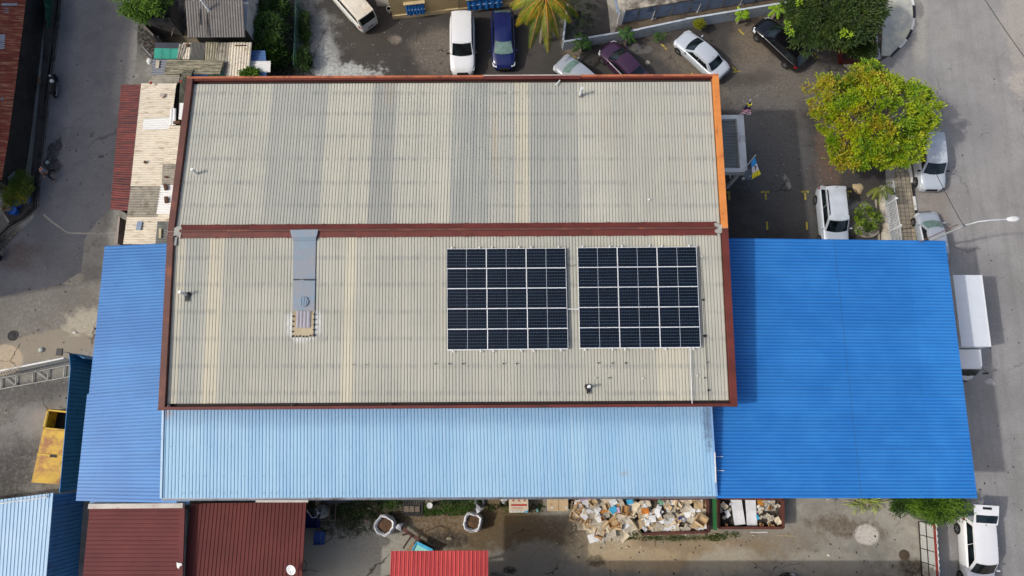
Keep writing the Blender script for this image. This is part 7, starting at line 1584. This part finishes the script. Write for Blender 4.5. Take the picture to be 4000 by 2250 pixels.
# fragments trodden into the ground
mb = MB()
for i in range(260):
    p = P(r_.gauss(2380, 60), r_.gauss(2075, 22)); a = r_.uniform(0, 6); s_ = r_.uniform(.02, .09); mb.slab([p+Vector((math.cos(a+k)*s_*r_.uniform(.6, 1.3), math.sin(a+k)*s_*r_.uniform(.6, 1.3), .015)) for k in (0, 1.5, 3, 4.6)], .01)
tag(part('paper_fragments', mb, mat('fragments', C(206, 192, 166), .9)), kind='stuff')
mb = MB()
for i in range(420):
    x, y = r_.choice([(r_.uniform(2200, 3550), r_.uniform(2080, 2240)), (r_.uniform(1200, 1500), r_.uniform(1960, 2100)), (r_.uniform(20, 400), r_.uniform(900, 1400)), (r_.uniform(250, 560), r_.uniform(20, 900)), (r_.uniform(1300, 1760), r_.uniform(60, 290)), (r_.uniform(3650, 3990), r_.uniform(400, 2200)), (r_.uniform(2900, 3400), r_.uniform(300, 740))])
    p = P(x, y); a = r_.uniform(0, 6); s_ = r_.uniform(.015, .045); mb.slab([p+Vector((math.cos(a+k)*s_, math.sin(a+k)*s_*.8, .02)) for k in (0, 1.5, 3, 4.6)], .015)
tag(part('grit', mb, mat('grit', C(176, 170, 158), .9)), kind='stuff')
mb = MB()
for i in range(260):
    x, y = r_.choice([(r_.uniform(2200, 3550), r_.uniform(2080, 2240)), (r_.uniform(250, 560), r_.uniform(20, 900)), (r_.uniform(1300, 1760), r_.uniform(60, 290)), (r_.uniform(3650, 3990), r_.uniform(100, 2200)), (r_.uniform(2900, 3400), r_.uniform(300, 740)), (r_.uniform(20, 330), r_.uniform(900, 1800))])
    p = P(x, y); a = r_.uniform(0, 6); s_ = r_.uniform(.03, .09); mb.add([tuple(p+Vector((math.cos(a+k)*s_*r_.uniform(.6, 1), math.sin(a+k)*s_*r_.uniform(.6, 1), .014))) for k in (0, 1, 2, 3, 4, 5)], [(0, 1, 2, 3, 4, 5)])
tag(part('oil_spots', mb, mat('oil', C(56, 54, 52), .8)), kind='stuff')
mb = MB()
for i in range(150):
    p = P(r_.gauss(3240, 50), r_.gauss(620, 60)); a = r_.uniform(0, 6); leaf(mb, p+Vector((0, 0, .02)), Vector((math.cos(a), math.sin(a), 0)), Vector((0, 0, 1)), .09, .05, r_)
mb.open = True; tag(part('fallen_leaves', mb, mat('fallen_leaf', C(150, 84, 52), .9)), kind='stuff')
# panel fence at the south-east gate
o = thing('panel_gate', 'gate of pale sheet panels with rusty red rail at the south-east corner', 'gate', P(3600, 2140)); m_pan = mat('pale_panel', C(196, 200, 198), .7, var=.06, dirt=C(150, 130, 112), dirt_amt=.4, dscale=2); m_rr = mat('rust_red_rail', C(140, 50, 40), .7)
G0, G1 = P(3588, 2036), P(3604, 2300); hg = 1.7; zz = lambda p_, z: Vector((p_.x, p_.y, z))
for (z0, z1) in ((.1, .86), (.9, hg)):
    for k in range(5): a, b = G0.lerp(G1, k/5+.006), G0.lerp(G1, (k+1)/5-.006); part('panel', MB().bar(zz(a, (z0+z1)/2), zz(b, (z0+z1)/2), .02, z1-z0), m_pan, o)
part('top_rail', MB().bar(zz(G0, hg+.05), zz(G1, hg+.05), .1, .1), m_rr, o); part('middle_rail', MB().bar(zz(G0, .88)+Vector((-.03, 0, 0)), zz(G1, .88)+Vector((-.03, 0, 0)), .04, .05), m_mard, o); part('bottom_rail', MB().bar(zz(G0, .06), zz(G1, .06), .08, .1), m_mard, o)
for k in range(1, 5): a = G0.lerp(G1, k/5); part('stile', MB().bar(zz(a, .05)+Vector((-.02, 0, 0)), zz(a, hg)+Vector((-.02, 0, 0)), .04, .04), m_mard, o)
mb = MB(); 
for k in range(40): a = G0.lerp(G1, k/40); mb.lathe([(.04, 0), (.06, .05), (.02, .1)], zz(a, hg)+Vector((.12+.03*math.sin(k*1.7), 0, 0)), 6)
part('ragged_coping', mb, m_creamw, o)
part('green_corner', MB().bar(P(3590, 1992, .8), P(3592, 2030, .8), .06, 1.5), mat('dull_green_sheet', C(90, 100, 80), .8), o)
lying(2964, 2079, 66, 0, .0, m_pvc, 'white plastic pipe on the ground south of the second skip', 'pipe_offcut', 'pipe', .06, .06); lying(3074, 2093, 70, 3, .0, mat('pale_rod', C(190, 170, 120), .8), 'thin tan cane on the ground east of the white pipe', 'cane', 'cane', .03, .03)
# ---- street lamp and overhead wires
hp = 7.0; top = P(3768, 880, hp); o = thing('street_lamp', 'tall grey street lamp with a long curved arm over the east road', 'street lamp', (top.x, top.y, 0)); m_pole = mat('lamp_pole', C(196, 200, 204), .5, .2)
part('pole', MB().tube([(top.x, top.y, 0), top], [.09, .055], 12), m_pole, o, 40)
hd = P(3930, 857, 8.2); arm = [top, P(3785, 876, 7.3), P(3820, 866, 7.8), P(3870, 860, 8.1), hd]; part('arm', MB().tube(arm, [.055, .05, .045, .04, .04], 10), m_pole, o, 40)
L_ = P(3988, 853, 8.25); mb = MB(); n = 14
mb.lathe([(.02, 0), (.11, .1), (.17, .35), (.17, .55), (.1, .74), (.02, .8)], (0, 0, 0), 14); qd = Vector((0, 0, 1)).rotation_difference((L_-hd).normalized()); mb.v = [tuple((qd @ Vector(v))*1.0+hd) for v in mb.v]; mb.v = [(x, y, hd.z+(z-hd.z)*.5) for x, y, z in mb.v]; part('lamp_head', mb, m_pvc, o, 50)
part('clamp', MB().tube([top+Vector((0, 0, -.05)), top+Vector((0, 0, .1))], .09, 10), m_steel, o, 40)
p2 = P(3742, 876, 6.6); part('strut', MB().tube([p2, P(3592, 946, 6.3)], .03, 8), mat('rusty_strut', C(112, 84, 74), .8), o)
m_wire = mat('overhead_wire', C(34, 34, 38), .6)
def wire(a, b, sag, label, r=.018, n=16):
    pts = [a.lerp(b, i/n)-Vector((0, 0, sag*4*(i/n)*(1-i/n))) for i in range(n+1)]; return solo('overhead_wire', MB().tube(pts, r, 5), m_wire, label, 'wire')
wire(top+Vector((0, 0, -.1)), P(3652, 668, 7.3), .05, 'thin black wire running from the street lamp across the silver-white sport utility')
wire(P(3830, -30, 8.0), P(4060, 300, 8.0), .1, 'thin black wire crossing the top right corner of the road', .022)
# ---- the walker in the lane
def skin_body(name, verts, edges, rad, m, parent, root=0, sub=2):
    me = bpy.data.meshes.new(name); me.from_pydata([tuple(v) for v in verts], edges, []); ob = bpy.data.objects.new(name, me); COL.objects.link(ob); ob.parent = parent; me.materials.append(m); W[ob.name] = Vector((0, 0, 0))
    md = ob.modifiers.new('skin', 'SKIN'); sv = me.skin_vertices[0].data
    for i, r0 in enumerate(rad): sv[i].radius = (r0, r0) if not isinstance(r0, tuple) else r0; sv[i].use_root = (i == root)
    s2 = ob.modifiers.new('sub', 'SUBSURF'); s2.levels = sub; s2.render_levels = sub
    for p_ in me.polygons: p_.use_smooth = True
    return ob
m_skin = mat('skin', C(168, 116, 86), .6, local=True, var=.05); m_pink = mat('pink_shirt', C(236, 70, 120), .8, local=True, var=.1); m_trs = mat('dark_trousers', C(34, 36, 40), .85, local=True); m_sho = mat('orange_sandal', C(176, 84, 56), .7, local=True); m_hair = mat('black_hair', C(22, 18, 16), .7, local=True); m_vest = mat('grey_vest', C(130, 128, 140), .8, local=True)
pg = P(216, 690); o = thing('person', 'person in pink cap and grey top bending forward in mid-stride beside the drain', 'person', (pg.x, pg.y, .01)); 
# local frame: x east, y north; the person steps towards the north-west, leaning
V = [(0, 0, .88), (-.06, .02, 1.02), (-.14, .04, 1.2), (-.2, .05, 1.34), (-.26, .06, 1.42),           # pelvis..neck
     (.0, .10, .84), (-.02, .32, .48), (.10, .40, .08), (-.02, .46, .04),                                 # north leg
     (.0, -.10, .84), (-.10, -.22, .46), (.10, -.38, .10), (.0, -.36, .04),                               # south leg
     (-.2, .20, 1.30), (-.26, .26, 1.05), (-.34, .22, .84), (-.2, -.10, 1.30), (-.12, -.2, 1.05), (-.2, -.3, .86)]
E_ = [(0, 1), (1, 2), (2, 3), (3, 4), (0, 5), (5, 6), (6, 7), (7, 8), (0, 9), (9, 10), (10, 11), (11, 12), (3, 13), (13, 14), (14, 15), (3, 16), (16, 17), (17, 18)]
RD = [.14, .13, .15, .13, .05, .1, .07, .045, .035, .1, .07, .045, .035, .06, .045, .033, .06, .045, .033]
skin_body('body', V, E_, RD, m_skin, o)
skin_body('shirt', [V[0], V[1], V[2], V[3], V[13], (V[13][0]-.02, V[13][1]+.03, 1.18), V[16], (V[16][0]+.03, V[16][1]-.04, 1.18)], [(0, 1), (1, 2), (2, 3), (3, 4), (4, 5), (3, 6), (6, 7)], [.15, .145, .165, .145, .075, .065, .075, .065], m_vest, o)
skin_body('trousers', [V[0], V[5], V[6], (.07, .385, .16), V[9], V[10], (.06, -.35, .16)], [(0, 1), (1, 2), (2, 3), (0, 4), (4, 5), (5, 6)], [.155, .115, .085, .065, .115, .085, .065], m_trs, o)
hc = Vector((-.3, .07, 1.56)); mb = MB(); mb.lathe([(.02, -.13), (.06, -.11), (.085, -.03), (.09, .04), (.07, .1), (.02, .13)], hc, 14); hd_ = part('head', mb, m_skin, o, 60)
mb = MB(); mb.lathe([(.12, -.03), (.125, .06), (.1, .13), (.02, .16)], hc, 14); mb.slab([hc+Vector(v) for v in ((-.06, .09, .04), (-.2, .06, .0), (-.2, -.06, .0), (-.06, -.09, .04))], .02); part('pink_cap', mb, m_pink, o, 50)
part('hair', MB().lathe([(.09, -.04), (.097, .0), (.097, .03)], hc+Vector((.012, 0, 0)), 12), m_hair, o, 50)
part('nose', MB().lathe([(.012, -.02), (.016, 0), (.005, .03)], hc+Vector((-.092, 0, -.01)), 6), m_skin, hd_)
for s_ in (-1, 1): part('ear', MB().lathe([(.01, -.03), (.018, 0), (.01, .03)], hc+Vector((.0, s_*.09, -.01)), 6), m_skin, hd_); part('eye', MB().lathe([(.004, -.01), (.01, 0), (.004, .01)], hc+Vector((-.08, s_*.035, .02)), 6), m_hair, hd_)
part('mouth', MB().box(hc+Vector((-.078, 0, -.06)), (.01, .04, .008)), m_mard, hd_)
part('shoulder_scarf', MB().slab([Vector(v) for v in ((-.34, .26, 1.47), (-.1, .26, 1.45), (-.02, 0, 1.44), (-.06, -.14, 1.44), (-.28, -.1, 1.48))], .08), m_pink, o, 50)
for (v, s_) in ((V[8], 1), (V[12], -1)): part('sandal', MB().slab([(v[0]-.12, v[1]-.05, .09), (v[0]+.14, v[1]-.045, .09), (v[0]+.14, v[1]+.045, .09), (v[0]-.12, v[1]+.05, .09)], .09), m_sho, o)
for (w_, el) in ((V[15], V[14]), (V[18], V[17])):
    w_ = Vector(w_); d = (w_-Vector(el)).normalized(); hv = [w_, w_+d*.05, w_+d*.09]; s_ = d.cross(Vector((0, 0, 1))); s_ = s_.normalized() if s_.length > .01 else Vector((1, 0, 0)); ed = [(0, 1), (1, 2)]; rr_h = [.028, .036, .034]
    for k in range(4):
        b_ = w_+d*.09+s_*(k-1.5)*.02; L = (.065, .075, .07, .055)[k]; i0 = len(hv); hv += [b_, b_+d*L*.6, b_+d*L+Vector((-.015, 0, -.01))]; ed += [(2, i0), (i0, i0+1), (i0+1, i0+2)]; rr_h += [.010, .0095, .008]
    i0 = len(hv); hv += [w_+d*.05+s_*-.04, w_+d*.085+s_*-.055]; ed += [(1, i0), (i0, i0+1)]; rr_h += [.011, .009]
    skin_body('hand', hv, ed, rr_h, m_skin, o, sub=1)
